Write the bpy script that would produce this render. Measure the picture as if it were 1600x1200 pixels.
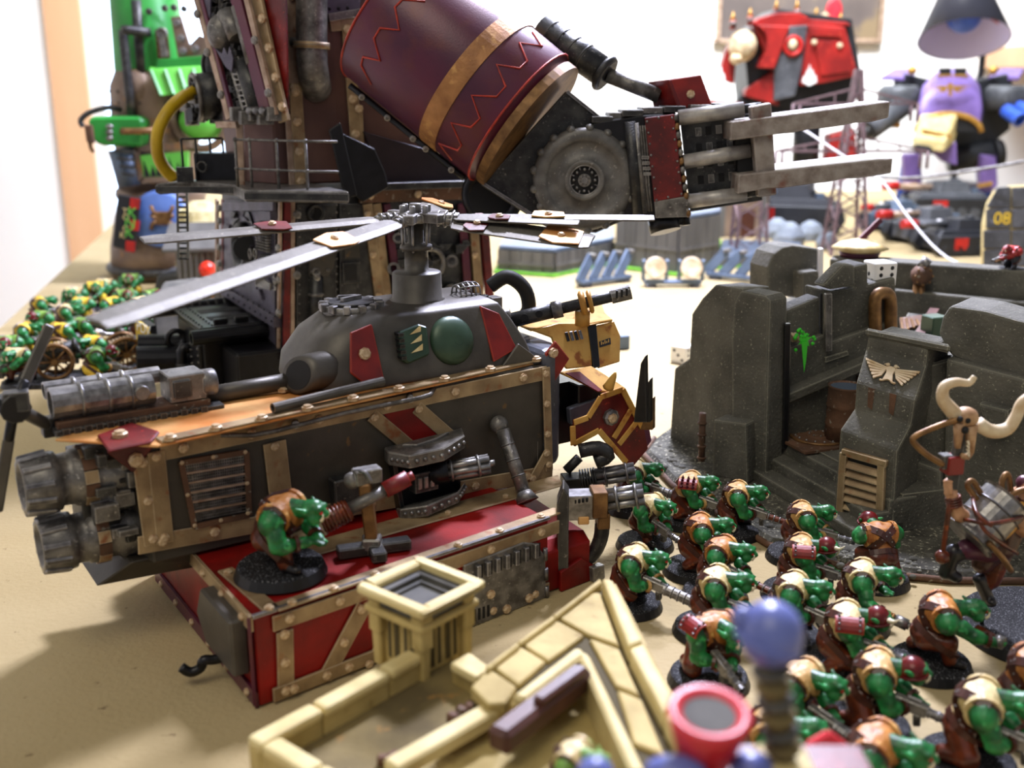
import bpy, bmesh, math, random
import numpy as np
from math import sin, cos, pi, radians, atan2, sqrt, tan
from mathutils import Vector as V, Matrix as MX
S = 0.01                       # everything below is written in centimetres
scene = bpy.context.scene
for o in list(bpy.data.objects): bpy.data.objects.remove(o)
COL = scene.collection
# ---------------------------------------------------------------- camera
FPX, CH, PITCH = 1690.0, 18.0, radians(15.7)
cd = bpy.data.cameras.new('camera'); cam = bpy.data.objects.new('camera', cd); COL.objects.link(cam)
cam.location = (0, 0, CH*S); cam.rotation_euler = (pi/2-PITCH, 0, 0)
cd.sensor_width = 36; cd.lens = 36*FPX/1600; cd.clip_start = 0.01
cd.dof.use_dof = True; cd.dof.focus_distance = 0.43; cd.dof.aperture_fstop = 13
scene.camera = cam
# ---------------------------------------------------------------- light
vs = scene.view_settings; vs.view_transform = 'Standard'; vs.look = 'None'; vs.gamma = 1; vs.exposure = 0.0
vs.use_curve_mapping = False
w = bpy.data.worlds.new('room_air'); scene.world = w; w.use_nodes = True
w.node_tree.nodes['Background'].inputs[0].default_value = (0.90, 0.91, 1.0, 1)
w.node_tree.nodes['Background'].inputs[1].default_value = 0.32
def area(name, loc, to, size, power, col, spread=None):
    l = bpy.data.lights.new(name, 'AREA'); l.energy = power; l.color = col; l.size = size*S
    if spread: l.spread = spread
    o = bpy.data.objects.new(name, l); COL.objects.link(o); o.location = V(loc)*S
    o.rotation_euler = (V(to)-V(loc)).to_track_quat('-Z', 'Y').to_euler(); return o
area('table_lamp_light', (16, 92, 88), (4, 55, 0), 13, 21, (0.80, 0.81, 1.0))
area('added_centre_light', (14, 84, 46), (8, 66, 0), 8, 6.5, (0.66, 0.70, 1.0))  # added low light whitening the table centre, separate from the modelled desk lamp
area('ceiling_lamp_light', (-45, -60, 165), (0, 40, 0), 90, 11.5, (1.0, 0.90, 0.72))
area('added_wall_wash', (20, 110, 150), (20, 205, 70), 80, 48, (0.90, 0.94, 1.0), radians(100))  # added unseen light that whitens the back wall
# ---------------------------------------------------------------- pixel -> place
C0 = V((0, 0, CH)); R0 = V((1, 0, 0)); U0 = V((0, sin(PITCH), cos(PITCH))); W0 = V((0, cos(PITCH), -sin(PITCH)))
def ray(x, y): return R0*((x-800)/FPX)+U0*((600-y)/FPX)+W0
def onz(x, y, z=0.0):
    d = ray(x, y); return C0+d*((z-CH)/d.z)
def ony(x, y, Y):
    d = ray(x, y); return C0+d*(Y/d.y)
class Plane:
    def __init__(s, p0, n):
        s.p = V(p0); s.n = V(n).normalized()
        if s.n.dot(C0-s.p) < 0: s.n = -s.n
    def __call__(s, x, y, off=0.0):
        d = ray(x, y); p = s.p+s.n*off; return C0+d*((p-C0).dot(s.n)/d.dot(s.n))
# ---------------------------------------------------------------- materials
MATS = {}
def hexc(h):
    h = h.lstrip('#'); c = [int(h[i:i+2], 16)/255 for i in (0, 2, 4)]
    return tuple((x/12.92 if x <= .04045 else ((x+.055)/1.055)**2.4) for x in c)+(1,)
def pm(name, c1, c2=None, sc=1.5, rough=.5, metal=0.0, bump=0.0, bsc=12.0, spec=.5, c3=None, sc3=9.0, t3=.62, w3=.06,
       edge=None, er=.05, detail=4.0, lo=.35, hi=.65, stretch=None, coat=0.0, trans=0.0):
    m = bpy.data.materials.new(name); m.use_nodes = True; nt = m.node_tree; N = nt.nodes; L = nt.links
    b = N['Principled BSDF']; b.inputs['Roughness'].default_value = rough; b.inputs['Metallic'].default_value = metal
    b.inputs['Specular IOR Level'].default_value = spec; b.inputs['Coat Weight'].default_value = coat
    b.inputs['Transmission Weight'].default_value = trans
    c1 = hexc(c1); b.inputs['Base Color'].default_value = c1
    if c2 or c3 or bump or edge:
        tc = N.new('ShaderNodeTexCoord'); mp = N.new('ShaderNodeMapping'); s = 1/S
        st = stretch or (1, 1, 1); mp.inputs['Scale'].default_value = (s*st[0], s*st[1], s*st[2]); L.new(tc.outputs['Object'], mp.inputs[0])
        cur = None
        def noise(scale, det):
            n = N.new('ShaderNodeTexNoise'); n.inputs['Scale'].default_value = scale; n.inputs['Detail'].default_value = det
            L.new(mp.outputs[0], n.inputs['Vector']); return n
        def ramp(src, a, z):
            r = N.new('ShaderNodeMapRange'); r.inputs[1].default_value = a; r.inputs[2].default_value = z; L.new(src, r.inputs[0]); return r.outputs[0]
        def mix(f, a, bcol):
            x = N.new('ShaderNodeMix'); x.data_type = 'RGBA'; L.new(f, x.inputs[0])
            if isinstance(a, tuple): x.inputs[6].default_value = a
            else: L.new(a, x.inputs[6])
            x.inputs[7].default_value = bcol; return x.outputs[2]
        cur = c1
        if c2: cur = mix(ramp(noise(sc, detail).outputs[0], lo, hi), cur, hexc(c2))
        if c3: cur = mix(ramp(noise(sc3, 3).outputs[0], t3, t3+w3), cur, hexc(c3))
        if edge:
            bv = N.new('ShaderNodeBevel'); bv.samples = 4; bv.inputs[0].default_value = er*S
            g = N.new('ShaderNodeNewGeometry'); dt = N.new('ShaderNodeVectorMath'); dt.operation = 'DOT_PRODUCT'
            L.new(bv.outputs[0], dt.inputs[0]); L.new(g.outputs['Normal'], dt.inputs[1])
            cur = mix(ramp(dt.outputs['Value'], .985, .80), cur, hexc(edge))
        if not isinstance(cur, tuple): L.new(cur, b.inputs['Base Color'])
        if bump:
            bp = N.new('ShaderNodeBump'); bp.inputs['Strength'].default_value = bump; bp.inputs['Distance'].default_value = .05*S
            L.new(noise(bsc, 5).outputs[0], bp.inputs['Height']); L.new(bp.outputs[0], b.inputs['Normal'])
    MATS[name] = m; return m
def emit(name, c, e):
    m = bpy.data.materials.new(name); m.use_nodes = True; b = m.node_tree.nodes['Principled BSDF']
    b.inputs['Base Color'].default_value = hexc(c); b.inputs['Emission Color'].default_value = hexc(c); b.inputs['Emission Strength'].default_value = e
    MATS[name] = m
pm('sand', '#b2a078', '#a59268', .10, .85, 0, .8, 5, .35, '#7d6a4a', 2.2, .69, .06, lo=.3, hi=.7)
pm('wall', '#f2f1ee', '#e9e8e6', .02, .9)
pm('frame_wood', '#e0b48c', '#d2a47c', .1, .5, stretch=(1, 1, .1))
pm('red', '#7a1410', '#4a0c0c', .8, .42, 0, .12, 8, .5, '#a52a1c', 5, .63, .1)
pm('red_deck', '#9c120c', '#5c0b08', .55, .48, 0, .15, 10, .3, '#a8443a', 14, .72, .05, lo=.3, hi=.7)
pm('red_edge', '#8a1a12', '#6a1010', 1.0, .45, 0, .1, 8, .5, edge='#d0502c', er=.06)
pm('maroon', '#5e2036', '#4a2034', .30, .36, .15, .1, 10, .5, '#5c2a2a', .8, .5, .25)
pm('maroon_line', '#b5321c', '#8a2418', 2, .45)
pm('rust', '#ae9670', '#836c4e', .9, .48, .3, .25, 9, .5, '#8a5430', 1.6, .60, .12, edge='#e2d2b2', er=.035)
pm('rust_light', '#e0b070', '#c87a34', .45, .5, .2, .15, 9, .5, '#a85a20', 1.1, .62, .12)
pm('yellow_plate', '#d8ac58', '#c08a3a', .9, .5, .1, .1, 9, .5, '#9a5a24', 1.8, .60, .1)
pm('bolt', '#d6c2a0', '#a8845c', 5, .45, .2)
pm('steel', '#464644', '#2a2a2c', 1.5, .42, .5, .3, 12, .5, '#8c8880', 8, .64, .14, edge='#a8a49c', er=.04)
pm('steel_light', '#827f7a', '#524f4c', 2.0, .42, .5, .25, 12, .5, '#b0aca4', 7, .62, .14, edge='#d4d0c8', er=.04)
pm('gunmetal', '#82807f', '#525052', 3, .36, .7, .1, 14, .5, edge='#dcdce0', er=.04)
pm('hullgrey', '#4b463e', '#3a362f', .7, .5, .3, .12, 10, .5, '#6b5334', 2.2, .66, .08)
pm('cabgrey', '#5a564f', '#47433d', .8, .45, .4, .1, 10)
pm('nosegrey', '#646874', '#4c5058', .8, .45, .4, .15, 10, .5, '#7c808a', 9, .66, .08)
pm('black', '#15151a', '#0c0c0f', 2, .35, .3, .1, 10, edge='#5a5a55', er=.05)
pm('blackflat', '#0a0a0c', rough=.7)
pm('brown_panel', '#6a4c42', '#573c38', .4, .5, .3, .1, 10)
pm('violet_plate', '#5e5a68', '#48444f', 1, .45, .5, .15, 10, .5, '#8e8a98', 8, .64, .1)
pm('beige_strip', '#b8a08c', '#8c7460', 1.2, .5, .3, .15, 10, .5, '#7c4c30', 1.8, .62, .1)
pm('yellow_hose', '#c9a912', '#b08e10', .6, .45)
pm('skin', '#1d7d3a', '#0c4420', 2.4, .4, 0, .25, 9, .5, '#44b064', 3.5, .57, .12)
pm('skin_light', '#7aa040', '#5c8a30', 2, .5)
pm('leather', '#6a2e16', '#3c170c', 2.4, .28, 0, .15, 10, .5, '#8a4420', 5, .6, .1)
pm('strap', '#4a2418', '#35170f', 3, .35)
pm('tan', '#d2aa6c', '#a87838', 1.8, .5, 0, .2, 10, .5, '#ead09a', 3, .6, .1)
pm('orange_tan', '#c08038', '#8e5020', 1.8, .5, 0, .2, 10, .5, '#dca860', 3, .6, .1)
pm('cream_cloth', '#dcca94', '#b89c62', 1.8, .5, 0, .2, 10)
pm('helm', '#6e1414', '#4e0c10', 2, .3, .1)
pm('boot', '#1e1a1c', '#121012', 3, .35)
pm('tooth', '#e4d8b8')
pm('basegrit', '#1c1c1e', '#121214', 2, .75, 0, 1.0, 14, .3, '#8e8e92', 22, .60, .06)
pm('baserim', '#0e0e10', rough=.45)
pm('stone', '#605e55', '#4a4942', .6, .8, 0, .9, 7, .25, '#8f8d7c', 10, .64, .06, edge='#a8a692', er=.10)
pm('rubble', '#5a584e', '#3a3832', 1.2, .85, 0, 1.0, 6, .2, '#a09c88', 7, .58, .1)
pm('baserust', '#6a4a34', '#4a3424', .8, .8, 0, .5, 6, c3='#8c8474', sc3=4)
pm('creamstone', '#bfab70', '#a08c54', .8, .7, 0, .25, 8, .3, '#8a7440', 1.6, .62, .12)
pm('creamlight', '#d8c890', '#c2ae74', .8, .7, 0, .2, 8)
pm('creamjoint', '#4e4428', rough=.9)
pm('roofdirt', '#84744a', '#5c5034', .5, .8, 0, .4, 6, .3, '#a87a3c', 1.3, .62, .1)
pm('dull_grey', '#5a5852', '#42413e', 1, .8)  # plain dull grey, darker than the cream stone of the tower cap
pm('woodbrown', '#5c3428', '#42241c', .8, .5, 0, .1, 8)
pm('green', '#2f9a3c', '#23802f', .25, .4, 0, .1, 4)
pm('green_light', '#6cc850', '#58b440', .25, .45)
pm('rustplate', '#8a7664', '#6a584c', .4, .5, .3, .2, 5, .5, '#8e6a44', .8, .6, .1)
pm('bone', '#d8c8a8', '#b89c74', 1.5, .5)
pm('skull', '#b8946c', '#8a6444', 3, .5, 0, .2, 10)
pm('flesh', '#c89a78', '#b08058', 2, .45)
pm('purple', '#7e66a6', '#6a548e', .5, .4, .1)
pm('gold', '#c89a4a', '#a87a34', 2, .4, .5)
pm('tankgrey', '#56585c', '#3e4044', .4, .5, .2, .1, 6, .5, '#7a7c84', 3, .62, .1)
pm('tank_dark', '#26282c', '#1a1c20', .4, .5, .2)
pm('brightred', '#c02018', '#a01814', 1, .45)
pm('redtitan', '#a01c16', '#7a1210', .4, .45, 0, .1, 5, .5, '#c03a28', 1.5, .62, .1)
pm('bluegrey', '#5f6e80', '#4c5a6c', .5, .4, .3)
pm('plank', '#62605a', '#4c4a45', .5, .7, 0, .3, 5, stretch=(1, 1, .25))
pm('grass', '#6fae2c', '#4f8e22', 1.5, .9, 0, .6, 9)
pm('pylon', '#7a6466', '#5e4a4c', 1, .5, .3)
pm('white', '#f0efec', rough=.35)
pm('whitewire', '#e4e2e0', rough=.4)
pm('pip', '#0c0c0c', rough=.5)
pm('redball', '#e0301c', rough=.15)
pm('bluebright', '#3a62c8', '#2c4ca8', 1, .3)
pm('bluedish', '#6484c8', '#5474b8', .6, .45)
pm('helmetblue', '#6c78b8', '#5a64a4', 1, .3)
pm('pinkred', '#d8303c', '#c02430', 1, .35)
pm('lampblack', '#2c2c34', rough=.3)
pm('lampinner', '#cfc6ec', rough=.5)
pm('paintgreen', '#3ccc2c', rough=.4)
pm('yellowflag', '#e8c838', '#d0a828', 2, .5)
pm('greenmetal', '#3a5240', '#2e4434', 1, .38, .25)
pm('brass', '#8e6a40', '#644628', 2, .42, .5)
pm('beige_steel', '#9a928a', '#746860', 1.6, .5, .2, .6, 9, .5, '#7a4a3a', .8, .60, .14, edge='#d0cac4', er=.05)
pm('piston', '#b4b0aa', '#8c8884', 1.5, .4, .3, .1, 9)
pm('wheelgrey', '#74726e', '#585653', 1.5, .5, .3, .2, 10, .5, '#98948e', 6, .62, .12)
pm('blade', '#6c6860', '#565148', .9, .55, .25, .2, 9, .4, '#8a8478', 6, .62, .1)
pm('rust_band', '#b07c48', '#86582e', .9, .48, .25, .25, 9, .5, '#c89858', 1.6, .60, .12)
pm('silver', '#9c9a98', '#6c6a68', 3, .36, .75)
pm('brown_shadowed', '#33262a', '#241a1e', .6, .5, .2, .1, 10)  # brown darkened to carry the drum's shadow on the hip
pm('pine_black', '#1c1c22', rough=.3)
# ---------------------------------------------------------------- mesh primitives: each returns [(verts, faces, mat, smooth)]
def frame(axis, up=None):
    a = V(axis).normalized(); u = V(up) if up is not None else (V((0, 0, 1)) if abs(a.z) < .9 else V((0, 1, 0)))
    x = u.cross(a).normalized(); y = a.cross(x); return a, x, y
BF = [(0, 1, 2, 3), (7, 6, 5, 4), (0, 4, 5, 1), (1, 5, 6, 2), (2, 6, 7, 3), (3, 7, 4, 0)]
def box(c, s, mat, rz=0.0, R=None):
    c = V(c); hx, hy, hz = s[0]/2, s[1]/2, s[2]/2
    q = [V((-hx, -hy, -hz)), V((-hx, hy, -hz)), V((hx, hy, -hz)), V((hx, -hy, -hz)), V((-hx, -hy, hz)), V((-hx, hy, hz)), V((hx, hy, hz)), V((hx, -hy, hz))]
    r = R if R is not None else MX.Rotation(rz, 3, 'Z')
    return [([c+r@p for p in q], BF, mat, False)]
def bar(a, b, w, h, mat, up=None):
    a = V(a); b = V(b); ax, x, y = frame(b-a, up); x = x*(w/2); y = y*(h/2)
    v = [a-x-y, a+x-y, a+x+y, a-x+y]; v += [p+(b-a) for p in v]
    return [(v, BF, mat, False)]
def prism(pts, vec, mat, smooth=False):
    pts = [V(p) for p in pts]; n = len(pts); vec = V(vec)
    return [(pts+[p+vec for p in pts], [tuple(range(n)), tuple(range(2*n-1, n-1, -1))]+[(i, (i+1) % n, n+(i+1) % n, n+i) for i in range(n)], mat, smooth)]
def loft(rings, mat, smooth=True, cap=True, closed=True):
    n = len(rings[0]); v = [V(p) for r in rings for p in r]; f = []
    for k in range(len(rings)-1):
        for i in range(n if closed else n-1): f.append((k*n+i, k*n+(i+1) % n, (k+1)*n+(i+1) % n, (k+1)*n+i))
    if cap: f += [tuple(range(n)), tuple(range(len(v)-1, len(v)-n-1, -1))]
    return [(v, f, mat, smooth)]
def ring(c, ax, r, n=16, up=None, ph=0.0):
    a, x, y = frame(ax, up); return [V(c)+(x*cos(2*pi*i/n+ph)+y*sin(2*pi*i/n+ph))*r for i in range(n)]
def lathe(c, ax, prof, mat, n=20, smooth=True, cap=True):
    a = V(ax).normalized(); return loft([ring(V(c)+a*d, a, max(r, 1e-4), n) for d, r in prof], mat, smooth, cap)
def cyl(a, b, r, mat, r2=None, n=14, smooth=True):
    a = V(a); b = V(b); r2 = r if r2 is None else r2
    f = loft([ring(a, b-a, r, n), ring(b, b-a, r2, n)], mat, smooth, False)[0]
    v = f[0]; m = len(v); caps = [tuple(range(n)), tuple(range(2*n-1, n-1, -1))]
    v2 = list(v); return [(v2, f[1], mat, smooth), ([p.copy() for p in v[:n]], [tuple(range(n))], mat, False), ([p.copy() for p in v[n:]], [tuple(range(n))], mat, False)]
def pipe(a, b, r, ri, mat, n=16, depth=None):                     # hollow tube open at b
    a = V(a); b = V(b); d = (b-a); L = d.length; u = d/L; dp = depth or L*.9
    return loft([ring(a, d, r, n), ring(b, d, r, n), ring(b, d, ri, n), ring(b-u*dp, d, ri, n)], mat, False, True)
def smoothpath(pts, k=6):
    pts = [V(p) for p in pts]; out = []
    for i in range(len(pts)-1):
        p0 = pts[max(i-1, 0)]; p1 = pts[i]; p2 = pts[i+1]; p3 = pts[min(i+2, len(pts)-1)]
        for j in range(k):
            t = j/k; out.append(.5*((2*p1)+(p2-p0)*t+(2*p0-5*p1+4*p2-p3)*t*t+(3*p1-p0-3*p2+p3)*t**3))
    out.append(pts[-1]); return out
def tube(pts, r, mat, n=8, sm=0, closed=False, rf=None):
    pts = smoothpath(pts, sm) if sm else [V(p) for p in pts]
    rs = []; a0 = None; x = None
    for i, p in enumerate(pts):
        t = (pts[min(i+1, len(pts)-1)]-pts[max(i-1, 0)])
        if closed: t = pts[(i+1) % len(pts)]-pts[i-1]
        t.normalize()
        if x is None: _, x, y = frame(t)
        else:
            x = (x-t*x.dot(t)).normalized(); y = t.cross(x)
        q = rf(i/(len(pts)-1)) if rf else r
        rs.append([p+(x*cos(2*pi*k/n)+y*sin(2*pi*k/n))*q for k in range(n)])
    if closed: rs.append(rs[0])
    return loft(rs, mat, True, not closed)
def ball(c, r, mat, n=12, m=8, R=None):
    c = V(c); r = V((r, r, r)) if not hasattr(r, '__len__') else V(r); v = []; f = []
    for j in range(m+1):
        th = pi*j/m
        for i in range(n):
            q = V((r.x*sin(th)*cos(2*pi*i/n), r.y*sin(th)*sin(2*pi*i/n), r.z*cos(th))); v.append(c+(R@q if R is not None else q))
    for j in range(m):
        for i in range(n): f.append((j*n+i, (j+1)*n+i, (j+1)*n+(i+1) % n, j*n+(i+1) % n))
    return [(v, f, mat, True)]
def dome(c, ax, r, h, mat, n=16, m=5):
    return lathe(c, ax, [(h*sin(pi/2*k/m), r*cos(pi/2*k/m)) for k in range(m+1)], mat, n)
def torus(c, ax, R, r, mat, n=20, m=6):
    return tube(ring(c, ax, R, n), r, mat, m, closed=True)
def slab(pl, pts, t, mat, off=0.0):                               # outline traced on a plane of the model, with its own thickness
    return prism([pl(x, y, off) for x, y in pts], pl.n*t, mat)
def strip(pl, a, b, wd, t, mat, off=0.0, along=None):
    p = pl(*a, off); q = pl(*b, off); return bar(p+pl.n*t/2, q+pl.n*t/2, wd, t, mat, up=pl.n)
def cat(*ls):
    r = []
    for l in ls: r += l
    return r
# ---------------------------------------------------------------- objects
ORG = {}
def mesh(name, shapes, org, merge=True):
    vs_, fs, mi, sm, names = [], [], [], [], []
    for v, f, m, s in shapes:
        k = len(vs_); vs_ += v
        if m not in names: names.append(m)
        j = names.index(m)
        for q in f: fs.append(tuple(k+i for i in q)); mi.append(j); sm.append(s)
    me = bpy.data.meshes.new(name); me.from_pydata([tuple((p-org)*S) for p in vs_], [], fs)
    for m in names: me.materials.append(MATS[m])
    me.polygons.foreach_set('material_index', mi); me.polygons.foreach_set('use_smooth', sm)
    bm = bmesh.new(); bm.from_mesh(me)
    if merge: bmesh.ops.remove_doubles(bm, verts=bm.verts, dist=1e-7)
    bmesh.ops.recalc_face_normals(bm, faces=bm.faces); bm.to_mesh(me); bm.free(); me.update(); return me
CLAMP = [False]
def clampz(sh):                                      # nothing sinks into the table top
    if CLAMP[0]:
        for v, f, m, s_ in sh:
            for p in v:
                if p.z < .015: p.z = .015
    return sh
def thing(name, label, cat_, org=(0, 0, 0), group=None):
    o = bpy.data.objects.new(name, None); COL.objects.link(o); o.location = V(org)*S; o.empty_display_size = .005
    o['label'] = label; o['category'] = cat_
    if group: o['group'] = group
    ORG[o] = V(org); return o
def part(parent, name, *shapes, bev=0.0, label=None, seg=1, kind=None):
    org = ORG[parent]; me = mesh(name, clampz(cat(*shapes)), org); o = bpy.data.objects.new(name, me); COL.objects.link(o); o.parent = parent; ORG[o] = org
    if bev:
        b = o.modifiers.new('edge', 'BEVEL'); b.width = bev*S; b.segments = seg; b.limit_method = 'ANGLE'; b.angle_limit = radians(40)
    if label: o['label'] = label
    if kind: o['kind'] = kind
    return o
def solo(name, label, cat_, *shapes, org=None, bev=0.0, group=None, kind=None):
    sh = cat(*shapes)
    if kind != 'structure' and cat_: sh = clampz(sh)
    if org is None:
        p = [q for s_ in sh for q in s_[0]]; org = V((sum(q.x for q in p)/len(p), sum(q.y for q in p)/len(p), min(q.z for q in p)))
    org = V(org); me = mesh(name, sh, org); o = bpy.data.objects.new(name, me); COL.objects.link(o); o.location = org*S; ORG[o] = org
    if label: o['label'] = label
    if cat_: o['category'] = cat_
    if group: o['group'] = group
    if kind: o['kind'] = kind
    if bev:
        b = o.modifiers.new('edge', 'BEVEL'); b.width = bev*S; b.segments = 2; b.limit_method = 'ANGLE'; b.angle_limit = radians(40)
    return o
_bolt = {}
def bolt(parent, p, n, r=.14, mat='bolt', h=None, name='bolt', sides=8):
    key = (round(r, 3), mat, sides, name)
    if key not in _bolt:
        hh = h or r*.8
        _bolt[key] = mesh(name, lathe((0, 0, 0), (0, 0, 1), [(-.02, r), (hh*.6, r), (hh*.75, r*.72), (hh, r*.66), (hh*1.05, .001)], mat, sides, False), V((0, 0, 0)))
    o = bpy.data.objects.new(name, _bolt[key]); COL.objects.link(o); o.parent = parent
    o.location = (V(p)-ORG[parent])*S; o.rotation_mode = 'QUATERNION'; o.rotation_quaternion = V(n).to_track_quat('Z', 'Y'); ORG[o] = V(p); return o
def bolts(parent, pl, a, b, n, r=.14, mat='bolt', off=0.0, ends=True, name='bolt'):
    for i in range(n):
        t = i/(n-1) if n > 1 else .5
        bolt(parent, pl(a[0]+(b[0]-a[0])*t, a[1]+(b[1]-a[1])*t, off), pl.n, r, mat, name=name)
def rivets(pts, n, r, mat): return cat(*[ball(p, r, mat, 6, 4) for p in pts])
def copytree(o, parent=None):
    c = o.copy(); COL.objects.link(c); c.parent = parent
    for ch in o.children: copytree(ch, c)
    return c
# ================================================================ the room and the table
def struct(name, *sh, parent=None):
    o = solo(name, None, None, *sh); o['kind'] = 'structure'; return o
YB = 205.0
struct('floor', box((10, 90, -78), (420, 420, 4), 'frame_wood'))
wp = lambda x, y: ony(x, y, YB)
wl, wr = wp(168, 400).x, wp(420, 400).x
wb, wt = -40.0, 75.0
struct('wall_back', box((wl-120, YB+3, 40), (240, 6, 236), 'wall'), box((wr+130, YB+3, 40), (260, 6, 236), 'wall'),
       box(((wl+wr)/2, YB+3, (wb-78)/2), (wr-wl, 6, wb+78), 'wall'), box(((wl+wr)/2, YB+3, (wt+158)/2), (wr-wl, 6, 158-wt), 'wall'))
struct('wall_left', box((-135, 90, 40), (6, 236, 236), 'wall'))
emit('window_sky', '#cfe4ff', 3.0)
wn = struct('window_1', box(((wl+wr)/2, YB+3, (wb+wt)/2), (wr-wl, .6, wt-wb), 'window_sky'))
fw = 6.5
struct('trim_1', box((wl-fw/2, YB-.8, (wb+wt)/2), (fw, 1.6, wt-wb+2*fw), 'frame_wood'), box((wr+fw/2, YB-.8, (wb+wt)/2), (fw, 1.6, wt-wb+2*fw), 'frame_wood'),
       box(((wl+wr)/2, YB-.8, wt+fw/2), (wr-wl, 1.6, fw), 'frame_wood'), box(((wl+wr)/2, YB-.8, wb-fw/2), (wr-wl, 1.6, fw), 'frame_wood'),
       box((wl+1.2, YB-.2, (wb+wt)/2), (2.4, 1.0, wt-wb), 'white'))
tb = thing('gaming_table', 'sand coloured wargaming table holding all the models', 'table', (20, 90, -76))
part(tb, 'table_top', prism([(-19, -12, -3), (60, -12, -3), (95, 90, -3), (95, 186, -3), (-62, 186, -3)], (0, 0, 3), 'sand'), bev=.3)
for x, y in ((-14, -6), (56, -6), (88, 178), (-54, 178)): part(tb, 'leg', box((x, y, -39.5), (6, 6, 73), 'frame_wood'))
CLAMP[0] = True
# ================================================================ gunship
GA = radians(33.7); gu = V((cos(GA), sin(GA), 0)); gv = V((-sin(GA), cos(GA), 0)); gz = V((0, 0, 1))
def G(u, v, z): return gu*u+gv*v+gz*z
gs = thing('gunship', 'dark red and rusty grey attack gunship with rotor blades, standing on sand', 'gunship', onz(650, 900, 0))
V0 = 27.75; VF = 32.75; ZD = 3.0; ZT = 7.45
hsd = (G(20.9, 29.0, 0)-G(9.9, V0, 0)).normalized(); side = Plane(G(9.9, V0, 0), V((hsd.y, -hsd.x, 0))); wallp = Plane(G(9.5, VF, 0), -gv); deck = Plane((0, 0, ZD), gz); topp = Plane((0, 0, ZT), (0, 0, 1))
endp = Plane(G(9.45, 30, 0), -gu)
# ---- lower hull
def zd(u): return ZD
part(gs, 'lower_hull', loft([[G(9.5, V0, .05), G(9.5, 38.6, .05), G(9.5, 38.6, zd(9.5)), G(9.5, V0, zd(9.5))], [G(20.9, 29.0, .05), G(20.9, 38.6, .05), G(20.9, 38.6, ZD), G(20.9, 29.0, ZD)]], 'red_deck', False), bev=.05)
part(gs, 'hull_end', prism([G(20.9, 29.1, .05), G(20.9, 29.1, 1.6), G(20.9, 29.5, 1.9), G(20.9, 37, 2.4), G(20.9, 38, .05)], gu*2.0, 'red_deck'), bev=.05)
def sbar(parent, pl, a, b, wd, mat='rust', t=.08, nb=0, off=0.0, r=.15, name='strip', inset=.06):
    o = part(parent, name, strip(pl, a, b, wd, t, mat, off), bev=.02)
    for i in range(nb):
        k = inset+(1-2*inset)*i/max(nb-1, 1); bolt(o, pl(a[0]+(b[0]-a[0])*k, a[1]+(b[1]-a[1])*k, off+t), pl.n, r)
    return o
sbar(gs, side, (425, 975), (872, 822), .5, nb=6)                      # strip under the deck edge
sbar(gs, side, (444, 985), (446, 1085), .55, nb=3)                    # corner strip
bst = part(gs, 'strip', bar(G(9.9, V0, .32)-side.n*-.05, G(20.9, 29.0, .32)-side.n*-.05, .1, .45, 'rust', up=gz), bev=.02)
for i in range(6): bolt(bst, G(9.9, V0, .32).lerp(G(20.9, 29.0, .32), .06+.175*i)+side.n*.1, side.n, .15)
sbar(gs, side, (568, 945), (506, 1062), .6, nb=3, mat='rust')
sbar(gs, side, (640, 960), (572, 1042), .6, nb=3, mat='rust')
sbar(gs, deck, (430, 952), (872, 799), .5, nb=7)                      # strips on the deck
sbar(gs, deck, (425, 955), (352, 892), .5, nb=2)
part(gs, 'deck_edge', bar(G(9.45, V0-.04, zd(9.45)+.04), G(20.9, 28.96, ZD+.04), .12, .1, 'gunmetal'))
# hatch plate on the hull side
hp = part(gs, 'hatch_plate', slab(side, [(722, 882), (815, 846), (835, 848), (849, 868), (850, 955), (836, 966), (740, 1004), (722, 1000)], .12, 'steel_light', .01), bev=.03)
for i in range(7):
    x = 742+i*15; y = 893-i*5.6
    part(hp, 'louvre', prism([side(x, y+12, .13), side(x+6, y+10, .13), side(x+6, y-12, .13), side(x, y-10, .13)], side.n*.16, 'gunmetal'), bev=.02)
    part(hp, 'slot', slab(side, [(x+7, y+11), (x+12, y+9), (x+12, y-12), (x+7, y-10)], .015, 'blackflat', .13))
for r_ in range(2):
    for i in range(4):
        x = 740+i*7; y = 962+r_*26-i*2.4; part(hp, 'slot', slab(side, [(x, y+9), (x+3.5, y+8), (x+3.5, y-10), (x, y-9)], .015, 'blackflat', .13))
for x, y in ((766, 928), (791, 951), (826, 934)): bolt(hp, side(x, y, .13), side.n, .17)
for x, y in ((852, 866), (853, 897), (854, 925)): part(gs, 'hinge', cyl(side(x, y+9, .12), side(x, y-9, .12), .09, 'gunmetal', n=8))
# right end of the hull
part(gs, 'end_plate', slab(side, [(872, 892), (905, 870), (930, 884), (932, 948), (872, 968)], .16, 'red_deck', .02), bev=.03)
part(gs, 'end_bracket', slab(side, [(918, 884), (936, 878), (937, 912), (919, 920)], .3, 'steel_light', .1), bev=.03)
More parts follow.
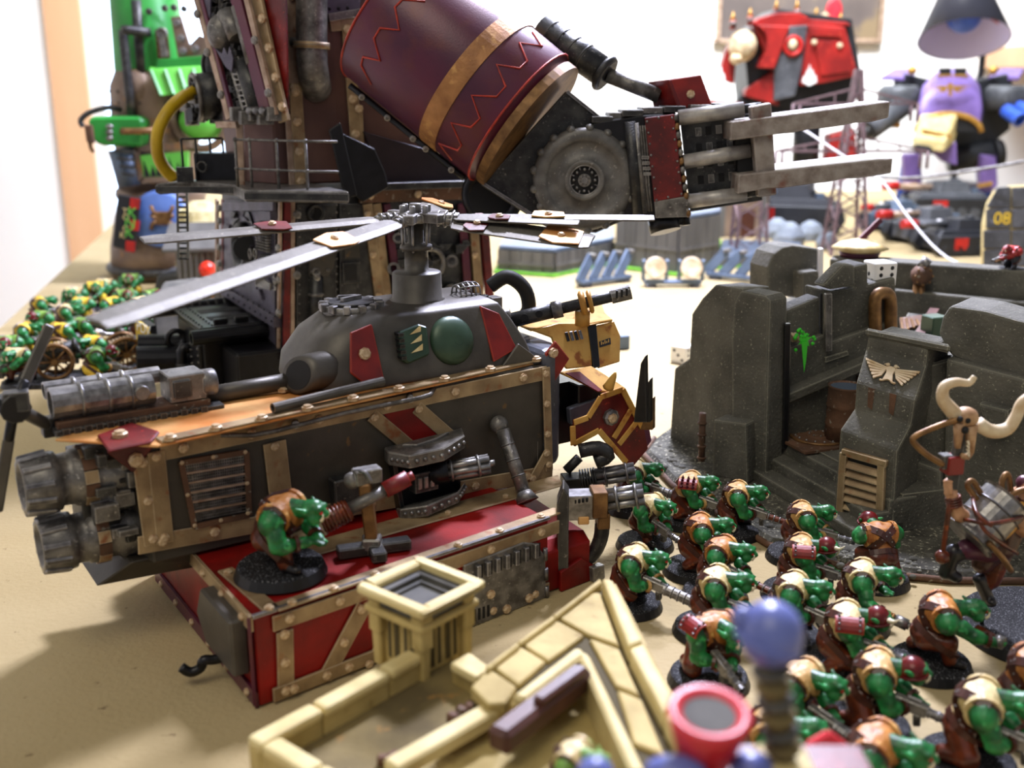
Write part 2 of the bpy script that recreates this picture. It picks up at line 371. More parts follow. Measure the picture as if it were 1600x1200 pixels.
# left end of the hull: grey box, strips, hook
part(gs, 'end_box', prism([G(9.5, 28.3, .9), G(9.5, 30.8, .9), G(9.5, 31.6, 1.7), G(9.5, 31.0, 2.75), G(9.5, 28.3, 2.75)], -gu*.55, 'cabgrey'), bev=.08)
for k in range(2):
    a, b = (G(9.42, V0, .3), G(9.42, 38, .3)) if k == 0 else (G(9.42, V0, 2.8), G(9.42, 38, 2.8))
    o = part(gs, 'end_strip', bar(a, b, .1, .5, 'maroon' if k == 0 else 'rust'))
    for i in range(6): bolt(o, a.lerp(b, .06+.17*i)-gu*.05, -gu, .13)
part(gs, 'corner_post', bar(G(9.42, V0+.1, .15), G(9.42, V0+.1, ZD), .1, .3, 'maroon'))
hk = onz(338, 1030, .8)
part(gs, 'tow_hook', tube([hk+V((.9, .35, .1)), hk, hk+V((-.35, -.15, .05)), hk+V((-.45, -.15, -.2)), hk+V((-.75, -.25, -.3)), hk+V((-1.0, -.3, -.1))], .16, 'black', 8, 4))
# ---- fuselage body
ul, ur = 8.1, 23.35
part(gs, 'fuselage', prism([G(ul, VF+.02, ZD+.1), G(ur, VF+.02, ZD+.1), G(ur, 38.3, ZD+.1), G(ul-1.0, 36.3, ZD+.1)], gz*(ZT-ZD-.1), 'hullgrey'), bev=.05)
part(gs, 'belly', prism([G(ul-.6, VF+.3, ZD+.2), G(ul+2.5, VF+.3, ZD+.2), G(ul+2.5, VF+.6, ZD-.7), G(ul-1.6, VF+1.2, ZD-.75)], gv*3, 'hullgrey'), bev=.05)
part(gs, 'top_deck', prism([topp(86, 690), topp(246, 700), topp(852, 566), topp(800, 548), topp(600, 592), topp(280, 622)], gz*.08, 'rust_light'), bev=.02)
sbar(gs, topp, (248, 690), (856, 559), .48, nb=9, off=.09, r=.2, inset=.03)
sbar(gs, topp, (278, 628), (605, 594), .5, nb=5, off=.09, r=.18, mat='rust')
sbar(gs, wallp, (250, 707), (853, 582), .55, nb=6, r=.17)
sbar(gs, wallp, (215, 852), (862, 737), .6, nb=8, r=.17, mat='rust')
sbar(gs, wallp, (222, 715), (240, 850), .62, nb=3, off=.02, mat='rust')
sbar(gs, wallp, (243, 705), (258, 848), .55, nb=2, off=.05, mat='rust')
sbar(gs, wallp, (428, 690), (442, 808), .8, nb=2, off=.02, mat='rust')
sbar(gs, wallp, (852, 574), (857, 735), .36, nb=4, off=.05, r=.14)
sbar(gs, wallp, (855, 705), (830, 750), .36, nb=2, off=.08)
sbar(gs, wallp, (580, 648), (660, 715), .5, nb=2, off=.02)
sbar(gs, wallp, (650, 636), (712, 690), .5, nb=2, off=.02)
part(gs, 'red_panel', slab(wallp, [(592, 640), (645, 634), (705, 692), (655, 705)], .05, 'red_deck'))
# fuselage-to-deck strip
part(gs, 'deck_strip', slab(deck, [(440, 862), (640, 806), (872, 744), (880, 760), (640, 828), (452, 882)], .07, 'rust', .0), bev=.03)
for x, y in ((700, 802), (790, 776)): bolt(gs, deck(x, y, .07), gz, .12)
# red corner clip
part(gs, 'corner_clip', slab(topp, [(152, 684), (206, 664), (250, 678), (236, 694), (170, 708)], .1, 'red', .1), slab(wallp, [(165, 705), (252, 678), (246, 688), (207, 738)], .1, 'red', .05), bev=.04)
bolt(gs, topp(188, 682, .2), gz, .24); bolt(gs, wallp(212, 718, .15), -gv, .24)
# vent grille
vt = part(gs, 'vent_frame', *[strip(wallp, a, b, .17, .12, 'baserust', .03) for a, b in (((282, 722), (384, 705)), ((384, 705), (388, 804)), ((388, 804), (303, 822)), ((303, 822), (282, 722)))])
part(gs, 'vent_back', slab(wallp, [(286, 726), (381, 710), (385, 800), (305, 817)], .02, 'blackflat', .01))
msh = []
for i in range(26):
    t = i/25.0
    msh += bar(wallp(288+92*t, 726-15*t, .05), wallp(308+76*t-(8 if t > .1 else 0), 815-15*t, .05), .035, .03, 'silver', up=wallp.n)
for i in range(20):
    t = (i+.5)/20; msh += bar(wallp(287+18*t, 725+90*t, .06), wallp(381+4*t, 710+90*t, .06), .035, .03, 'silver', up=wallp.n)
part(vt, 'wire_mesh', msh, kind='stuff')
for i in range(5):
    t = (i+1)/6; part(vt, 'louvre_bar', bar(wallp(287+18*t, 725+90*t, .1), wallp(381+4*t, 710+90*t, .1), .07, .06, 'beige_strip', up=wallp.n))
for x, y in ((284, 723), (333, 714), (383, 706), (386, 755), (387, 802), (345, 813), (304, 821), (293, 773)): bolt(vt, wallp(x, y, .14), -gv, .07)
# handrails
part(gs, 'hand_rail', tube([wallp(345, 680, .3), wallp(395, 680, .55), wallp(428, 674, .6), wallp(540, 645, .6), wallp(655, 622, .6), wallp(672, 617, .5), wallp(678, 607, .05)], .085, 'steel_light', 8), cyl(wallp(462, 664, .6), wallp(461, 660, .05), .13, 'steel_light', n=8), cyl(wallp(642, 624, .6), wallp(640, 618, .05), .13, 'steel_light', n=8))
part(gs, 'top_tube', pipe(topp(598, 596, .45), topp(426, 638, .35), .17, .12, 'cabgrey', 12, .6))
# drain pipe on the wall
part(gs, 'exhaust_pipe', ball(wallp(780, 664, .25), .36, 'steel_light', 12, 8), cyl(wallp(786, 672, .5), deck(818, 768, .3), .26, 'steel_light', n=10), cyl(deck(818, 768, .35), deck(824, 784, .02), .27, 'steel_light', r2=.45, n=10), *[torus(wallp(786, 672, .5).lerp(deck(818, 768, .3), t), deck(818, 768, .3)-wallp(786, 672, .5), .265, .03, 'steel', 12, 4) for t in (.25, .5, .75)])
# ---- side gun turret
tpl = [wallp(600, 699), wallp(722, 668), wallp(726, 680, 1.0), wallp(694, 700, 1.55), wallp(640, 712, 1.45), wallp(606, 706, .7)]
bpl = [wallp(618, 792), wallp(722, 764), wallp(727, 752, .7), wallp(716, 770, 1.2), wallp(668, 790, 1.55), wallp(624, 796, .95)]
sp = part(gs, 'side_turret', prism(tpl, -gz*.5, 'steel_light'), bev=.04, label='riveted steel side turret roof')
part(sp, 'turret_floor', prism(bpl, -gz*.42, 'steel_light'), bev=.04)
part(sp, 'turret_back', prism([wallp(622, 712), wallp(714, 690), wallp(714, 768), wallp(622, 792)], -gv*.3, 'black'), bev=.03)
part(sp, 'turret_side', prism([wallp(606, 716, .05), wallp(612, 716, .75), wallp(626, 796, .75), wallp(618, 796, .05)], gu*.15, 'black'))
part(sp, 'roof_plate', prism([tpl[0].lerp(tpl[3], .3)+gz*.0, tpl[1].lerp(tpl[4], .25), tpl[1].lerp(tpl[4], .5), tpl[0].lerp(tpl[3], .55)], gz*.12, 'steel_light'), bev=.03)
def edger(pl, dz): return [pl[i].lerp(pl[i+1], t)-gz*dz+((pl[i+1]-pl[i]).cross(gz).normalized()*0) for i in range(2, 5) for t in (.05, .3, .55, .8)]
def outw(pl, dz):
    o = []
    for i in range(2, 5):
        d = (pl[i+1]-pl[i]).normalized(); n = V((d.y, -d.x, 0))
        if n.dot(-gv) < 0: n = -n
        o += [pl[i].lerp(pl[i+1], t)-gz*dz+n*.02 for t in (.08, .32, .56, .8)]
    return o
part(sp, 'rivet', *[ball(p, .085, 'silver', 8, 5) for p in outw(tpl, .25)+outw(bpl, .2)])
gb0 = wallp(690, 738, .9); gd = (wallp(756, 726, 1.5)-gb0).normalized(); _, gx, gy = frame(gd)
gn = part(sp, 'rotary_gun', cyl(gb0-gd*.5, gb0+gd*.2, .42, 'black'), *[cyl(gb0+(gx*cos(a)+gy*sin(a))*.24, gb0+gd*1.75+(gx*cos(a)+gy*sin(a))*.24, .13, 'silver', n=8) for a in [i*pi/3 for i in range(6)]], torus(gb0+gd*.35, gd, .36, .06, 'silver', 14, 5), torus(gb0+gd*1.35, gd, .36, .06, 'silver', 14, 5), cyl(gb0+gd*1.7, gb0+gd*1.95, .12, 'silver', n=8))
part(sp, 'gun_box', bev=.03, *[box(wallp(662, 750, .8), (.95, .5, .75), 'steel', GA)]+[box(wallp(662, 750, .8)-gv*.28+gu*dx, (.18, .06, .45), 'silver', GA) for dx in (-.3, -.05, .2)])
part(gs, 'wall_box', slab(wallp, [(512, 746), (556, 736), (560, 790), (516, 800)], .55, 'steel'), bev=.04)
# ---- engines at the tail
def engine(v, z, r, u1, L):
    c = G(0, v, z); k = L/3.3
    o = part(gs, 'engine', lathe(c+gu*u1, -gu, [(0, r*.9), (.2*k, r*1.0), (.8*k, r), (.85*k, r*.93), (1.3*k, r*.93), (1.35*k, r*1.0), (1.8*k, r*.98), (1.85*k, r*.9), (2.2*k, r*.88), (2.25*k, r*1.0), (2.5*k, r*1.04), (3.3*k, r*.92), (3.3*k, r*.72), (2.9*k, r*.6)], 'steel_light', 28), label='steel jet engine with fluted nozzle')
    for i in range(11):
        a = 2*pi*i/11; d = gv*cos(a)+gz*sin(a)
        part(o, 'nozzle_fin', bar(c+gu*(u1-2.45*k)+d*r*1.03, c+gu*(u1-3.3*k)+d*r*.93, .2, .16, 'gunmetal', up=d), bev=.04)
    for i in range(14):
        a = 2*pi*(i+.5)/14; d = gv*cos(a)+gz*sin(a)
        part(o, 'rust_band', bar(c+gu*(u1-1.6*k)+d*r*1.0, c+gu*(u1-1.2*k)+d*r*1.0, r*.42, .08, ['rust', 'baserust'][i % 2], up=d))
    return o
EV, ER = VF+1.35, .98
engine(EV, 6.02, .93, 8.0, 3.3); engine(EV, 3.98, .9, 8.1, 3.1)
mz = []
random.seed(5)
for i in range(34):
    p = G(7.9-random.random()*1.2, VF+.15+random.random()*1.0, 3.4+random.random()*3.6); mz += box(p, (.25+random.random()*.5, .25+random.random()*.3, .15+random.random()*.4), random.choice(['steel', 'steel_light', 'black']), GA)
part(gs, 'engine_machinery', mz, box(G(7.3, EV+.4, 5), (2.0, 1.6, 3.4), 'steel', GA), bev=.03, kind='stuff')
# ---- rocket launcher on the tail
def lt(x, y, z): return onz(x, y, z)
La, Lb = lt(150, 655, ZT+.25), lt(262, 616, ZT+.25)
ld = gu.copy(); lo = lt(95, 668, ZT+.1)
rl = part(gs, 'rocket_launcher', bar(lo+gz*.2-gu*.2, lo+gz*.2+gu*4.6, 1.2, .25, 'baserust', up=gz), bar(lo+gz*.02-gu*.3, lo+gz*.02+gu*5, 1.5, .2, 'steel', up=gz), bev=.03, label='twin steel rocket tubes on a rusty base')
for dv, dz, r, L in ((-.15, .85, .5, 3.1), (.75, 1.05, .28, 3.6)):
    a = lo+gv*dv+gz*dz-gu*.25; part(rl, 'rocket_tube', pipe(a+gu*L, a, r, r*.8, 'silver', 16, .5), *[torus(a+gu*t, gu, r, .07, 'silver', 16, 5) for t in (.9, 1.7, 2.4)], label='steel launch tube')
lb = lo+gu*3.3+gz*.8
part(rl, 'launcher_block', box(lb+gu*.6, (1.2, 1.1, .9), 'steel_light', GA), box(lb+gu*.4-gv*.5, (.6, .3, .6), 'steel', GA), cyl(lb+gu*1.1-gv*.2, lb+gu*1.6-gv*.2, .45, 'steel_light'), cyl(lb-gu*.9-gv*.5+gz*.1, lb-gu*.9-gv*.75+gz*.1, .25, 'steel_light'), bev=.04)
tm = []
for i in range(14): tm += box(lo+gu*(i*.33)-gv*.78+gz*.06, (.2, .14, .22), 'steel', GA)
part(rl, 'track_links', tm)
# ---- tail rotor
tr0 = lo-gu*.3+gz*.1; th = ony(22, 636, tr0.y-1.2)
tr = part(gs, 'tail_rotor', cyl(tr0, th, .2, 'cabgrey', n=10), box(tr0, (.5, .5, .6), 'black', GA), cyl(th-gv*.3, th+gv*.5, .45, 'black', n=10), box(th+V((.1, 0, .2)), (.7, .5, .6), 'steel', .4), bev=.03, label='dark grey tail rotor on a short arm')
for x, y, dy in ((78, 508, 1.5), (-120, 600, -1), (-5, 800, -.5)):
    q = ony(x, y, th.y+dy); part(tr, 'rotor_blade', bar(th.lerp(q, .3), q, .34, .12, 'cabgrey', up=-gv), cyl(th, th.lerp(q, .32), .17, 'black', n=8), bev=.05)
# ---- cab
def cabring(z, u0, u1, v0, v1, k, n=24):
    pts = [G(u1, v0, z), G(u1+.0, v1, z)]
    c = (v0+v1)/2; h = (v1-v0)/2
    for i in range(n+1):
        a = pi/2+pi*i/n; pts.append(G(u0+k+k*cos(a), c+h*(abs(sin(a))**.6)*(1 if sin(a) > 0 else -1), z))
    return pts
cab = part(gs, 'cab', loft([cabring(ZT+.05, 14.2, 23.2, VF+.35, 38.4, 2.2), cabring(ZT+.9, 14.3, 22.9, VF+.55, 38.2, 2.2), cabring(ZT+1.8, 14.9, 22.4, VF+.85, 37.8, 2.2), cabring(ZT+2.4, 15.8, 22.0, VF+1.1, 37.4, 2.1), cabring(ZT+2.55, 16.5, 21.8, VF+1.5, 37.0, 1.8)], 'cabgrey', True), bev=.12, seg=3)
cn = (gv*-.93+gz*.33).normalized(); cabp = Plane(G(18, VF+.75, ZT+1.3), cn)
part(gs, 'red_armour', slab(cabp, [(546, 520), (577, 507), (580, 508), (600, 598), (568, 600), (546, 583)], .1, 'red_edge', .08), bev=.03)
bolt(gs, cabp(569, 553, .18), cn, .22)
part(gs, 'red_armour', slab(cabp, [(748, 478), (778, 490), (806, 545), (770, 566)], .1, 'red_edge', .02), bev=.03)
part(gs, 'grey_fin', slab(wallp, [(808, 536), (850, 567), (780, 575)], .12, 'cabgrey', -.4), bev=.03)
gdm = cabp(705, 532, .02)
part(gs, 'green_dome', dome(gdm, cn, .92, .42, 'greenmetal', 28, 7), cyl(gdm+cn*.41+gu*.08-gz*.05, gdm+cn*.44+gu*.08-gz*.05, .18, 'greenmetal', n=10), label='round dark green metal dome')
sbx = part(gs, 'switch_box', slab(cabp, [(618, 520), (648, 508), (662, 512), (666, 556), (634, 570), (622, 562)], .3, 'greenmetal', .02), bev=.06)
for i in range(3):
    y = 514+i*14.5; part(sbx, 'white_marker', prism([cabp(640+i, y+9, .33), cabp(657+i*1.5, y+4, .33), cabp(657+i*1.5, y-6, .33)], cn*.03, 'cream_cloth'))
for i in range(5): part(sbx, 'cooling_fin', box(cabp(623+i*1.2, 522+i*9, .2), (.2, .4, .12), 'black', GA))
# intake scoop
ic = topp(505, 570, .8); i0 = topp(462, 590, .55)
sn_ = (gu*.8+gv*.45-gz*.35).normalized(); so = topp(466, 586, .75)
part(gs, 'intake_scoop', loft([ring(so, sn_, .5, 24), ring(so, sn_, .66, 24), ring(so+gu*.5+gv*.1, gu*.95+gv*.2, .66, 24), ring(so+gu*1.5+gv*.3-gz*.05, gu, .72, 24), ring(so+gu*2.6+gv*.5-gz*.2, gu, .6, 24)], 'cabgrey', True, True), bev=0)
part(gs, 'scoop_mouth', cyl(so-sn_*.02, so+sn_*.05, .52, 'blackflat', n=20))
part(gs, 'side_pipe', cyl(topp(300, 622, .35), topp(480, 590, .45), .3, 'cabgrey', n=12))
# hatch ring
ch = G(16.75, VF+3.0, ZT+2.55)
hr = part(gs, 'roof_hatch', cyl(ch-gz*.4, ch+gz*.1, 1.05, 'steel_light', n=20), cyl(ch+gz*.1, ch+gz*.22, .85, 'steel', n=20), box(ch+gz*.3, (.9, .18, .14), 'silver', GA+.3), box(ch+gz*.3+gv*.3, (.7, .16, .14), 'silver', GA-.3), label='round steel roof hatch ringed with studs')
for i in range(12):
    a = 2*pi*i/12; part(hr, 'stud', box(ch+V((cos(a), sin(a), 0))*1.05+gz*.05, (.3, .25, .3), 'silver', a), bev=.03)
# rotor mast
rm = G(19.45, VF+2.9, ZT+2.4)
mast = part(gs, 'rotor_mast', lathe(rm, gz, [(0, 1.05), (.15, 1.05), (.2, .95), (1.15, .93), (1.2, .88), (1.25, .46), (2.0, .44), (2.05, .62), (2.2, .6), (2.3, .3), (3.4, .28)], 'cabgrey', 24), label='grey stepped rotor mast')
hb = rm+gz*3.25
part(gs, 'rotor_head', cyl(hb-gz*.2, hb+gz*.1, .6, 'steel_light', n=12), cyl(hb+gz*.1, hb+gz*.5, .22, 'steel_light', n=10), *[cat(cyl(hb+V((cos(a), sin(a), 0))*.5+gz*.0, hb+V((cos(a), sin(a), 0))*.5+gz*.45, .12, 'silver', n=8), cyl(hb+V((cos(a), sin(a), 0))*.55-gz*.1, hb+V((cos(a), sin(a), 0))*.5-gz*1.3, .06, 'silver', n=6), box(hb+V((cos(a), sin(a), 0))*.8, (.9, .4, .35), 'steel_light', a)) for a in [i*pi/3+.4 for i in range(6)]], bev=.03)
# rotor blades: (tip pixel, tip height, width, patch position along blade, patch colour)
def blade(tip, z, wd, patches, droop=.0, root=.75, tw=0.12):
    q = onz(tip[0], tip[1], z); d = (q-hb).normalized(); a = hb+d*root
    r0 = hb+d*.5; o = part(gs, 'rotor_blade', cyl(r0, a+d*.9, .17, 'steel_light', n=8), *[torus(r0+d*(.4+.28*i), d, .22, .05, 'silver', 10, 5) for i in range(3)], bev=.02)
    cp_ = C0-hb; cp_.z = 0; cp_ = (cp_-d*cp_.dot(d)).normalized(); n = (gz*cos(tw)+cp_*sin(tw)); n = (n-d*n.dot(d)).normalized(); x = n.cross(d).normalized()
    if n.z < 0: n = -n
    b0 = a+d*.7; L = (q-b0).length
    def pt(t, s): return b0+d*(L*t)+x*(wd/2*s)-gz*droop*t*t
    rr = []
    for t, s in ((0, .45), (.03, .9), (.12, 1), (.5, 1), (.95, 1), (1, .8)): rr.append([pt(t, s)+n*.03, pt(t, s*.3)+n*.09, pt(t, -s)+n*.03, pt(t, -s)-n*.03, pt(t, s)-n*.03])
    part(o, 'blade_plank', loft(rr, 'blade', False), bev=.01)
    for t, L2, m in patches:
        pts = [pt(t, 1.1), pt(t+L2*.3, 1.25), pt(t+L2, .7), pt(t+L2*1.05, -.9), pt(t+L2*.4, -1.2), pt(t-.01, -.7)]
        part(o, 'patch', prism([p+n*.1 for p in pts], n*.05, m))
        bolt(o, pt(t+L2*.5, -.2)+n*.15, n, .14)
    return o
blade((150, 506), 12.6, .82, [(.24, .10, 'rust_light')], tw=.33)
blade((222, 376), 13.0, .8, [(.42, .12, 'red')], tw=.2)
blade((925, 378), 12.4, 1.5, [(.12, .14, 'red'), (.66, .26, 'rust_light')], tw=.22)
blade((1022, 341), 13.1, .8, [(.40, .15, 'yellow_plate')], tw=.12)
blade((690, 318), 13.0, 1.1, [(.62, .3, 'rust_light')], tw=.3)
blade((905, 349), 13.0, .7, [(.3, .15, 'red')], tw=.1)
# roof clutter: spring guard and gun mount
sg = G(21.0, VF+2.6, ZT+2.6)
part(gs, 'wire_cage', *[torus(sg+gu*(i*.22), gu, .42-.03*abs(i-2), .035, 'silver', 14, 5) for i in range(5)], *[tube([sg+(gv*cos(a)+gz*sin(a))*.38, sg+gu*.44+(gv*cos(a)+gz*sin(a))*.44, sg+gu*.88+(gv*cos(a)+gz*sin(a))*.38], .03, 'silver', 5) for a in [i*pi/4 for i in range(8)]])
# ---- nose: dark drum, yellow armour, cannon, red jaw
nz0 = G(23.3, VF+2.6, 5.6)
part(gs, 'nose_drum', lathe(nz0-gu*.3, gu, [(0, 2.3), (.6, 2.35), (1.3, 2.2), (1.6, 1.9), (1.6, 1.4)], 'nosegrey', 28), box(G(24.8, VF+2.4, 4.9), (2.6, 2.4, 2.6), 'black', GA), label='dark rounded steel nose drum')
for i, (x, y) in enumerate(((858, 566), (852, 600))): pass
part(gs, 'nose_body', prism([G(23.3, VF, 3.15), G(24.25, VF+.15, 3.15), G(24.7, VF+1.2, 3.15), G(24.7, VF+4.6, 3.15), G(23.3, VF+5, 3.15)], gz*4.85, 'nosegrey'), bev=.35, seg=3)
part(gs, 'nose_bar', bar(wallp(888, 650, -.5), wallp(938, 632, -.5), .3, .7, 'nosegrey', up=gz), bev=.04)
part(gs, 'red_cheek', slab(Plane(G(23.9, VF+.2, 6), -gv), [(850, 552), (866, 532), (888, 560), (862, 600), (852, 600)], .1, 'red_edge'), bev=.03)
bolt(gs, Plane(G(23.9, VF+.1, 6), -gv)(864, 551, .1), -gv, .2)
ypl = Plane(G(25, VF+1.2, 7), (-gv*.9+gz*.45)); yside = Plane(G(25, VF+.7, 6.5), -gv+gz*.05); ytop = Plane((0, 0, 8.35), (0, 0, 1))
part(gs, 'yellow_hood', slab(ypl, [(830, 517), (860, 528), (872, 565), (884, 577), (923, 573), (920, 510), (900, 506), (870, 506)], .12, 'yellow_plate'), label='weathered yellow armour plate over the nose', bev=.03)
part(gs, 'yellow_hood_top', slab(ytop, [(829, 518), (860, 512), (922, 509), (957, 503), (940, 488), (880, 492), (835, 500), (808, 509)], .12, 'yellow_plate', -.06), bev=.03)
part(gs, 'black_band', slab(ypl, [(915, 508), (928, 506), (934, 574), (924, 577)], .16, 'black'))
part(gs, 'yellow_visor', slab(ypl, [(928, 510), (957, 503), (967, 526), (966, 566), (933, 576)], .13, 'yellow_plate', .02), bev=.03)
nm = part(gs, 'name_plate', slab(ypl, [(936, 534), (953, 528), (954, 538), (937, 543)], .03, 'pine_black', .16))
for i in range(5): part(nm, 'letter_stroke', slab(ypl, [(939+i*2.8, 539-i*.9), (940.4+i*2.8, 538.6-i*.9), (940.2+i*2.8, 533.4-i*.9+(i % 2)*2), (938.8+i*2.8, 533.8-i*.9+(i % 2)*2)], .012, 'yellow_plate', .19))
for i in range(4): part(gs, 'vent_slot', slab(ypl, [(882+i*7, 520-i), (886+i*7, 519-i), (890+i*7, 533-i), (886+i*7, 534-i)], .05, 'gunmetal' if i % 2 else 'black', .12), bev=.01)
# wedge on the hood with the cannon barrel and its clamp
part(gs, 'hood_wedge', loft([[ytop(892, 505), ytop(912, 510), ytop(950, 502), ytop(925, 496)], [ytop(905, 480, .0)+gz*.35, ytop(918, 482)+gz*.45, ytop(938, 480)+gz*.35, ytop(924, 476)+gz*.35]], 'yellow_plate', False), bev=.03)
c0 = ony(806, 499, 42.5); c1 = ony(978, 458, 42.5); cdv = (c1-c0).normalized()
cn_ = part(gs, 'cannon', cyl(c0-cdv*.2, c0+cdv*1.5, .31, 'steel', n=12), cyl(c0+cdv*1.5, c0+cdv*1.9, .36, 'steel_light', n=12), cyl(c0+cdv*1.8, c1, .23, 'steel', n=12), pipe(c1-cdv*.6, c1+cdv*.2, .3, .2, 'steel_light', 12, .4), label='long steel autocannon barrel')
for t in (.35, .95): part(cn_, 'vent_hole', cyl(c0+cdv*t-V((0, .27, -.05)), c0+cdv*t-V((0, .34, -.06)), .15, 'blackflat', n=10))
for i in range(3): part(cn_, 'muzzle_slot', box(c1-cdv*(.4-.2*i)-V((0, .26, -.1)), (.08, .12, .3), 'blackflat'))
clp = c0+cdv*2.75
part(gs, 'barrel_clamp', torus(clp, cdv, .4, .13, 'yellow_plate', 18, 6), torus(clp+cdv*.3, cdv, .4, .09, 'yellow_plate', 18, 6), cyl(clp-gz*.3, clp-gz*.9, .3, 'yellow_plate', n=10))
part(gs, 'cannon_mount', box(c0-cdv*.5-gz*.3, (.8, .9, .9), 'steel_light', GA), cyl(c0-cdv*1.6+gz*.2, c0-cdv*.2+gz*.25, .28, 'steel_light', n=10), *[torus(c0-cdv*(1.5-.22*i)+gz*.2, cdv, .3, .05, 'silver', 12, 5) for i in range(5)], cyl(c0-cdv*.6-gz*.9-gv*.3, c0+cdv*.4-gz*.8-gv*.3, .12, 'silver', n=8), box(c0-cdv*.9+gz*.7, (.5, .5, .9), 'steel_light', GA), cyl(c0-cdv*1.3+gz*.4, c0-cdv*1.3+gz*1.3, .2, 'black', n=8), bev=.03)
hs = ony(800, 470, 44.0)
part(gs, 'black_hose', tube([hs+V((-.9, 0, .6)), hs+V((-.2, 0, 1.0)), hs+V((.5, .1, .5)), hs+V((.7, .1, -.3)), hs+V((.4, 0, -.8))], .3, 'blackflat', 8, 5))
# jaw: red and yellow angular plates
jp = Plane(G(25.0, VF-.55, 5), (-gv*.92-gu*.1)); jt = Plane(G(25, VF, 6.3), (-gv*.6+gz*.8))
part(gs, 'jaw_bonnet', prism([jt(873, 584), jt(922, 574), jt(975, 608), jt(966, 616), jt(938, 614)], jt.n*.12, 'yellow_plate'), bev=.03)
part(gs, 'jaw_bonnet_panel', prism([jt(883, 584, .1), jt(905, 582, .1), jt(940, 611, .1), jt(934, 613, .1)], jt.n*.06, 'red'))
part(gs, 'jaw_plate', slab(jp, [(938, 617), (968, 606), (1004, 668), (1010, 700), (975, 742), (966, 740), (975, 722), (934, 676), (895, 697), (894, 655), (916, 648)], .14, 'red'), bev=.03)
for a, b in (((894, 665), (895, 695)), ((896, 660), (918, 652)), ((918, 652), (938, 620)), ((938, 620), (972, 608)), ((972, 608), (1003, 668)), ((898, 692), (935, 672)), ((935, 672), (978, 722)), ((978, 722), (968, 740)), ((958, 684), (985, 640)), ((966, 694), (996, 656))):
    part(gs, 'jaw_trim', strip(jp, a, b, .24, .08, 'yellow_plate', .14), bev=.02)
jb = bolt(gs, jp(953, 651, .15), jp.n, .34, 'silver'); bolt(gs, jp(956, 653, .35), jp.n, .2)
part(gs, 'jaw_side', prism([jp(1004, 668), jp(1010, 700), jp(975, 742), jp(990, 700)], gu*.8+gv*.6, 'maroon'), bev=.03)
for k, (x, y, tx, ty) in enumerate(((1000, 660, 1004, 556), (1006, 660, 1012, 592), (1010, 672, 1016, 622))):
    p = ony(x, y, 40+k*.5); q = ony(tx, ty, 40+k*.5); part(gs, 'jaw_spike', prism([p+V((-.25, 0, 0)), p+V((.25, 0, 0)), q+V((.1, 0, 0)), q+V((-.06, 0, -.3))], V((.15, .35, 0)), 'black' if k < 2 else 'brass'), bev=.02)
part(gs, 'jaw_horn', tube([ony(950, 606, 40.5), ony(958, 590, 40.3), ony(962, 582, 40.2)], .16, 'yellow_plate', 8, 3, rf=lambda t: .2*(1-t)+.03))
part(gs, 'jaw_inner', box(G(26.2, VF+1.6, 5.3), (1.6, 2.2, 1.8), 'black', GA), bev=.05)
# under-nose guns
def gatling(o, p, d, L, r, n=5, mat='silver'):
    d = d.normalized(); _, x, y = frame(d)
    return part(o, 'gun_barrels', *[cyl(p+(x*cos(a)+y*sin(a))*r*.6, p+d*L+(x*cos(a)+y*sin(a))*r*.6, r*.36, mat, n=8) for a in [i*2*pi/n for i in range(n)]], torus(p+d*L*.3, d, r*.98, r*.14, mat, 14, 5), torus(p+d*L*.8, d, r*.98, r*.14, mat, 14, 5))
q0 = ony(892, 790, 37.2); q1 = ony(1012, 772, 37.0); qd = q1-q0
fg = part(gs, 'nose_gun', box(q0+qd*.12, (1.4, .8, .95), 'silver', .1), box(q0+qd*.36, (.55, .9, 1.0), 'brass', .1), box(q0+qd*.42-gz*.7, (.45, .7, .6), 'brass', .1), box(q0+qd*.16-gz*.5-V((0, .35, 0)), (.4, .2, .3), 'rust_light', .1), *[box(q0+qd*(.05+.05*i)+gz*.3-V((0, .42, 0)), (.1, .06, .18), 'blackflat', .1) for i in range(4)], bev=.04, label='silver rotary gun')
gatling(fg, q0+qd*.45, qd, qd.length*.5, .45)
part(fg, 'gun_shield', prism([ony(870, 788, 36.1), ony(880, 762, 36.1), ony(889, 774, 36.1), ony(888, 890, 36.1), ony(878, 905, 36.1), ony(871, 890, 36.1)], V((.05, .9, 0)), 'steel'), bev=.04)
part(fg, 'ammo_chute', tube([q0+qd*.42-gz*.9, q0+qd*.40-gz*1.5, q0+qd*.3-gz*2.1, q0+qd*.1-gz*2.5, q0-qd*.02-gz*2.6], .28, 'steel', 6, 3))
r0_ = ony(900, 752, 40.2); r1_ = ony(985, 738, 40.2)
fg2 = part(gs, 'nose_gun', box(r0_-gz*.2, (1.1, .8, .9), 'black', .2), *[torus(r0_+(r1_-r0_)*(.1+.05*i), r1_-r0_, .42, .05, 'black', 12, 5) for i in range(6)], bev=.03, label='black rotary gun')
gatling(fg2, r0_+(r1_-r0_)*.3, r1_-r0_, 1.7, .4, 5, 'gunmetal')
part(gs, 'gun_bracket', bar(G(22.9, VF+.3, 3.2), G(22.9, VF+.3, 4.4), .6, .3, 'steel'), tube([ony(905, 705, 40), ony(935, 700, 40), ony(950, 712, 40), ony(930, 722, 40)], .3, 'steel', 8, 3), tube([ony(885, 735, 40.5), ony(905, 715, 40.5)], .2, 'steel', 8))
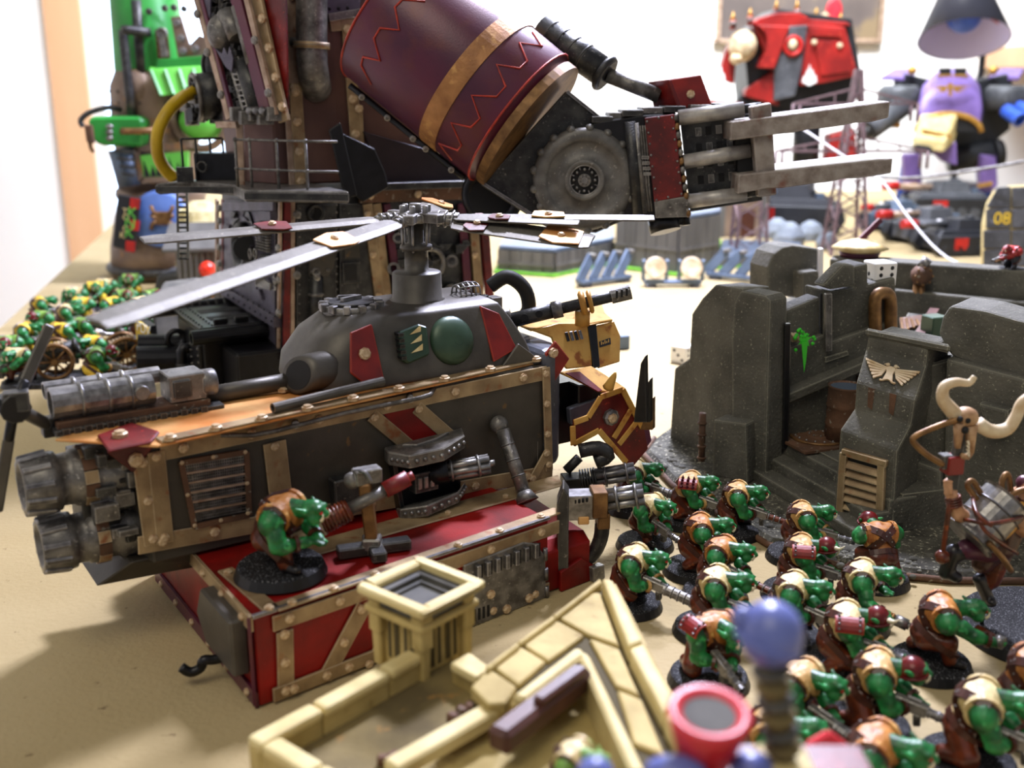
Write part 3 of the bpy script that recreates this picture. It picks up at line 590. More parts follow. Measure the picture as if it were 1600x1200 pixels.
# ================================================================ big walker
WA = radians(30); wa = V((cos(WA), sin(WA), 0)); wb_ = V((-sin(WA), cos(WA), 0)); wz = V((0, 0, 1)); WK = V((-12.6, 58, 0))
def Wp(a, b, z): return WK+wa*a+wb_*b+wz*z
wk = thing('war_walker', 'towering brown and red scrap metal walker with drum shoulder and claw arm', 'walker', (-8, 66, 0))
RF = Plane(WK, -wb_); LF = Plane(WK, -wa); ZB = 12.0
part(wk, 'lower_body', prism([Wp(0.15, .15, .05), Wp(12.7, .15, .05), Wp(12.7, 11, .05), Wp(.15, 11, .05)], wz*ZB, 'steel'), bev=.06)
# corner and frame strips
def wbar(pl, a, b, wd, mat, t=.12, nb=0, off=0.0, r=.2, inset=.1, name='strip'):
    return sbar(wk, pl, a, b, wd, mat, t, nb, off, r, name, inset)
wbar(LF, (440, 312), (437, 566), .3, 'beige_strip', nb=0, t=.15)
wbar(RF, (447, 312), (446, 566), .34, 'red', t=.3)
wbar(RF, (456, 312), (455, 566), .25, 'beige_strip', t=.2)
for y in (388, 438, 489): bolt(wk, LF(436, y, .2), -wa, .22, 'steel_light')
for y in (335, 430, 545): bolt(wk, RF(463, y, .1), -wb_, .24, 'steel_light')
wbar(LF, (341, 312), (341, 455), .45, 'beige_strip', nb=0, t=.15); wbar(LF, (349, 312), (349, 455), .4, 'red', t=.1)
for y in (325, 345, 386, 412, 430): bolt(wk, LF(344, y, .2), -wa, .22, 'steel_light')
wbar(RF, (572, 318), (593, 478), .55, 'rust', nb=3, t=.25); wbar(RF, (588, 318), (606, 478), .5, 'rust', nb=2, t=.12, r=.14)
wbar(RF, (602, 318), (622, 478), .4, 'maroon', t=.3)
wbar(RF, (735, 318), (748, 478), .55, 'rust', nb=3, t=.25); wbar(RF, (720, 318), (732, 478), .5, 'maroon', t=.15); wbar(RF, (752, 318), (764, 478), .5, 'red', t=.3)
wbar(RF, (560, 306), (745, 300), .75, 'baserust', t=.3, nb=3, r=.22); wbar(RF, (560, 292), (745, 286), .4, 'steel', t=.5)
# right face machinery panels
def wpan(pl, pts, t, mat, off=.0, name='panel', bev=.04): return part(wk, name, slab(pl, pts, t, mat, off), bev=bev)
wpan(RF, [(462, 318), (525, 318), (525, 560), (462, 560)], .12, 'steel'); wpan(RF, [(530, 318), (566, 318), (584, 470), (530, 470)], .1, 'steel')
pp = wpan(RF, [(482, 395), (522, 370), (522, 415), (512, 432), (482, 432)], .12, 'hullgrey', .12)
for x, y in ((487, 425), (512, 422), (517, 380)): bolt(pp, RF(x, y, .24), -wb_, .1, 'steel')
part(wk, 'port_hole', torus(RF(493, 333, .15), wb_, .42, .12, 'steel', 18, 6), cyl(RF(493, 333, .1), RF(493, 333, .16), .36, 'blackflat'))
wpan(RF, [(536, 372), (560, 370), (562, 402), (537, 404)], .1, 'hullgrey', .1)
wf = wpan(RF, [(534, 410), (562, 408), (563, 442), (535, 444)], .14, 'steel', .1); part(wf, 'pane', slab(RF, [(539, 415), (557, 413), (558, 437), (540, 439)], .03, 'blackflat', .25))
part(wk, 'wall_pipe', cyl(RF(495, 432, .35), RF(493, 515, .35), .36, 'steel', n=12), torus(RF(494, 460, .35), wz, .38, .08, 'steel_light', 14, 5), torus(RF(493, 503, .35), wz, .38, .08, 'steel_light', 14, 5), cyl(RF(497, 445, .35), RF(494, 425, .7), .2, 'steel_light', n=10), torus(RF(494, 425, .75), wb_, .2, .06, 'steel_light', 12, 5))
part(wk, 'valve_wheel', torus(RF(672, 412, .5), wb_, .85, .16, 'steel_light', 20, 6), *[bar(RF(672, 412, .5), RF(672, 412, .5)+(wa*cos(a)+wz*sin(a))*.8, .12, .1, 'steel') for a in (0.3, 1.9, 3.4, 5.0)], cyl(RF(672, 412, 0), RF(672, 412, .6), .2, 'steel'))
for x, y, r in ((615, 420, .36), (706, 408, .36), (705, 455, .4), (622, 372, .3)): part(wk, 'pipe_end', pipe(RF(x, y, 0), RF(x, y, .6), r, r*.65, 'steel_light', 14, .4))
random.seed(9); mm = []
for i in range(46):
    x = 612+random.random()*112; y = 322+random.random()*150; mm += slab(RF, [(x, y), (x+6+random.random()*16, y-1), (x+6+random.random()*14, y+6+random.random()*12), (x, y+6+random.random()*10)], .1+random.random()*.3, random.choice(['steel', 'black', 'steel', 'steel_light']))
part(wk, 'panel_machinery', mm, kind='stuff', bev=.02)
rv = [RF(526, 320+i*12, .12) for i in range(21)]+[RF(468, 325+i*15, .12) for i in range(15)]
part(wk, 'rivet', rivets(rv, -wb_, .07, 'steel_light'), kind='stuff')
# left face machinery
wpan(LF, [(352, 312), (432, 312), (432, 540), (352, 450)], .1, 'violet_plate')
fwh = LF(384, 388, .3)
part(wk, 'flywheel', torus(LF(380, 388, .3), wa, 1.15, .42, 'steel', 24, 8), cyl(LF(382, 388, .2), LF(384, 388, .6), .7, 'blackflat'), *[torus(LF(x, y, .75), wa, .28, .06, 'steel_light', 14, 5) for x, y in ((391, 397), (399, 397))], label='dark rubber flywheel')
for i in range(4): part(wk, 'coil', *[torus(LF(404+i*5, 362+j*4.5+i*1.2, .35), wz, .13, .06, 'steel_light', 8, 4) for j in range(7)])
random.seed(4); mm = []
for i in range(40):
    x = 354+random.random()*70; y = 318+random.random()*(110+(x-352)*.5); mm += slab(LF, [(x, y), (x+4+random.random()*8, y+1), (x+4+random.random()*9, y+6+random.random()*16), (x, y+5+random.random()*12)], .12+random.random()*.3, random.choice(['steel', 'violet_plate', 'violet_plate', 'black']))
part(wk, 'panel_machinery', mm, kind='stuff', bev=.02)
for i in range(5): part(wk, 'heat_sink', *[strip(LF, (402+i*3, 418+i), (402+i*3, 446-i*2), .09, .1, 'steel_light', .3+.05*i), strip(LF, (402+i*3, 446-i*2), (424, 452-i*2), .09, .1, 'steel_light', .3+.05*i)])
def text(parent, body, loc, size, mat, X, Y, name='lettering', ext=.03):
    cu = bpy.data.curves.new(name, 'FONT'); cu.body = body; cu.size = size*S; cu.extrude = ext*S/2; cu.align_x = 'CENTER'; cu.align_y = 'CENTER'
    t = bpy.data.objects.new(name, cu); COL.objects.link(t); bpy.context.view_layer.update()
    me = bpy.data.meshes.new_from_object(t.evaluated_get(bpy.context.evaluated_depsgraph_get())); bpy.data.objects.remove(t)
    me.materials.clear(); me.materials.append(MATS[mat]); o = bpy.data.objects.new(name, me); COL.objects.link(o)
    X = V(X).normalized(); Y = V(Y).normalized(); Z = X.cross(Y); m = MX((X, Y, Z)).transposed().to_4x4()
    if parent: o.parent = parent; m.translation = (V(loc)-ORG[parent])*S
    else: m.translation = V(loc)*S
    o.matrix_local = m; return o
text(wk, 'HER', LF(428, 440, .42), .62, 'steel_light', -wz, -wb_*1.0)
lg = part(wk, 'ledge', bar(LF(350, 452, .2), LF(434, 503, .2), .5, .65, 'violet_plate', up=wz), bev=.03)
part(lg, 'rivet', *[ball(LF(353+i*8.5, 448+i*5.1, .48), .07, 'black', 6, 4) for i in range(10)], *[ball(LF(356+i*8.5, 461+i*5.1, .48), .07, 'black', 6, 4) for i in range(9)])
wpan(LF, [(352, 316), (432, 310), (432, 330), (352, 330)], .2, 'violet_plate', .1)
# foot with guns
ft = part(wk, 'foot', prism([Wp(-3.6, 3.2, .05), Wp(0, 3.2, .05), Wp(0, 9, .05), Wp(-3.6, 9, .05)], wz*4.3, 'black'), bev=.08, label='black riveted foot block')
part(ft, 'foot_plate', prism([Wp(-3.8, 2.9, 4.5), Wp(-.1, 2.9, 4.5), Wp(-.1, 9.2, 4.5), Wp(-3.8, 9.2, 4.5)], wz*.22, 'black'), bev=.04)
for b_ in (4.6, 6.8): part(ft, 'deck_recess', prism([Wp(-2.7, b_, 4.7), Wp(-.2, b_, 4.7), Wp(-.2, b_+1.1, 4.7), Wp(-2.7, b_+1.1, 4.7)], wz*.04, 'blackflat'))
for a_ in (-2.4, -1.2): part(ft, 'cleat', box(Wp(a_, 3.7, 4.85), (.8, .3, .28), 'black', WA), bev=.05)
part(ft, 'rivet', *[ball(Wp(-3.6, 3.2+.6*i, 4.74), .07, 'steel', 6, 4) for i in range(10)], *[ball(Wp(-3.0, 3.3+.6*i, 4.74), .07, 'steel', 6, 4) for i in range(10)])
part(ft, 'gun_barrel', pipe(Wp(.1, 2.5, 4.3), Wp(-4.4, 2.5, 4.3), .42, .3, 'black', 14, .5)); part(ft, 'gun_barrel', pipe(Wp(.1, 9.6, 4.6), Wp(-5.2, 9.6, 4.6), .42, .3, 'black', 14, .5), *[torus(Wp(-.6-.5*i, 9.6, 4.6), wa, .43, .06, 'steel', 12, 5) for i in range(6)])
part(ft, 'magazine_box', prism([Wp(-2.6, .2, .05), Wp(.1, .2, .05), Wp(.1, 3.2, .05), Wp(-2.6, 3.2, .05)], wz*3.6, 'black'), bev=.12)
fl = Plane(Wp(-3.6, 5, 0), -wa)
dr = part(ft, 'foot_door', prism([Wp(-3.6, 3.5, .4), Wp(-3.6, 5.4, .4), Wp(-3.6, 5.4, 3.6), Wp(-3.6, 3.5, 3.6)], -wa*.2, 'black'), bev=.04)
part(dr, 'rivet', *[ball(Wp(-3.82, 3.65, .6+.4*i), .07, 'steel_light', 6, 4) for i in range(8)], *[ball(Wp(-3.82, 5.25, .6+.4*i), .07, 'steel_light', 6, 4) for i in range(8)])
part(ft, 'foot_pipe', tube([Wp(-3.7, 6.0, 2.9), Wp(-4.2, 6.0, 2.8), Wp(-4.2, 6.0, .5)], .3, 'black', 10, 3), torus(Wp(-4.2, 6, 2.0), wz, .33, .08, 'steel', 12, 5))
part(ft, 'shackle', torus(Wp(-4.1, 7.6, 3.2), wb_, .5, .18, 'black', 16, 6))
for k, (dz, db) in enumerate(((1.9, 7.4), (2.5, 8.8))): part(ft, 'exhaust', pipe(Wp(-3.4, db, dz), Wp(-6.4+.4*k, db+.5, dz+.2), .85-.2*k, .68-.2*k, 'black', 18, 1.2))
# balcony
bp_ = [onz(x, y, ZB+.55) for x, y in ((243, 287), (300, 284), (363, 288), (382, 297), (545, 299))]
bal = part(wk, 'balcony', prism(bp_+[bp_[-1]+wb_*6, Wp(4, 9, ZB+.55), bp_[0]+V((2.5, 5, 0))], -wz*.6, 'steel_light'), bev=.06)
for a_, b_ in ((0, 2), (3, 4)): part(bal, 'edge_grip', bar(bp_[a_]-wz*.3-V((0, .05, 0)), bp_[b_]-wz*.3-V((0, .05, 0)), .1, .35, 'steel', up=wz))
rl_ = []
rb = [onz(x, y, ZB+.55) for x, y in ((372, 292), (394, 293), (436, 295), (481, 297), (530, 298))]
hts = 2.45
rail = part(wk, 'railing', *[cyl(p, p+wz*hts, .08, 'steel_light', n=8) for p in rb[:4]], bev=0)
part(rail, 'rail_rod', tube([p+wz*hts for p in rb], .07, 'steel_light', 6)); part(rail, 'rail_rod', tube([p+wz*.95 for p in rb], .07, 'steel_light', 6))
part(rail, 'rail_joint', *[ball(p+wz*h_, .13, 'steel_light', 8, 6) for p in rb[:4] for h_ in (.95, hts)])
r2 = [onz(x, y, ZB+.55) for x, y in ((288, 283), (310, 282), (332, 281), (352, 281))]
rail2 = part(wk, 'railing', *[cyl(p, p+wz*2.3, .07, 'black', n=8) for p in r2]); part(rail2, 'rail_rod', tube([p+wz*2.3 for p in r2], .07, 'black', 6))
part(wk, 'black_crate', box(onz(330, 282, ZB+.55)+wz*.75+V((.4, .8, 0)), (2.6, 1.6, 1.5), 'black', WA-.5), torus(onz(316, 284, ZB+.55)+wz*.8+V((.0, .2, 0)), (.3, 1, 0), .28, .07, 'steel', 12, 5), bev=.05)
hz = [ony(x, y, Y_) for x, y, Y_ in ((306, 142, 66), (283, 154, 64.5), (262, 175, 63), (247, 205, 62.5), (246, 238, 62.5), (256, 262, 63), (272, 278, 63.5))]
part(wk, 'yellow_hose', tube(hz, .36, 'yellow_hose', 12, 5), label='bright yellow rubber hose')
part(wk, 'hose_collar', cyl(hz[-1], hz[-1]+(hz[-1]-hz[-2]).normalized()*.4, .42, 'steel_light', n=12), box(onz(290, 284, ZB+.55)+wz*.4, (.9, .4, .8), 'steel', .3))
fan = ony(306, 152, 66)
part(wk, 'fan_drum', cyl(fan, fan+V((1.6, .8, .2)), 1.35, 'steel', n=20), torus(fan, (1, .5, .1), 1.3, .15, 'steel_light', 20, 6), *[ball(fan+V((.4*cos(a), -.9*cos(a), 1.0*sin(a)))-V((.1, .05, 0)), .14, 'blackflat', 8, 6) for a in [i*pi/4 for i in range(8)]])
random.seed(12); mm = []
for i in range(40):
    p = ony(296+random.random()*45, 105+random.random()*85, 66+random.random()*2); mm += box(p, (.3+random.random()*.8, .3+random.random()*.6, .3+random.random()*.7), random.choice(['steel', 'steel_light', 'black']), random.random())
part(wk, 'pump_machinery', mm, kind='stuff', bev=.04)
for y in (103, 160): part(wk, 'round_cover', cyl(ony(337, y, 66), ony(337, y, 66)+V((.5, .6, 0)), 1.1, 'steel', n=20), torus(ony(337, y, 65.9), (.6, 1, 0), 1.05, .12, 'steel', 20, 6))
# upper body core
ub = [Wp(.6, 1.4, 0), Wp(4.0, .9, 0), Wp(9.5, .9, 0), Wp(13.6, 2.5, 0), Wp(13.6, 9, 0), Wp(9, 11, 0), Wp(2, 11, 0), Wp(-.4, 7.5, 0), Wp(-.4, 3.4, 0)]
part(wk, 'upper_body', loft([[p+wz*(ZB+.5) for p in ub], [p+wz*33 for p in ub]], 'brown_panel', False), bev=.1, label='curved brown upper body plating')
UR = Plane(Wp(5, .85, 0), -wb_)
UL = Plane(Wp(1.2, 1.2, 0), -wb_*.92-wa*.4)
def ubar(pl, a, b, wd, mat, t=.15, nb=0, off=.0, r=.24, inset=.08): return sbar(wk, pl, a, b, wd, mat, t, nb, off, r, 'strip', inset)
ubar(UR, (455, -20), (460, 150), .85, 'beige_strip', nb=2, off=.02); ubar(UR, (460, 130), (471, 296), .7, 'rust', nb=4, off=.06)
ubar(UR, (449, 178), (456, 296), .3, 'beige_strip')
ubar(UR, (541, 30), (556, 225), .65, 'rust', nb=4, off=.04); ubar(UR, (560, 165), (562, 225), .4, 'rust', nb=1)
ubar(UR, (515, 40), (560, 36), .6, 'rust', nb=0); ubar(UR, (510, 28), (560, 20), .4, 'steel_light', t=.4)
part(wk, 'riveted_plate', slab(UR, [(508, -30), (565, -30), (560, 22), (508, 24)], .2, 'violet_plate', .02), bev=.04)
part(wk, 'rivet', *[ball(UR(515+i*14, 14-i*.8, .24), .09, 'black', 6, 4) for i in range(3)])
ubar(UL, (374, 190), (378, 290), .35, 'beige_strip')
# chimney pipe
ep = [UR(487, -40, 1.0), UR(487, 60, 1.0), UR(488, 100, 1.0), UR(491, 122, .7), UR(494, 138, -.2)]
part(wk, 'exhaust_stack', tube(ep, .82, 'steel_light', 18, 4), torus(UR(487, 70, 1.0), wz, .86, .1, 'steel_light', 20, 6), cyl(UR(487, 66, 1.0), UR(487, 76, 1.0), .95, 'rust', n=20), cyl(UR(455, 66, .2), UR(472, 66, .6), .25, 'steel_light', n=8), label='sooty steel exhaust stack bending into the body')
# slanted frame at the shoulder
SL = Plane(Wp(-.5, 1.0, 0), (-.62, -.78, 0))
def lbar(a, b, wd, mat, t=.2, nb=0, off=0.0, r=.25): return sbar(wk, SL, a, b, wd, mat, t, nb, off, r, 'strip', .1)
part(wk, 'shoulder_back', slab(SL, [(315, -40), (440, -40), (452, 186), (362, 186)], .1, 'black', -.6))
lbar((303, -30), (361, 186), .4, 'beige_strip', off=.3); lbar((311, -30), (368, 186), .25, 'maroon', off=.5)
for x, y in ((309, 22), (325, 82), (346, 148)): bolt(wk, SL(x, y, .5), SL.n, .22, 'steel_light')
lbar((362, -40), (421, 182), .8, 'maroon', off=.3); lbar((379, -40), (433, 180), .35, 'beige_strip', off=.45, nb=0)
for x, y in ((399, 63), (420, 145)): bolt(wk, SL(x, y, .8), SL.n, .22, 'steel_light')
lbar((396, -40), (447, 190), .75, 'rust', nb=5, off=.1)
part(wk, 'red_panel', slab(SL, [(408, -40), (448, -40), (452, 170), (446, 170)], .1, 'red', -.1))
random.seed(21); mm = []
for i in range(150):
    t = random.random(); x = 322+t*55+random.random()*38; y = -10+t*180+random.random()*15
    if x > 372+t*48: continue
    mm += slab(SL, [(x, y), (x+3+random.random()*6, y-2), (x+4+random.random()*6, y+5+random.random()*9), (x+2, y+5+random.random()*7)], .2+random.random()*.5, random.choice(['steel', 'steel_light', 'black', 'steel']), -.4)
part(wk, 'shoulder_machinery', mm, kind='stuff', bev=.03)
part(wk, 'shoulder_pipe', cyl(SL(352, 20, .2), SL(372, 60, .2), .5, 'steel_light', n=12)); part(wk, 'shoulder_pipe', cyl(SL(380, 95, .1), SL(405, 175, .1), .5, 'steel', n=12)); part(wk, 'shoulder_pipe', cyl(SL(368, 10, .3), SL(392, 100, .3), .25, 'steel_light', n=10))
part(wk, 'round_tank', ball(SL(347, 52, .2), (.8, .8, 1.0), 'steel_light', 14, 10))
part(wk, 'saw_plate', slab(SL, [(338, 75), (349, 84), (352, 74), (358, 86), (361, 72), (367, 92), (365, 112), (356, 106)], .12, 'violet_plate', .6), bev=.02)
part(wk, 'saw_plate', slab(SL, [(310, -20), (332, -20), (331, 28), (322, 30)], .12, 'violet_plate', .5), bev=.02)
ldr = part(wk, 'ladder', bar(SL(362, 112, .5), SL(380, 172, .5), .1, .1, 'steel_light'), bar(SL(371, 112, .5), SL(388, 170, .5), .1, .1, 'steel_light'), *[bar(SL(363+i*2.6, 116+i*8.5, .5), SL(372+i*2.5, 116+i*8.2, .5), .08, .08, 'steel_light') for i in range(7)])
part(wk, 'lower_clutter', *[box(SL(372+i*14, 178+(i % 2)*6, .5), (.8, .5, .7), 'steel_light', .5) for i in range(5)], *[cyl(SL(388+i*10, 172, .9), SL(396+i*10, 176, .9), .22, 'gunmetal', n=8) for i in range(3)], bev=.04)
part(wk, 'rust_plate', slab(SL, [(340, 190), (372, 190), (374, 200), (342, 200)], .2, 'beige_strip', .2), bev=.02)
# dark fin by the balcony
finp = Plane(Wp(5.5, -1.2, 0), (.3, -1, 0))
part(wk, 'dark_fin', slab(finp, [(513, 203), (531, 191), (557, 305), (541, 309), (533, 290)], .35, 'black'), slab(finp, [(528, 205), (584, 232), (600, 268), (606, 292), (566, 315), (548, 300)], .3, 'black', -.5), bev=.04)
part(wk, 'hip_plate', slab(UR, [(566, 205), (760, 260), (760, 286), (600, 292)], .2, 'brown_shadowed', .1), bev=.03)  # shadow under the drum is put into this plate's colour
# ---- shoulder drum
dA = ony(612, 22, 55.2); dB = ony(811, 186, 53.4); dd = (dB-dA); DL = dd.length; dn = dd/DL; DR = 3.68
def dcyl(x, y, r=DR):
    d = ray(x, y).normalized(); o = C0-dA; a = d-dn*d.dot(dn); b = o-dn*o.dot(dn); A = a.dot(a); Bq = 2*a.dot(b); Cq = b.dot(b)-r*r; k = Bq*Bq-4*A*Cq
    t = (-Bq-sqrt(max(k, 0)))/(2*A); return C0+d*t
drum = part(wk, 'shoulder_drum', lathe(dA, dn, [(-.02, DR*.3), (0, DR*.99), (.1, DR), (DL-.1, DR), (DL, DR*.99), (DL+.02, DR*.95), (DL+.45, DR*.93), (DL+.5, DR*.3)], 'maroon', 64), label='dark maroon shoulder drum with zigzag lines')
tb_ = (dcyl(738, 92)-dA).dot(dn)
part(drum, 'rust_band', lathe(dA+dn*(tb_-.48), dn, [(0, DR*.98), (0, DR+.07), (.96, DR+.07), (.96, DR*.98)], 'rust_band', 64, False, False), label='rusty metal band')
part(drum, 'rim_line', torus(dA+dn*.04, dn, DR, .06, 'maroon_line', 64, 5)); part(drum, 'rim_line', torus(dB-dn*.04, dn, DR, .06, 'maroon_line', 64, 5))
part(drum, 'end_flange', lathe(dB+dn*.3, dn, [(0, DR*.3), (0, DR*.96), (.45, DR*.96), (.45, DR*.3)], 'brass', 48, False))
for zz in (((664, 2), (629, -1), (617, 11), (624, 47), (594, 44), (584, 60), (594, 95), (567, 89), (564, 102), (580, 132)), ((832, 50), (847, 72), (812, 67), (824, 95), (812, 107), (776, 101), (790, 135), (776, 151), (737, 149), (750, 185), (736, 199), (705, 192), (721, 227), (715, 235), (686, 224), (706, 250))):
    part(drum, 'zigzag_line', tube([dcyl(x, y, DR+.02) for x, y in zz], .055, 'maroon_line', 5))
de = [dcyl(545+i*20, 122+i*16.2, DR*.99) for i in range(10)]
part(drum, 'lower_edge', tube([p+V((0, .3, -.35)) for p in de], .16, 'black', 6)); 
for i in (1, 3, 5, 6, 8): bolt(drum, de[i]+V((0, -.05, -.4)), (0, -1, -.3), .16, 'steel_light')
part(wk, 'shoulder_joint', cyl(dA+V((2.5, 2, -2.4)), dA+V((4.2, 8, -2.8)), 2.5, 'black', n=24), torus(ony(770, 305, 54), (0.2, 1, 0), 1.3, .3, 'black', 20, 6), cyl(ony(770, 305, 54), ony(770, 305, 56), 1.2, 'blackflat', n=20))
# ---- arm
AY = 52.6; AP = Plane((0, AY, 0), (0, -1, 0))
part(wk, 'arm_plate', slab(AP, [(752, 288), (884, 142), (926, 176), (1000, 215), (1000, 330), (930, 362), (858, 356)], .5, 'steel', -.6), bev=.05)
for a, b in (((755, 286), (862, 354)), ((886, 143), (935, 182))): part(wk, 'arm_edge', strip(AP, a, b, .14, .2, 'gunmetal', -.1))
wc = AP(912, 280, .3); fr = V((0, -1, 0)); sc_ = 1/32.2
wheel = part(wk, 'arm_wheel', lathe(wc, fr, [(-.3, 2.3), (-.3, 2.42), (.35, 2.42), (.55, 2.25), (.6, 1.9), (.5, 1.78), (.42, 1.7), (.42, .95), (.62, .95), (.66, .9), (.66, .72), (.45, .7), (.45, .02)], 'wheelgrey', 40), label='big grey wheel with bolted hub')
part(wheel, 'tyre_lug', *[ball(wc+V((cos(a)*2.38, -.25, sin(a)*2.38)), (.22, .3, .22), 'wheelgrey', 8, 6) for a in [i*2*pi/17 for i in range(17)]])
hub = part(wheel, 'hub', cyl(wc+fr*.46, wc+fr*.5, .68, 'blackflat', n=24), torus(wc+fr*.62, fr, .70, .05, 'silver', 28, 5), cyl(wc+fr*.45, wc+fr*.66, .3, 'steel_light', n=18), cyl(wc+fr*.6, wc+fr*.82, .13, 'silver', n=12), *[ball(wc+fr*.55+V((cos(a)*.5, 0, sin(a)*.5)), .08, 'silver', 6, 4) for a in [i*pi/4 for i in range(8)]], *[bar(wc+fr*.56+V((cos(a)*.52, 0, sin(a)*.52)), wc+fr*.56+V((cos(a)*.72, 0, sin(a)*.72)), .05, .05, 'silver') for a in [i*pi/4+pi/8 for i in range(8)]], *[ball(wc+fr*.68+V((cos(a)*.22, 0, sin(a)*.22)), .035, 'silver', 6, 4) for a in [i*pi/4 for i in range(8)]])
# gun housing
HP_ = Plane((0, AY-.3, 0), (-.06, -1, 0))
hsg = part(wk, 'gun_housing', prism([HP_(925, 192), HP_(1000, 180), HP_(1060, 178), HP_(1078, 338), HP_(1000, 345), HP_(940, 340)], V((.1, 3.4, .2)), 'black'), bev=.06, label='dark riveted gun housing')
for i, (x, y) in enumerate(((928, 186), (955, 180), (975, 176), (1005, 172), (1040, 170), (1080, 168), (1120, 166))): part(hsg, 'top_block', box(HP_(x+10, y, -.8-.3*(i % 2)), (1.0, 1.6, .3), ['steel', 'steel_light'][i % 2], .05), bev=.03)
part(hsg, 'side_pipe', cyl(HP_(984, 190, .2), HP_(997, 335, .2), .27, 'steel', n=12)); part(hsg, 'side_pipe', cyl(HP_(993, 192, .2), HP_(1006, 333, .2), .16, 'steel_light', n=10))
for i in range(3): part(hsg, 'cable', tube([HP_(1000+i*4, 196, .15), HP_(1004+i*4, 240, .2), HP_(1006+i*4, 290, .2), HP_(1011+i*4, 330, .15)], .06, 'steel_light', 6, 3))
for i in range(4): part(hsg, 'clip', box(HP_(1008+i, 246+i*8.5, .3), (.35, .2, .14), 'steel_light'))
mp_ = part(hsg, 'maroon_plate', slab(HP_, [(1007, 184), (1053, 178), (1067, 306), (1022, 315)], .2, 'red', .25), bev=.03)
rp = [(1011+i*2.1, 190+i*17.5) for i in range(8)]+[(1050+i*2.1, 184+i*17) for i in range(8)]+[(1029, 184), (1044, 308)]
part(mp_, 'rivet', *[ball(HP_(x, y, .47), .06, 'silver', 6, 4) for x, y in rp])
part(hsg, 'lower_plate', slab(HP_, [(1022, 314), (1072, 306), (1077, 338), (1024, 340)], .25, 'steel_light', .2), bev=.03)
for i in range(12): part(hsg, 'chain_link', ball(HP_(1056+i*1.75, 184+i*13.6, .35), (.14, .15, .19), 'brass' if i % 2 else 'steel_light', 8, 6))
part(hsg, 'inner_panel', slab(HP_, [(1062, 186), (1180, 172), (1190, 312), (1078, 330)], .3, 'steel', -.9), bev=.03)
for c_ in range(4):
    for r_ in range(5):
        x, y = 1086+c_*16+r_*1.4, 200+r_*25-c_*2; part(hsg, 'panel_window', slab(HP_, [(x, y), (x+9, y-1), (x+10, y+12), (x+1, y+13)], .05, 'blackflat' if (c_+r_) % 2 else 'steel_light', -.6))
part(hsg, 'dark_mount', slab(HP_, [(1148, 200), (1182, 196), (1184, 236), (1146, 238)], .6, 'blackflat', -.5), slab(HP_, [(1150, 245), (1186, 240), (1188, 268), (1150, 270)], .6, 'blackflat', -.5))
for a, b, r in (((1060, 184), (1162, 171), .36), ((1068, 253), (1172, 235), .34), ((1074, 315), (1166, 302), .34)):
    p, q = HP_(*a, .1), HP_(*b, .1); part(hsg, 'piston', cyl(p, q, r, 'piston', n=14), cyl(q, q+(q-p).normalized()*.8, r*.65, 'steel', n=12), label='bright steel piston')
part(wk, 'under_barrel', cyl(HP_(1035, 340, -.6), HP_(1040, 362, -.4), .75, 'black', n=16), *[cyl(HP_(1052+i*9, 335, -.6), HP_(1054+i*9, 352, -.5), .22, 'black', n=10) for i in range(3)])
# claw beams
CY = 50.6
def beam(a, b, dy, hpx, mat, name='claw_beam'):
    p, q = ony(a[0], a[1], CY), ony(b[0], b[1], CY-1.0); n = 10; rs = []; random.seed(int(a[0]))
    for i in range(n+1):
        t = i/n; c = p.lerp(q, t); h = hpx/32.5*(1-.15*t)+random.uniform(-.05, .05); rs.append([c, c+V((0, dy, .0)), c+V((0, dy, -h)), c+V((0, 0, -h))])
    return part(wk, name, loft(rs, mat, False), bev=.05)
beam((1142, 190), (1391, 158), 2.6, 29, 'beige_steel'); beam((1154, 273), (1395, 247), 3.4, 27, 'beige_steel')
CP = Plane((0, CY+.4, 0), (0, -1, 0))
part(wk, 'claw_post', slab(CP, [(1168, 166), (1200, 160), (1208, 302), (1180, 306)], .7, 'beige_steel', -.4), bev=.05)
# upper piston and red box
pA, pB = ony(845, 45, 55.5), ony(950, 118, 54); pd = (pB-pA).normalized()
part(wk, 'ram_cylinder', cyl(pA, pB, .72, 'steel', n=18), torus(pB-pd*.2, pd, .78, .16, 'steel', 18, 6), cyl(pB, ony(1030, 150, 53.6), .36, 'steel_light', n=14), *[torus(pA+pd*(.6+i*.7), pd, .73, .05, 'steel', 16, 5) for i in range(4)], label='dark steel ram with thick cylinder')
part(wk, 'red_box', slab(Plane((0, 52.6, 0), (.05, -1, 0)), [(1044, 124), (1093, 117), (1110, 163), (1060, 170)], .3, 'red_edge'), prism([ony(1044, 124, 52.6), ony(1060, 170, 52.6), ony(1022, 172, 54.4), ony(1012, 128, 54.4)], V((1.2, .6, 0)), 'red'), bev=.04)
bolt(wk, Plane((0, 52.3, 0), (.05, -1, 0))(1079, 147), (0, -1, 0), .2)
# left ladder by the balcony
la = ony(277, 300, 63); lb_ = ony(279, 404, 61)
part(wk, 'ladder', bar(la, lb_, .14, .14, 'black'), bar(la+V((.55, 0, 0)), lb_+V((.55, 0, 0)), .14, .14, 'black'), *[bar(la.lerp(lb_, i/13), la.lerp(lb_, i/13)+V((.55, 0, 0)), .1, .12, 'black') for i in range(14)])
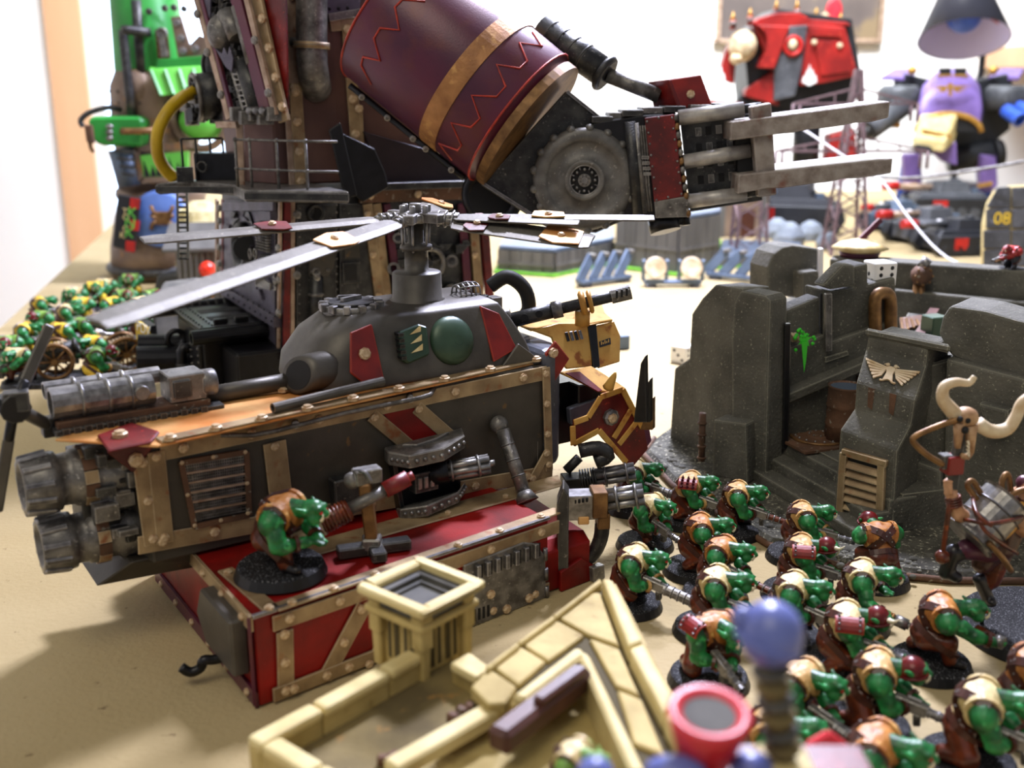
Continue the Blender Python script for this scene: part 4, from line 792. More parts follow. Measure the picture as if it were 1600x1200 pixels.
# ================================================================ orc miniatures
def cap(a, b, r0, r1, mat): return (V(a), V(b), r0, r1, mat)
def cap_mesh(c, n=12):
    a, b, r0, r1, mat = c
    d = b-a; L = d.length
    if L < 1e-4: return ball(a, r0, mat, n, 8)
    u = d/L; rs = []
    for k in range(4): t = pi/2*(k+.3)/4; rs.append(ring(a-u*r0*cos(t), u, r0*sin(t), n))
    rs.append(ring(a, u, r0, n)); rs.append(ring(b, u, r1, n))
    for k in range(3, -1, -1): t = pi/2*(k+.3)/4; rs.append(ring(b+u*r1*cos(t), u, r1*sin(t), n))
    return loft(rs, mat)
def cap_dist(c, P):                                     # numpy distance from points to a tapered capsule
    a, b, r0, r1, _ = c; a = np.array(a); b = np.array(b); d = b-a; L2 = max(d@d, 1e-9)
    t = np.clip(((P-a)@d)/L2, 0, 1); return np.linalg.norm(P-(a+t[:, None]*d), axis=1)-(r0+(r1-r0)*t)
def fuse(name, caps, vox=.035, it=2):                    # one continuous body: union of limbs, relaxed, painted by nearest limb
    me = mesh('tmp', cat(*[cap_mesh(c) for c in caps]), V((0, 0, 0)), False); o = bpy.data.objects.new('tmp', me); COL.objects.link(o)
    m = o.modifiers.new('r', 'REMESH'); m.mode = 'VOXEL'; m.voxel_size = vox*S
    dg = bpy.context.evaluated_depsgraph_get(); out = bpy.data.meshes.new_from_object(o.evaluated_get(dg)); bpy.data.objects.remove(o); bpy.data.meshes.remove(me)
    bm = bmesh.new(); bm.from_mesh(out)
    for _ in range(it): bmesh.ops.smooth_vert(bm, verts=bm.verts, factor=.5, use_axis_x=True, use_axis_y=True, use_axis_z=True)
    bm.to_mesh(out); bm.free(); out.name = name; out.materials.clear(); names = []
    n = len(out.polygons); cen = np.zeros(n*3); out.polygons.foreach_get('center', cen); cen = cen.reshape(-1, 3)/S
    D = np.stack([cap_dist(c, cen) for c in caps]); w_ = D.argmin(0)
    for c in caps:
        if c[4] not in names: names.append(c[4]); out.materials.append(MATS[c[4]])
    idx = np.array([names.index(c[4]) for c in caps])[w_]
    out.polygons.foreach_set('material_index', idx.astype(np.int32)); out.polygons.foreach_set('use_smooth', np.ones(n, bool)); out.update(); return out
def surf(caps, o, d, rmax=1.3):                         # walk from inside outward to the skin of the body
    o = np.array(o); d = np.array(d); t = .05
    while t < rmax:
        if min(cap_dist(c, (o+d*t)[None])[0] for c in caps) > 0: break
        t += .02
    return V(o+d*t)
def strapband(caps, c, n, mat='strap', w_=.14, th=.05, k=22):
    a, x, y = frame(n); p0 = []; 
    for i in range(k):
        d = x*cos(2*pi*i/k)+y*sin(2*pi*i/k); p0.append((surf(caps, c, d), d))
    rs = []
    for p, d in p0+[p0[0]]: rs.append([p-a*w_/2-d*.04, p+a*w_/2-d*.04, p+a*w_/2+d*th, p-a*w_/2+d*th])
    return loft(rs, mat, False, False), p0
def ik(s, h, l1, l2, pole):
    s = V(s); h = V(h); d = h-s; L = min(d.length, l1+l2-.02); u = d.normalized(); a = (l1*l1-l2*l2+L*L)/(2*L); q = sqrt(max(l1*l1-a*a, 0))
    p = V(pole); p = (p-u*p.dot(u)).normalized(); return s+u*a+p*q, s+u*L
def raw(name, me, parent):
    o = bpy.data.objects.new(name, me); COL.objects.link(o); o.parent = parent; ORG[o] = ORG[parent]; return o
def make_orc(label, vest='tan', helm=False, plate=0, weapon='shooter', stance=0, reach=0.0, skin='skin', pants='leather', group='green orc warband', base=True, hunch=0.0, vox=.035):
    r = thing('orc_miniature', label, 'miniature', (0, 0, 0), group)
    zb = .36; st = [(.45, .5, -.5, -.42), (.15, .62, -.2, -.6), (-.35, .5, .55, -.45)][stance % 3]
    pel = V((-.3, 0, 1.2)); che = V((.22, 0, 1.92-hunch)); caps = []
    for sy, fx, fy in ((1, st[0], st[1]), (-1, st[2], st[3])):
        hip = pel+V((.02, .24*sy, -.05)); ank = V((fx-.12, fy, zb+.22)); kn, an = ik(hip, ank, .62, .58, (1, .35*sy, .2))
        caps += [cap(hip, kn, .4, .31, pants), cap(kn, an, .29, .22, pants), cap(kn+V((.05, 0, .02)), kn+V((.08, 0, -.08)), .3, .27, pants), cap(an, an+V((.02, 0, -.1)), .21, .2, 'boot'), cap(an+V((0, 0, -.1)), an+V((.36, .06*sy, -.12)), .17, .15, 'boot')]
    caps += [cap(pel, pel+V((.15, 0, .2)), .42, .44, pants), cap(pel+V((.12, 0, .2)), che, .44, .52, vest), cap(che+V((-.05, -.36, .05)), che+V((-.05, .36, .05)), .43, .43, vest), cap(che+V((-.25, -.16, .06)), che+V((-.25, .16, .06)), .4, .4, vest)]
    neck = che+V((.25, 0, .2)); hd = che+V((.82, 0, .22))
    caps += [cap(neck, hd, .27, .24, skin), cap(hd, hd+V((.1, 0, .05)), .30, .27, skin), cap(hd+V((.14, -.12, -.19)), hd+V((.14, .12, -.19)), .2, .2, skin), cap(hd+V((.3, -.17, .1)), hd+V((.3, .17, .1)), .1, .1, skin), cap(hd+V((.38, 0, .03)), hd+V((.44, 0, -.06)), .08, .1, skin)]
    for sy in (1, -1): caps.append(cap(hd+V((-.02, .3*sy, .02)), hd+V((-.2, .46*sy, .16)), .1, .05, skin))
    wd = V((1, -.12, -.22)).normalized(); grip = V((.95, -.42, 1.25)); hands = {-1: grip, 1: grip+wd*(.55+reach)+V((0, .16, .02))}
    if weapon == 'grenade': hands = {-1: V((1.0, -1.0, 1.15)), 1: V((.9, .75, 1.2))}
    if weapon == 'reach': hands = {-1: V((1.55, -.75, 1.45)), 1: V((.9, .75, 1.15))}; grip = hands[-1]
    for sy in (1, -1):
        sh = che+V((-.02, .62*sy, .02)); el, ha = ik(sh, hands[sy], .72, .70, (-.35, .9*sy, -.55))
        f = (ha-el).normalized()
        caps += [cap(sh, sh+V((0, .08*sy, -.04)), .37, .35, skin), cap(sh, el, .26, .19, skin), cap(sh.lerp(el, .55)+V((.06, 0, .05)), sh.lerp(el, .75)+V((.06, 0, .05)), .25, .23, skin), cap(el, ha, .2, .13, skin), cap(el.lerp(ha, .22), el.lerp(ha, .42), .25, .22, skin), cap(ha, ha+f*.14, .17, .16, skin)]
        _, x, y = frame(f, wd)
        for k in range(4): q = ha+f*.22+wd*((k-1.5)*.085); caps.append(cap(ha+f*.08+wd*((k-1.5)*.07), q, .06, .055, skin)); caps.append(cap(q, q+V((0, -sy*.14, .05)), .055, .05, skin))
        caps.append(cap(ha+f*.02+wd*.14, ha+f*.16+wd*.22+V((0, 0, .08)), .06, .05, skin))
        b_, _ = strapband([cap(el, ha, .25, .15, skin)], el.lerp(ha, .78), f, 'tan' if stance % 2 else 'strap', .1, .04, 12); hands[sy] = ha
        part(r, 'wrist_band', b_)
    raw('body', fuse('orc_body', caps, vox), r)
    ct = pel.lerp(che, .62); ax = (che-pel).normalized(); body = [c for c in caps if c[4] == vest]
    for n in ((ax+V((0, .75, 0))), (ax+V((0, -.75, 0)))) if plate != 2 else ((ax+V((0, .2, 0))),):
        b_, ps = strapband(body, ct+ax*.1, n.normalized(), 'strap', .27, .04)
        sb = part(r, 'strap', b_); part(sb, 'stud', *[ball(p+d*.05, .035, 'silver', 6, 4) for p, d in ps[::2]], kind='stuff')
    for sy in (1, -1):
        b_, _ = strapband(body, che+V((-.05, .5*sy, .05)), V((.05, sy, -.1)).normalized(), vest, .16, .05, 16); part(r, 'arm_hole_band', b_)
    b_, _ = strapband([c for c in caps if c[4] == pants], pel+V((.06, 0, .14)), ax, 'strap', .2, .04); part(r, 'belt', b_)
    for sy in (1, -1):
        a, x, y = frame(V((0, sy, 0))); part(r, 'eye', ball(hd+V((.36, .13*sy, .0)), .055, 'brightred', 8, 6)); part(r, 'tusk', tube([hd+V((.36, .14*sy, -.22)), hd+V((.44, .17*sy, -.12)), hd+V((.44, .18*sy, 0))], .05, 'tooth', 6, 2, rf=lambda t: .055*(1-t*.8)))
    if helm:
        hm = part(r, 'helmet', lathe(hd+V((.0, 0, .02)), (-.15, 0, 1), [(-.12, .39), (.0, .38), (.15, .35), (.27, .26), (.35, .12), (.37, .01)], 'helm', 18), torus(hd+V((.02, 0, -.1)), (-.15, 0, 1), .38, .05, 'helm', 18, 5))
        if plate: part(hm, 'helmet_horn', tube([hd+V((.3, -.3, .1)), hd+V((.45, -.45, .15)), hd+V((.6, -.5, .3))], .08, 'tooth', 6, 2, rf=lambda t: .09*(1-t*.85)))
    if plate:
        sh = che+V((-.05, -.66, .12)); rs = []
        for k in range(6):
            t = -.75+k*.3; rs.append([sh+V((dx, -.42*sin(t+.75), .40*cos(t+.75)-.02)) for dx in (-.42, .42)]+[sh+V((dx, -.36*sin(t+.75), .34*cos(t+.75)-.02)) for dx in (.42, -.42)])
        pl_ = part(r, 'shoulder_plate', loft(rs, 'red_edge', False), bev=.015)
        for k in range(4):
            for dx in ((-.3, .3) if plate == 1 else (-.25, .0, .25)):
                t = .1+k*.38; p = sh+V((dx, -.42*sin(t), .40*cos(t)))
                part(pl_, 'spike', lathe(p, V((0, -sin(t), cos(t))), [(0, .07), (.16, .005)] if plate == 2 else [(0, .045), (.04, .03), (.05, .002)], 'maroon' if plate == 2 else 'silver', 8))
    hs_ = hands[-1]
    if weapon in ('shooter', 'big', 'flamer', 'combi'):
        gp = hs_+V((.0, .0, .08)); L = {'shooter': 1.3, 'big': 1.75, 'flamer': 1.4, 'combi': 1.25}[weapon]; R_ = .13 if weapon != 'big' else .2
        g = part(r, 'gun', bar(gp-wd*.35, gp+wd*.55, .26, .34, 'steel_light', up=(0, 0, 1)), bar(gp-wd*.1-V((0, 0, .15)), gp-wd*.12-V((0, 0, .42)), .16, .2, 'leather'), bar(gp+wd*.3-V((0, 0, .15)), gp+wd*.32-V((0, 0, .5)), .2, .26, 'steel'), bar(gp+wd*.0+V((0, 0, .22)), gp+wd*.4+V((0, 0, .22)), .1, .12, 'gunmetal', up=(0, 0, 1)), bev=.03)
        part(g, 'barrel', pipe(gp+wd*.5, gp+wd*L, R_, R_*.6, 'gunmetal' if weapon != 'flamer' else 'leather', 12, .2), *[torus(gp+wd*(.6+.25*k), wd, R_*1.05, .035, 'silver', 10, 4) for k in range(int((L-.6)/.25)+1)])
        if weapon == 'combi': part(g, 'barrel', pipe(gp+wd*.4+V((0, .2, -.1)), gp+wd*1.1+V((0, .2, -.1)), .1, .07, 'brass', 10, .2))
    elif weapon == 'grenade':
        g = part(r, 'grenade', cyl(hs_+V((-.1, 0, 0)), hs_+V((.35, -.12, -.1)), .13, 'brass', n=10), *[torus(hs_+V((-.05+.08*k, -.02*k, -.015*k)), (1, -.25, -.2), .135, .03, 'orange_tan', 10, 4) for k in range(5)]); part(g, 'grenade_head', cyl(hs_+V((.35, -.12, -.1)), hs_+V((.75, -.22, -.2)), .2, 'silver', n=12), cyl(hs_+V((.75, -.22, -.2)), hs_+V((.82, -.24, -.22)), .13, 'silver', n=12))
    elif weapon == 'reach':
        g = part(r, 'grenade', cyl(hs_+V((-.35, .55, .12)), hs_+V((.1, .1, .02)), .14, 'leather', n=10), cyl(hs_+V((.1, .1, .02)), hs_+V((.3, -.06, 0)), .2, 'silver', n=12))
    if base:
        b0 = part(r, 'base', lathe((0, 0, 0), (0, 0, 1), [(0, 1.27), (.04, 1.28), (.3, 1.18)], 'baserim', 32, False), lathe((0, 0, .3), (0, 0, 1), [(0, 1.18), (.05, 1.12), (.055, .01)], 'basegrit', 32, False), label='round black base with grey grit')
    return r
def place(o, px_, py_, yaw, s=.95, zoff=0.0, label=None, ref=(.15, 0, 1.75)):
    yaw = radians(yaw); rf = MX.Rotation(yaw, 3, 'Z')@V(ref)*s; p = onz(px_, py_, zoff+ref[2]*s)
    o.location = V((p.x-rf.x, p.y-rf.y, zoff+.0))*S; o.rotation_euler = (0, 0, yaw); o.scale = (s, s, s); ORG[o] = V((p.x-rf.x, p.y-rf.y, zoff))
    if label: o['label'] = label
    return o
ORCS = [  # torso pixel, yaw, scale, options, label
    (992, 742, -12, .92, dict(vest='cream_cloth', weapon='big', stance=0), 'orc with silver gun standing half behind the red jaw of the gunship'),
    (1078, 762, -18, .92, dict(vest='tan', weapon='flamer', plate=2, stance=1), 'orc in a red shoulder plate with dark spikes by the grey steps'),
    (1014, 797, -42, .92, dict(vest='cream_cloth', weapon='shooter', stance=2), 'orc beside the silver rotary gun aiming a short steel gun'),
    (1094, 832, -8, .95, dict(vest='orange_tan', weapon='combi', stance=1), 'orc with twin barrelled gun in the second rank near the gunship'),
    (1152, 778, -14, .92, dict(vest='tan', weapon='flamer', stance=0), 'orc holding a gun with a red-brown muzzle, on the rubble before the steps'),
    (990, 882, -22, .95, dict(vest='cream_cloth', weapon='big', stance=1), 'orc with a long thick barrelled gun beside the yellow stone ruin'),
    (1126, 868, -30, .95, dict(vest='orange_tan', weapon='flamer', stance=2, reach=.1), 'orc with red-brown gauntlet and gun between two other orcs'),
    (1118, 918, -18, .97, dict(vest='cream_cloth', weapon='combi', stance=1), 'orc in pale vest with two wide brown straps, behind the blue ball mast'),
    (1116, 990, -62, 1.0, dict(vest='orange_tan', weapon='shooter', plate=1, stance=0), 'orc striding with brown boots in an orange vest beside the red rimmed funnel'),
    (1254, 812, -4, .93, dict(vest='tan', weapon='shooter', stance=1), 'orc in tan vest beside the rusty louvre grille'),
    (1252, 866, -12, .95, dict(vest='tan', weapon='combi', helm=True, plate=1, stance=2), 'orc in red horned helmet and studded shoulder plate below the grille'),
    (1238, 928, -24, .97, dict(vest='cream_cloth', weapon='shooter', stance=0), 'orc in striped pale vest behind a blue ball on a mast'),
    (1372, 842, 98, .96, dict(vest='orange_tan', weapon='shooter', helm=True, stance=1), 'orc seen from behind with crossed straps on an orange vest'),
    (1346, 908, -20, .97, dict(vest='cream_cloth', weapon='grenade', stance=0), 'orc reaching down with a silver headed stick grenade'),
    (1322, 978, -14, 1.0, dict(vest='cream_cloth', weapon='combi', helm=True, plate=1, stance=1), 'orc in round red helmet with a bright red bordered shoulder plate'),
    (1250, 1072, -40, 1.0, dict(vest='tan', weapon='big', stance=2), 'bare headed orc with heavy silver gun beside the pouch-carrying orcs'),
    (1370, 1058, -18, 1.02, dict(vest='tan', weapon='shooter', helm=True, stance=0), 'orc in red helmet with pale vest and bent green arm, no shoulder plate'),
    (1470, 965, -10, 1.02, dict(vest='orange_tan', weapon='reach', stance=2), 'orc stretching an arm forward in front of a large round gritty base'),
    (1612, 1052, -5, 1.02, dict(vest='orange_tan', weapon='shooter', stance=1), 'orc cut by the picture edge beyond the stretched arm'),
    (1532, 1108, -22, 1.06, dict(vest='cream_cloth', weapon='big', stance=0), 'orc in plain cream vest with brown trousers kneeling forward'),
    (1366, 1178, -32, 1.06, dict(vest='orange_tan', weapon='combi', stance=1), 'orc in tan vest with a wide strap beside the pink-red plate'),
    (1205, 1150, -20, 1.05, dict(vest='tan', weapon='shooter', stance=2), 'orc mostly hidden behind the mast of the blue ball'),
]
for px_, py_, yaw, s_, op, lab in ORCS: place(make_orc(lab, **op), px_, py_, yaw, s_)
gunner = place(make_orc('orc on black base crouched on the red deck of the gunship', vest='orange_tan', weapon='none', stance=2, reach=.1, hunch=.1, group='green orc warband'), 441, 806, -18, 1.14, zoff=zd(11.2)+.05)
# mounted gun in front of the gunner
mg = thing('mounted_gun', 'heavy gun with brown grip and red muzzle on a dark steel cross stand', 'gun', deck(582, 868, .03))
m0 = deck(582, 865, .03)
part(mg, 'cross_foot', bar(m0+V((-1.1, -.35, .2)), m0+V((1.2, .45, .2)), .5, .36, 'steel'), bar(m0+V((-.2, .8, .2)), m0+V((.35, -.8, .2)), .5, .36, 'steel'), box(m0+V((0, 0, .4)), (.6, .6, .4), 'steel_light'), bev=.05)
part(mg, 'post', bar(m0+V((0, 0, .4)), m0+V((-.15, -.05, 2.5)), .4, .4, 'brass'), bev=.05)
ga, gb_ = deck(470, 832, 0)+V((0, -.1, 1.0)), m0+V((1.15, .3, 2.5)); ga = m0+V((-2.5, -1.35, 1.0)); gdv = (gb_-ga).normalized(); GL = (gb_-ga).length
part(mg, 'receiver', bar(ga, ga+gdv*1.25, .55, .62, 'silver', up=(0, 0, 1)), bar(ga-gdv*.4, ga, .35, .4, 'gunmetal', up=(0, 0, 1)), *[bar(ga+gdv*(.15+.13*i)+V((0, -.05, .32)), ga+gdv*(.2+.13*i)+V((0, -.05, .32)), .3, .06, 'blackflat', up=(0, 0, 1)) for i in range(6)], bev=.05)
part(mg, 'grip_wrap', cyl(ga+gdv*1.2, ga+gdv*2.2, .34, 'leather', n=14), *[torus(ga+gdv*(1.25+.12*i), gdv, .34, .05, 'leather', 14, 5) for i in range(8)], label='brown leather wrap')
part(mg, 'barrel', cyl(ga+gdv*2.2, ga+gdv*(GL-.8), .2, 'steel_light', n=12)); part(mg, 'red_muzzle', cyl(ga+gdv*(GL-.8), ga+gdv*(GL+.05), .27, 'red_edge', n=14), cyl(ga+gdv*GL, ga+gdv*(GL+.25), .15, 'red_edge', n=12), label='red painted muzzle')
part(mg, 'sight', box(m0+V((-.1, .1, 2.7)), (.9, .5, .5), 'steel_light', .5), ball(m0+V((-.55, -.1, 2.6)), .28, 'steel_light', 10, 8), tube([m0+V((-.5, -.1, 2.9)), m0+V((-.1, -.3, 2.95)), m0+V((.1, -.35, 2.6))], .08, 'gunmetal', 6, 3), bev=.04)
# yellow-clad warband and two cannons at the far left
YB_ = [(38, 520, 10), (68, 500, -30), (102, 490, 20), (130, 478, -10), (128, 512, 40), (165, 448, 0), (172, 478, -20), (196, 465, 30), (216, 478, -15), (148, 540, -30), (150, 560, 20), (28, 560, -10), (95, 520, 60), (205, 440, 10), (184, 500, -40), (150, 452, 20), (236, 466, -30), (118, 462, 0), (62, 478, 30), (12, 540, 15), (222, 500, 20)]
yproto = [make_orc('', vest='yellowflag', weapon='shooter', stance=0, pants='yellowflag', group='yellow-clad orc mob', vox=.07), make_orc('', vest='skin_light', weapon='combi', stance=1, helm=True, pants='yellowflag', group='yellow-clad orc mob', vox=.07), make_orc('', vest='cream_cloth', weapon='flamer', stance=2, pants='leather', group='yellow-clad orc mob', vox=.07)]
for i, (x, y, yw) in enumerate(YB_):
    k = i % 3; o = yproto[k] if i < 3 else copytree(yproto[k])
    place(o, x, y, yw-90*(i % 2), 1.0, 0, ['orc in bright yellow vest in the crowd behind the wheeled cannons', 'orc in pale green vest and red helmet in the crowd behind the wheeled cannons', 'orc in cream vest in the crowd behind the wheeled cannons'][k])
def cannon(px_, py_, yaw, lab):
    t = thing('wheeled_cannon', lab, 'cannon', (0, 0, 0), 'wheeled cannons'); 
    part(t, 'base', prism([V((2.6*cos(a)*(1+.08*sin(3*a)), 1.7*sin(a), 0)) for a in [i*2*pi/24 for i in range(24)]], (0, 0, .3), 'basegrit'))
    part(t, 'carriage', bar((-2.1, 0, .5), (.3, 0, 1.4), .8, .35, 'steel'), box((-.1, 0, 1.5), (1.8, .7, .5), 'baserust'), bev=.05)
    part(t, 'barrel', cyl((-.6, 0, 1.7), (1.3, 0, 2.2), .5, 'steel', r2=.38, n=14), torus((1.3, 0, 2.2), (1, 0, .26), .4, .12, 'steel', 14, 6), ball((-.6, 0, 1.7), .52, 'steel', 12, 8))
    part(t, 'ammo_rack', *[box((-.8+.22*i, -.1, 2.1+.05*i), (.16, .8, .3), 'rust') for i in range(7)], bev=.03)
    for sy in (1, -1):
        wl_ = part(t, 'wheel', torus((0, .85*sy, 1.45), (0, 1, 0), 1.05, .13, 'brass', 28, 6), cyl((0, .78*sy, 1.45), (0, .98*sy, 1.45), .2, 'brass', n=12))
        for i in range(8): a = 2*pi*i/8; part(wl_, 'spoke', cyl((.15*cos(a), .86*sy, 1.45+.15*sin(a)), (1.0*cos(a), .86*sy, 1.45+1.0*sin(a)), .06, 'brass', n=6))
    p = onz(px_, py_, 0); t.location = p*S; t.rotation_euler = (0, 0, radians(yaw)); ORG[t] = p; return t
cannon(90, 596, 20, 'brass wheeled cannon on an oval grey base at the front of the mob'); cannon(198, 585, 28, 'brass wheeled cannon half hidden by the upright card')
# ================================================================ grey ruined bunker
bf = V((.34, -.94, 0)).normalized(); br = V((.94, .34, 0)).normalized()
bk = thing('ruined_bunker', 'dark grey ruined concrete bunker with steps, eagle emblem and gritty base', 'building', onz(1330, 760, 0))
out = [onz(x, y, 0) for x, y in ((1004, 712), (1022, 688), (1050, 668), (1150, 560), (1200, 470), (1300, 455), (1700, 455), (1800, 620), (1790, 900), (1600, 913), (1480, 912), (1380, 902), (1300, 886), (1200, 856), (1120, 806), (1050, 762))]
part(bk, 'base_plate', loft([out, [p+V((0, 0, .12))+(V((18, 48, 0))-p)*.012 for p in out], [V((p.x, p.y, 0))+(V((18, 48, 0))-p)*.03+V((0, 0, .34)) for p in out]], 'rubble', False), label='gritty grey base plate')
part(bk, 'base_rim', tube([p+V((0, -.02, .14)) for p in out[9:]+out[:2]], .14, 'baserust', 6))
random.seed(3); rub = []
for i in range(170):
    x = random.choice([random.uniform(1030, 1200), random.uniform(1150, 1330), random.uniform(1400, 1600)]); y = {0: 0}.get(0) or random.uniform(0, 1)
    if x < 1160: yy = 690+(x-1030)*.55+y*40
    elif x < 1330: yy = 775+(x-1160)*.52+y*30
    else: yy = 868+y*34
    p = onz(x, yy, .3); s_ = random.uniform(.08, .24); rub += ball(p, (s_, s_*.9, s_*.7), random.choice(['rubble', 'stone']), 6, 4)
part(bk, 'rubble', rub, kind='stuff')
def pface(p, n): return Plane(p, n)
def bl(name, pl, pts, vec, mat='stone', off=0.0, bev=.13): return part(bk, name, prism([pl(x, y, off) for x, y in pts], vec, mat), bev=bev, seg=2)
bn = V((-.65, -.76, 0)).normalized()
PA = Plane(onz(1046, 684, .3), (-.85, -.53, 0))
bl('wall_slab', PA, [(1045, 696), (1053, 575), (1076, 560), (1080, 490), (1096, 466), (1117, 444), (1160, 450), (1158, 728)], br*1.5)
PB = Plane(onz(1121, 742, .3)-bn*.45, bn)
bl('pillar', PB, [(1143, 722), (1142, 530), (1146, 474), (1156, 454), (1196, 462), (1204, 470), (1196, 750), (1160, 740)], -bn*1.0+bf*0+br*.35)
PC = Plane(onz(1121, 742, .3)+bn*.35, bn)
bl('pillar_foot', PC, [(1112, 744), (1114, 655), (1165, 662), (1168, 758)], -bn*1.2)
part(bk, 'rusty_pipe', cyl(PB(1096, 720, 1.0), PB(1098, 645, 1.0), .16, 'baserust', n=10), *[torus(PB(1096+.4*i, 715-i*18, 1.0), (0, 0, 1), .17, .06, 'baserust', 10, 5) for i in range(4)])
# steps
s0 = onz(1172, 752, .3); s1 = onz(1312, 838, .3); sd = (s1-s0); sdn = sd.normalized(); sn = V((-sdn.y, sdn.x, 0)); 
for k in range(3):
    a = s0+sn*(.1+.85*k)-sdn*.6; part(bk, 'step', prism([a, a+sd+sdn*1.2, a+sd+sdn*1.2+sn*(2.6-.6*k), a+sn*(2.6-.6*k)], V((0, 0, .55+.5*k)), 'stone'), bev=.1, seg=2)
ZF = 1.95
part(bk, 'inner_floor', prism([s0+sn*2.5-sdn*.5, s1+sn*2.5+sdn*.5, s1+sn*9+sdn*1, s0+sn*12-sdn*.5], V((0, 0, ZF-.3)), 'stone'))
hc = onz(1278, 686, ZF); ht = part(bk, 'floor_hatch', box(hc+V((0, 0, .04)), (3.6, 3.2, .12), 'baserust', atan2(br.y, br.x)), cyl(hc, hc+V((0, 0, .18)), 1.25, 'baserust', n=28), cyl(hc, hc+V((0, 0, .26)), .55, 'baserust', n=20), torus(hc+V((0, 0, .14)), (0, 0, 1), 1.25, .07, 'brass', 28, 5), label='round rusty floor hatch')
part(ht, 'rivet', *[ball(hc+V((cos(a)*1.05, sin(a)*1.05, .2)), .06, 'silver', 6, 4) for a in [i*pi/8 for i in range(16)]], *[ball(hc+V((cos(a)*.42, sin(a)*.42, .28)), .05, 'silver', 6, 4) for a in [i*pi/4 for i in range(8)]], kind='stuff')
def barrel(x, y, r, h, lab):
    c = onz(x, y, ZF); b = thing('oil_drum', lab, 'drum', c, 'rusty oil drums')
    part(b, 'drum_body', lathe(c, (0, 0, 1), [(0, r), (h*.3, r), (h*.33, r*1.05), (h*.36, r), (h*.63, r), (h*.66, r*1.05), (h*.69, r), (h*.97, r), (h, r*1.04), (h, r*.92), (h*.96, r*.9), (h*.96, .02)], 'baserust', 24)); part(b, 'drum_lid', cyl(c+V((0, 0, h*.9)), c+V((0, 0, h*.975)), r*.9, 'bluegrey', n=24)); return b
barrel(1316, 690, .82, 2.7, 'rusty oil drum standing beside the round floor hatch'); barrel(1350, 668, .8, 2.7, 'rusty oil drum pushed behind another drum')
# wing wall facing the steps
P1 = Plane(onz(1226, 690, ZF), bf)
bl('wing_wall', P1, [(1228, 485), (1281, 463), (1281, 532), (1288, 540), (1288, 560), (1228, 586)], -bf*1.0, off=-1.0)
bl('wing_wall', P1, [(1228, 546), (1288, 522), (1294, 535), (1400, 500), (1402, 556), (1228, 625)], -bf*1.2, off=-.7)
bl('bench', P1, [(1228, 618), (1400, 545), (1404, 556), (1228, 632)], -bf*1.0, off=0.0, bev=.05)
bl('wing_base', P1, [(1228, 630), (1404, 556), (1404, 640), (1228, 710)], -bf*.8, off=-.4)
bl('broken_block', P1, [(1286, 452), (1300, 455), (1334, 449), (1334, 436), (1334, 416), (1357, 411), (1357, 444), (1400, 433), (1402, 520), (1345, 540), (1320, 545), (1286, 556)], -bf*1.5, off=-1.0)
bl('slope_block', P1, [(1285, 447), (1318, 413), (1336, 414), (1336, 447), (1300, 453)], -bf*.8, off=-.6)
part(bk, 'frame_and_gap_shade', bar(P1(1294, 458, -.6), P1(1294, 548, -.6), .3, .3, 'steel_light'), bar(P1(1284, 458, -1.2), P1(1284, 552, -1.2), .2, .3, 'blackflat'), bev=.03)  # steel upright, plus a black bar painting the shaded gap beside it
part(bk, 'white_ledge', slab(P1, [(1284, 556), (1318, 546), (1320, 552), (1284, 564)], .3, 'stone', -.9))
part(bk, 'post', bar(P1(1230, 505, .1), P1(1226, 700, .1), .3, .3, 'black'), bev=.04)
for i in range(2): part(bk, 'lamp_ring', cyl(P1(1236+i*5, 528, -.6), P1(1240+i*5, 526, -.6), .22, 'bone', n=12))
random.seed(8); c_ = P1(1257, 531, -.2); spl = []
for i in range(22): a = 2*pi*i/22; rr = random.uniform(.15, .45); spl.append(c_+br*cos(a)*rr+V((0, 0, 1))*sin(a)*rr)
part(bk, 'paint_splash', prism(spl, bf*.02, 'paintgreen'), *[ball(c_+br*random.uniform(-.6, .6)+V((0, 0, random.uniform(-.5, .5))), (.09, .04, .09), 'paintgreen', 6, 4) for _ in range(14)], label='bright green paint splash')
part(bk, 'paint_drip', prism([P1(1252, 534, -.15), P1(1262, 532, -.15), P1(1259, 565, -.15), P1(1256, 582, -.15)], bf*.02, 'paintgreen'))
# curved pipe
pb = [P1(1368, 520, -.6), P1(1367, 478, -.6), P1(1370, 462, -.6), P1(1381, 458, -.6), P1(1391, 468, -.6), P1(1392, 530, -.6)]
part(bk, 'bent_pipe', tube(pb, .3, 'brass', 12, 4), label='rusty brass bent pipe')
part(bk, 'bent_pipe', tube([p-bf*1.0-br*.3 for p in pb], .3, 'brass', 12, 4))
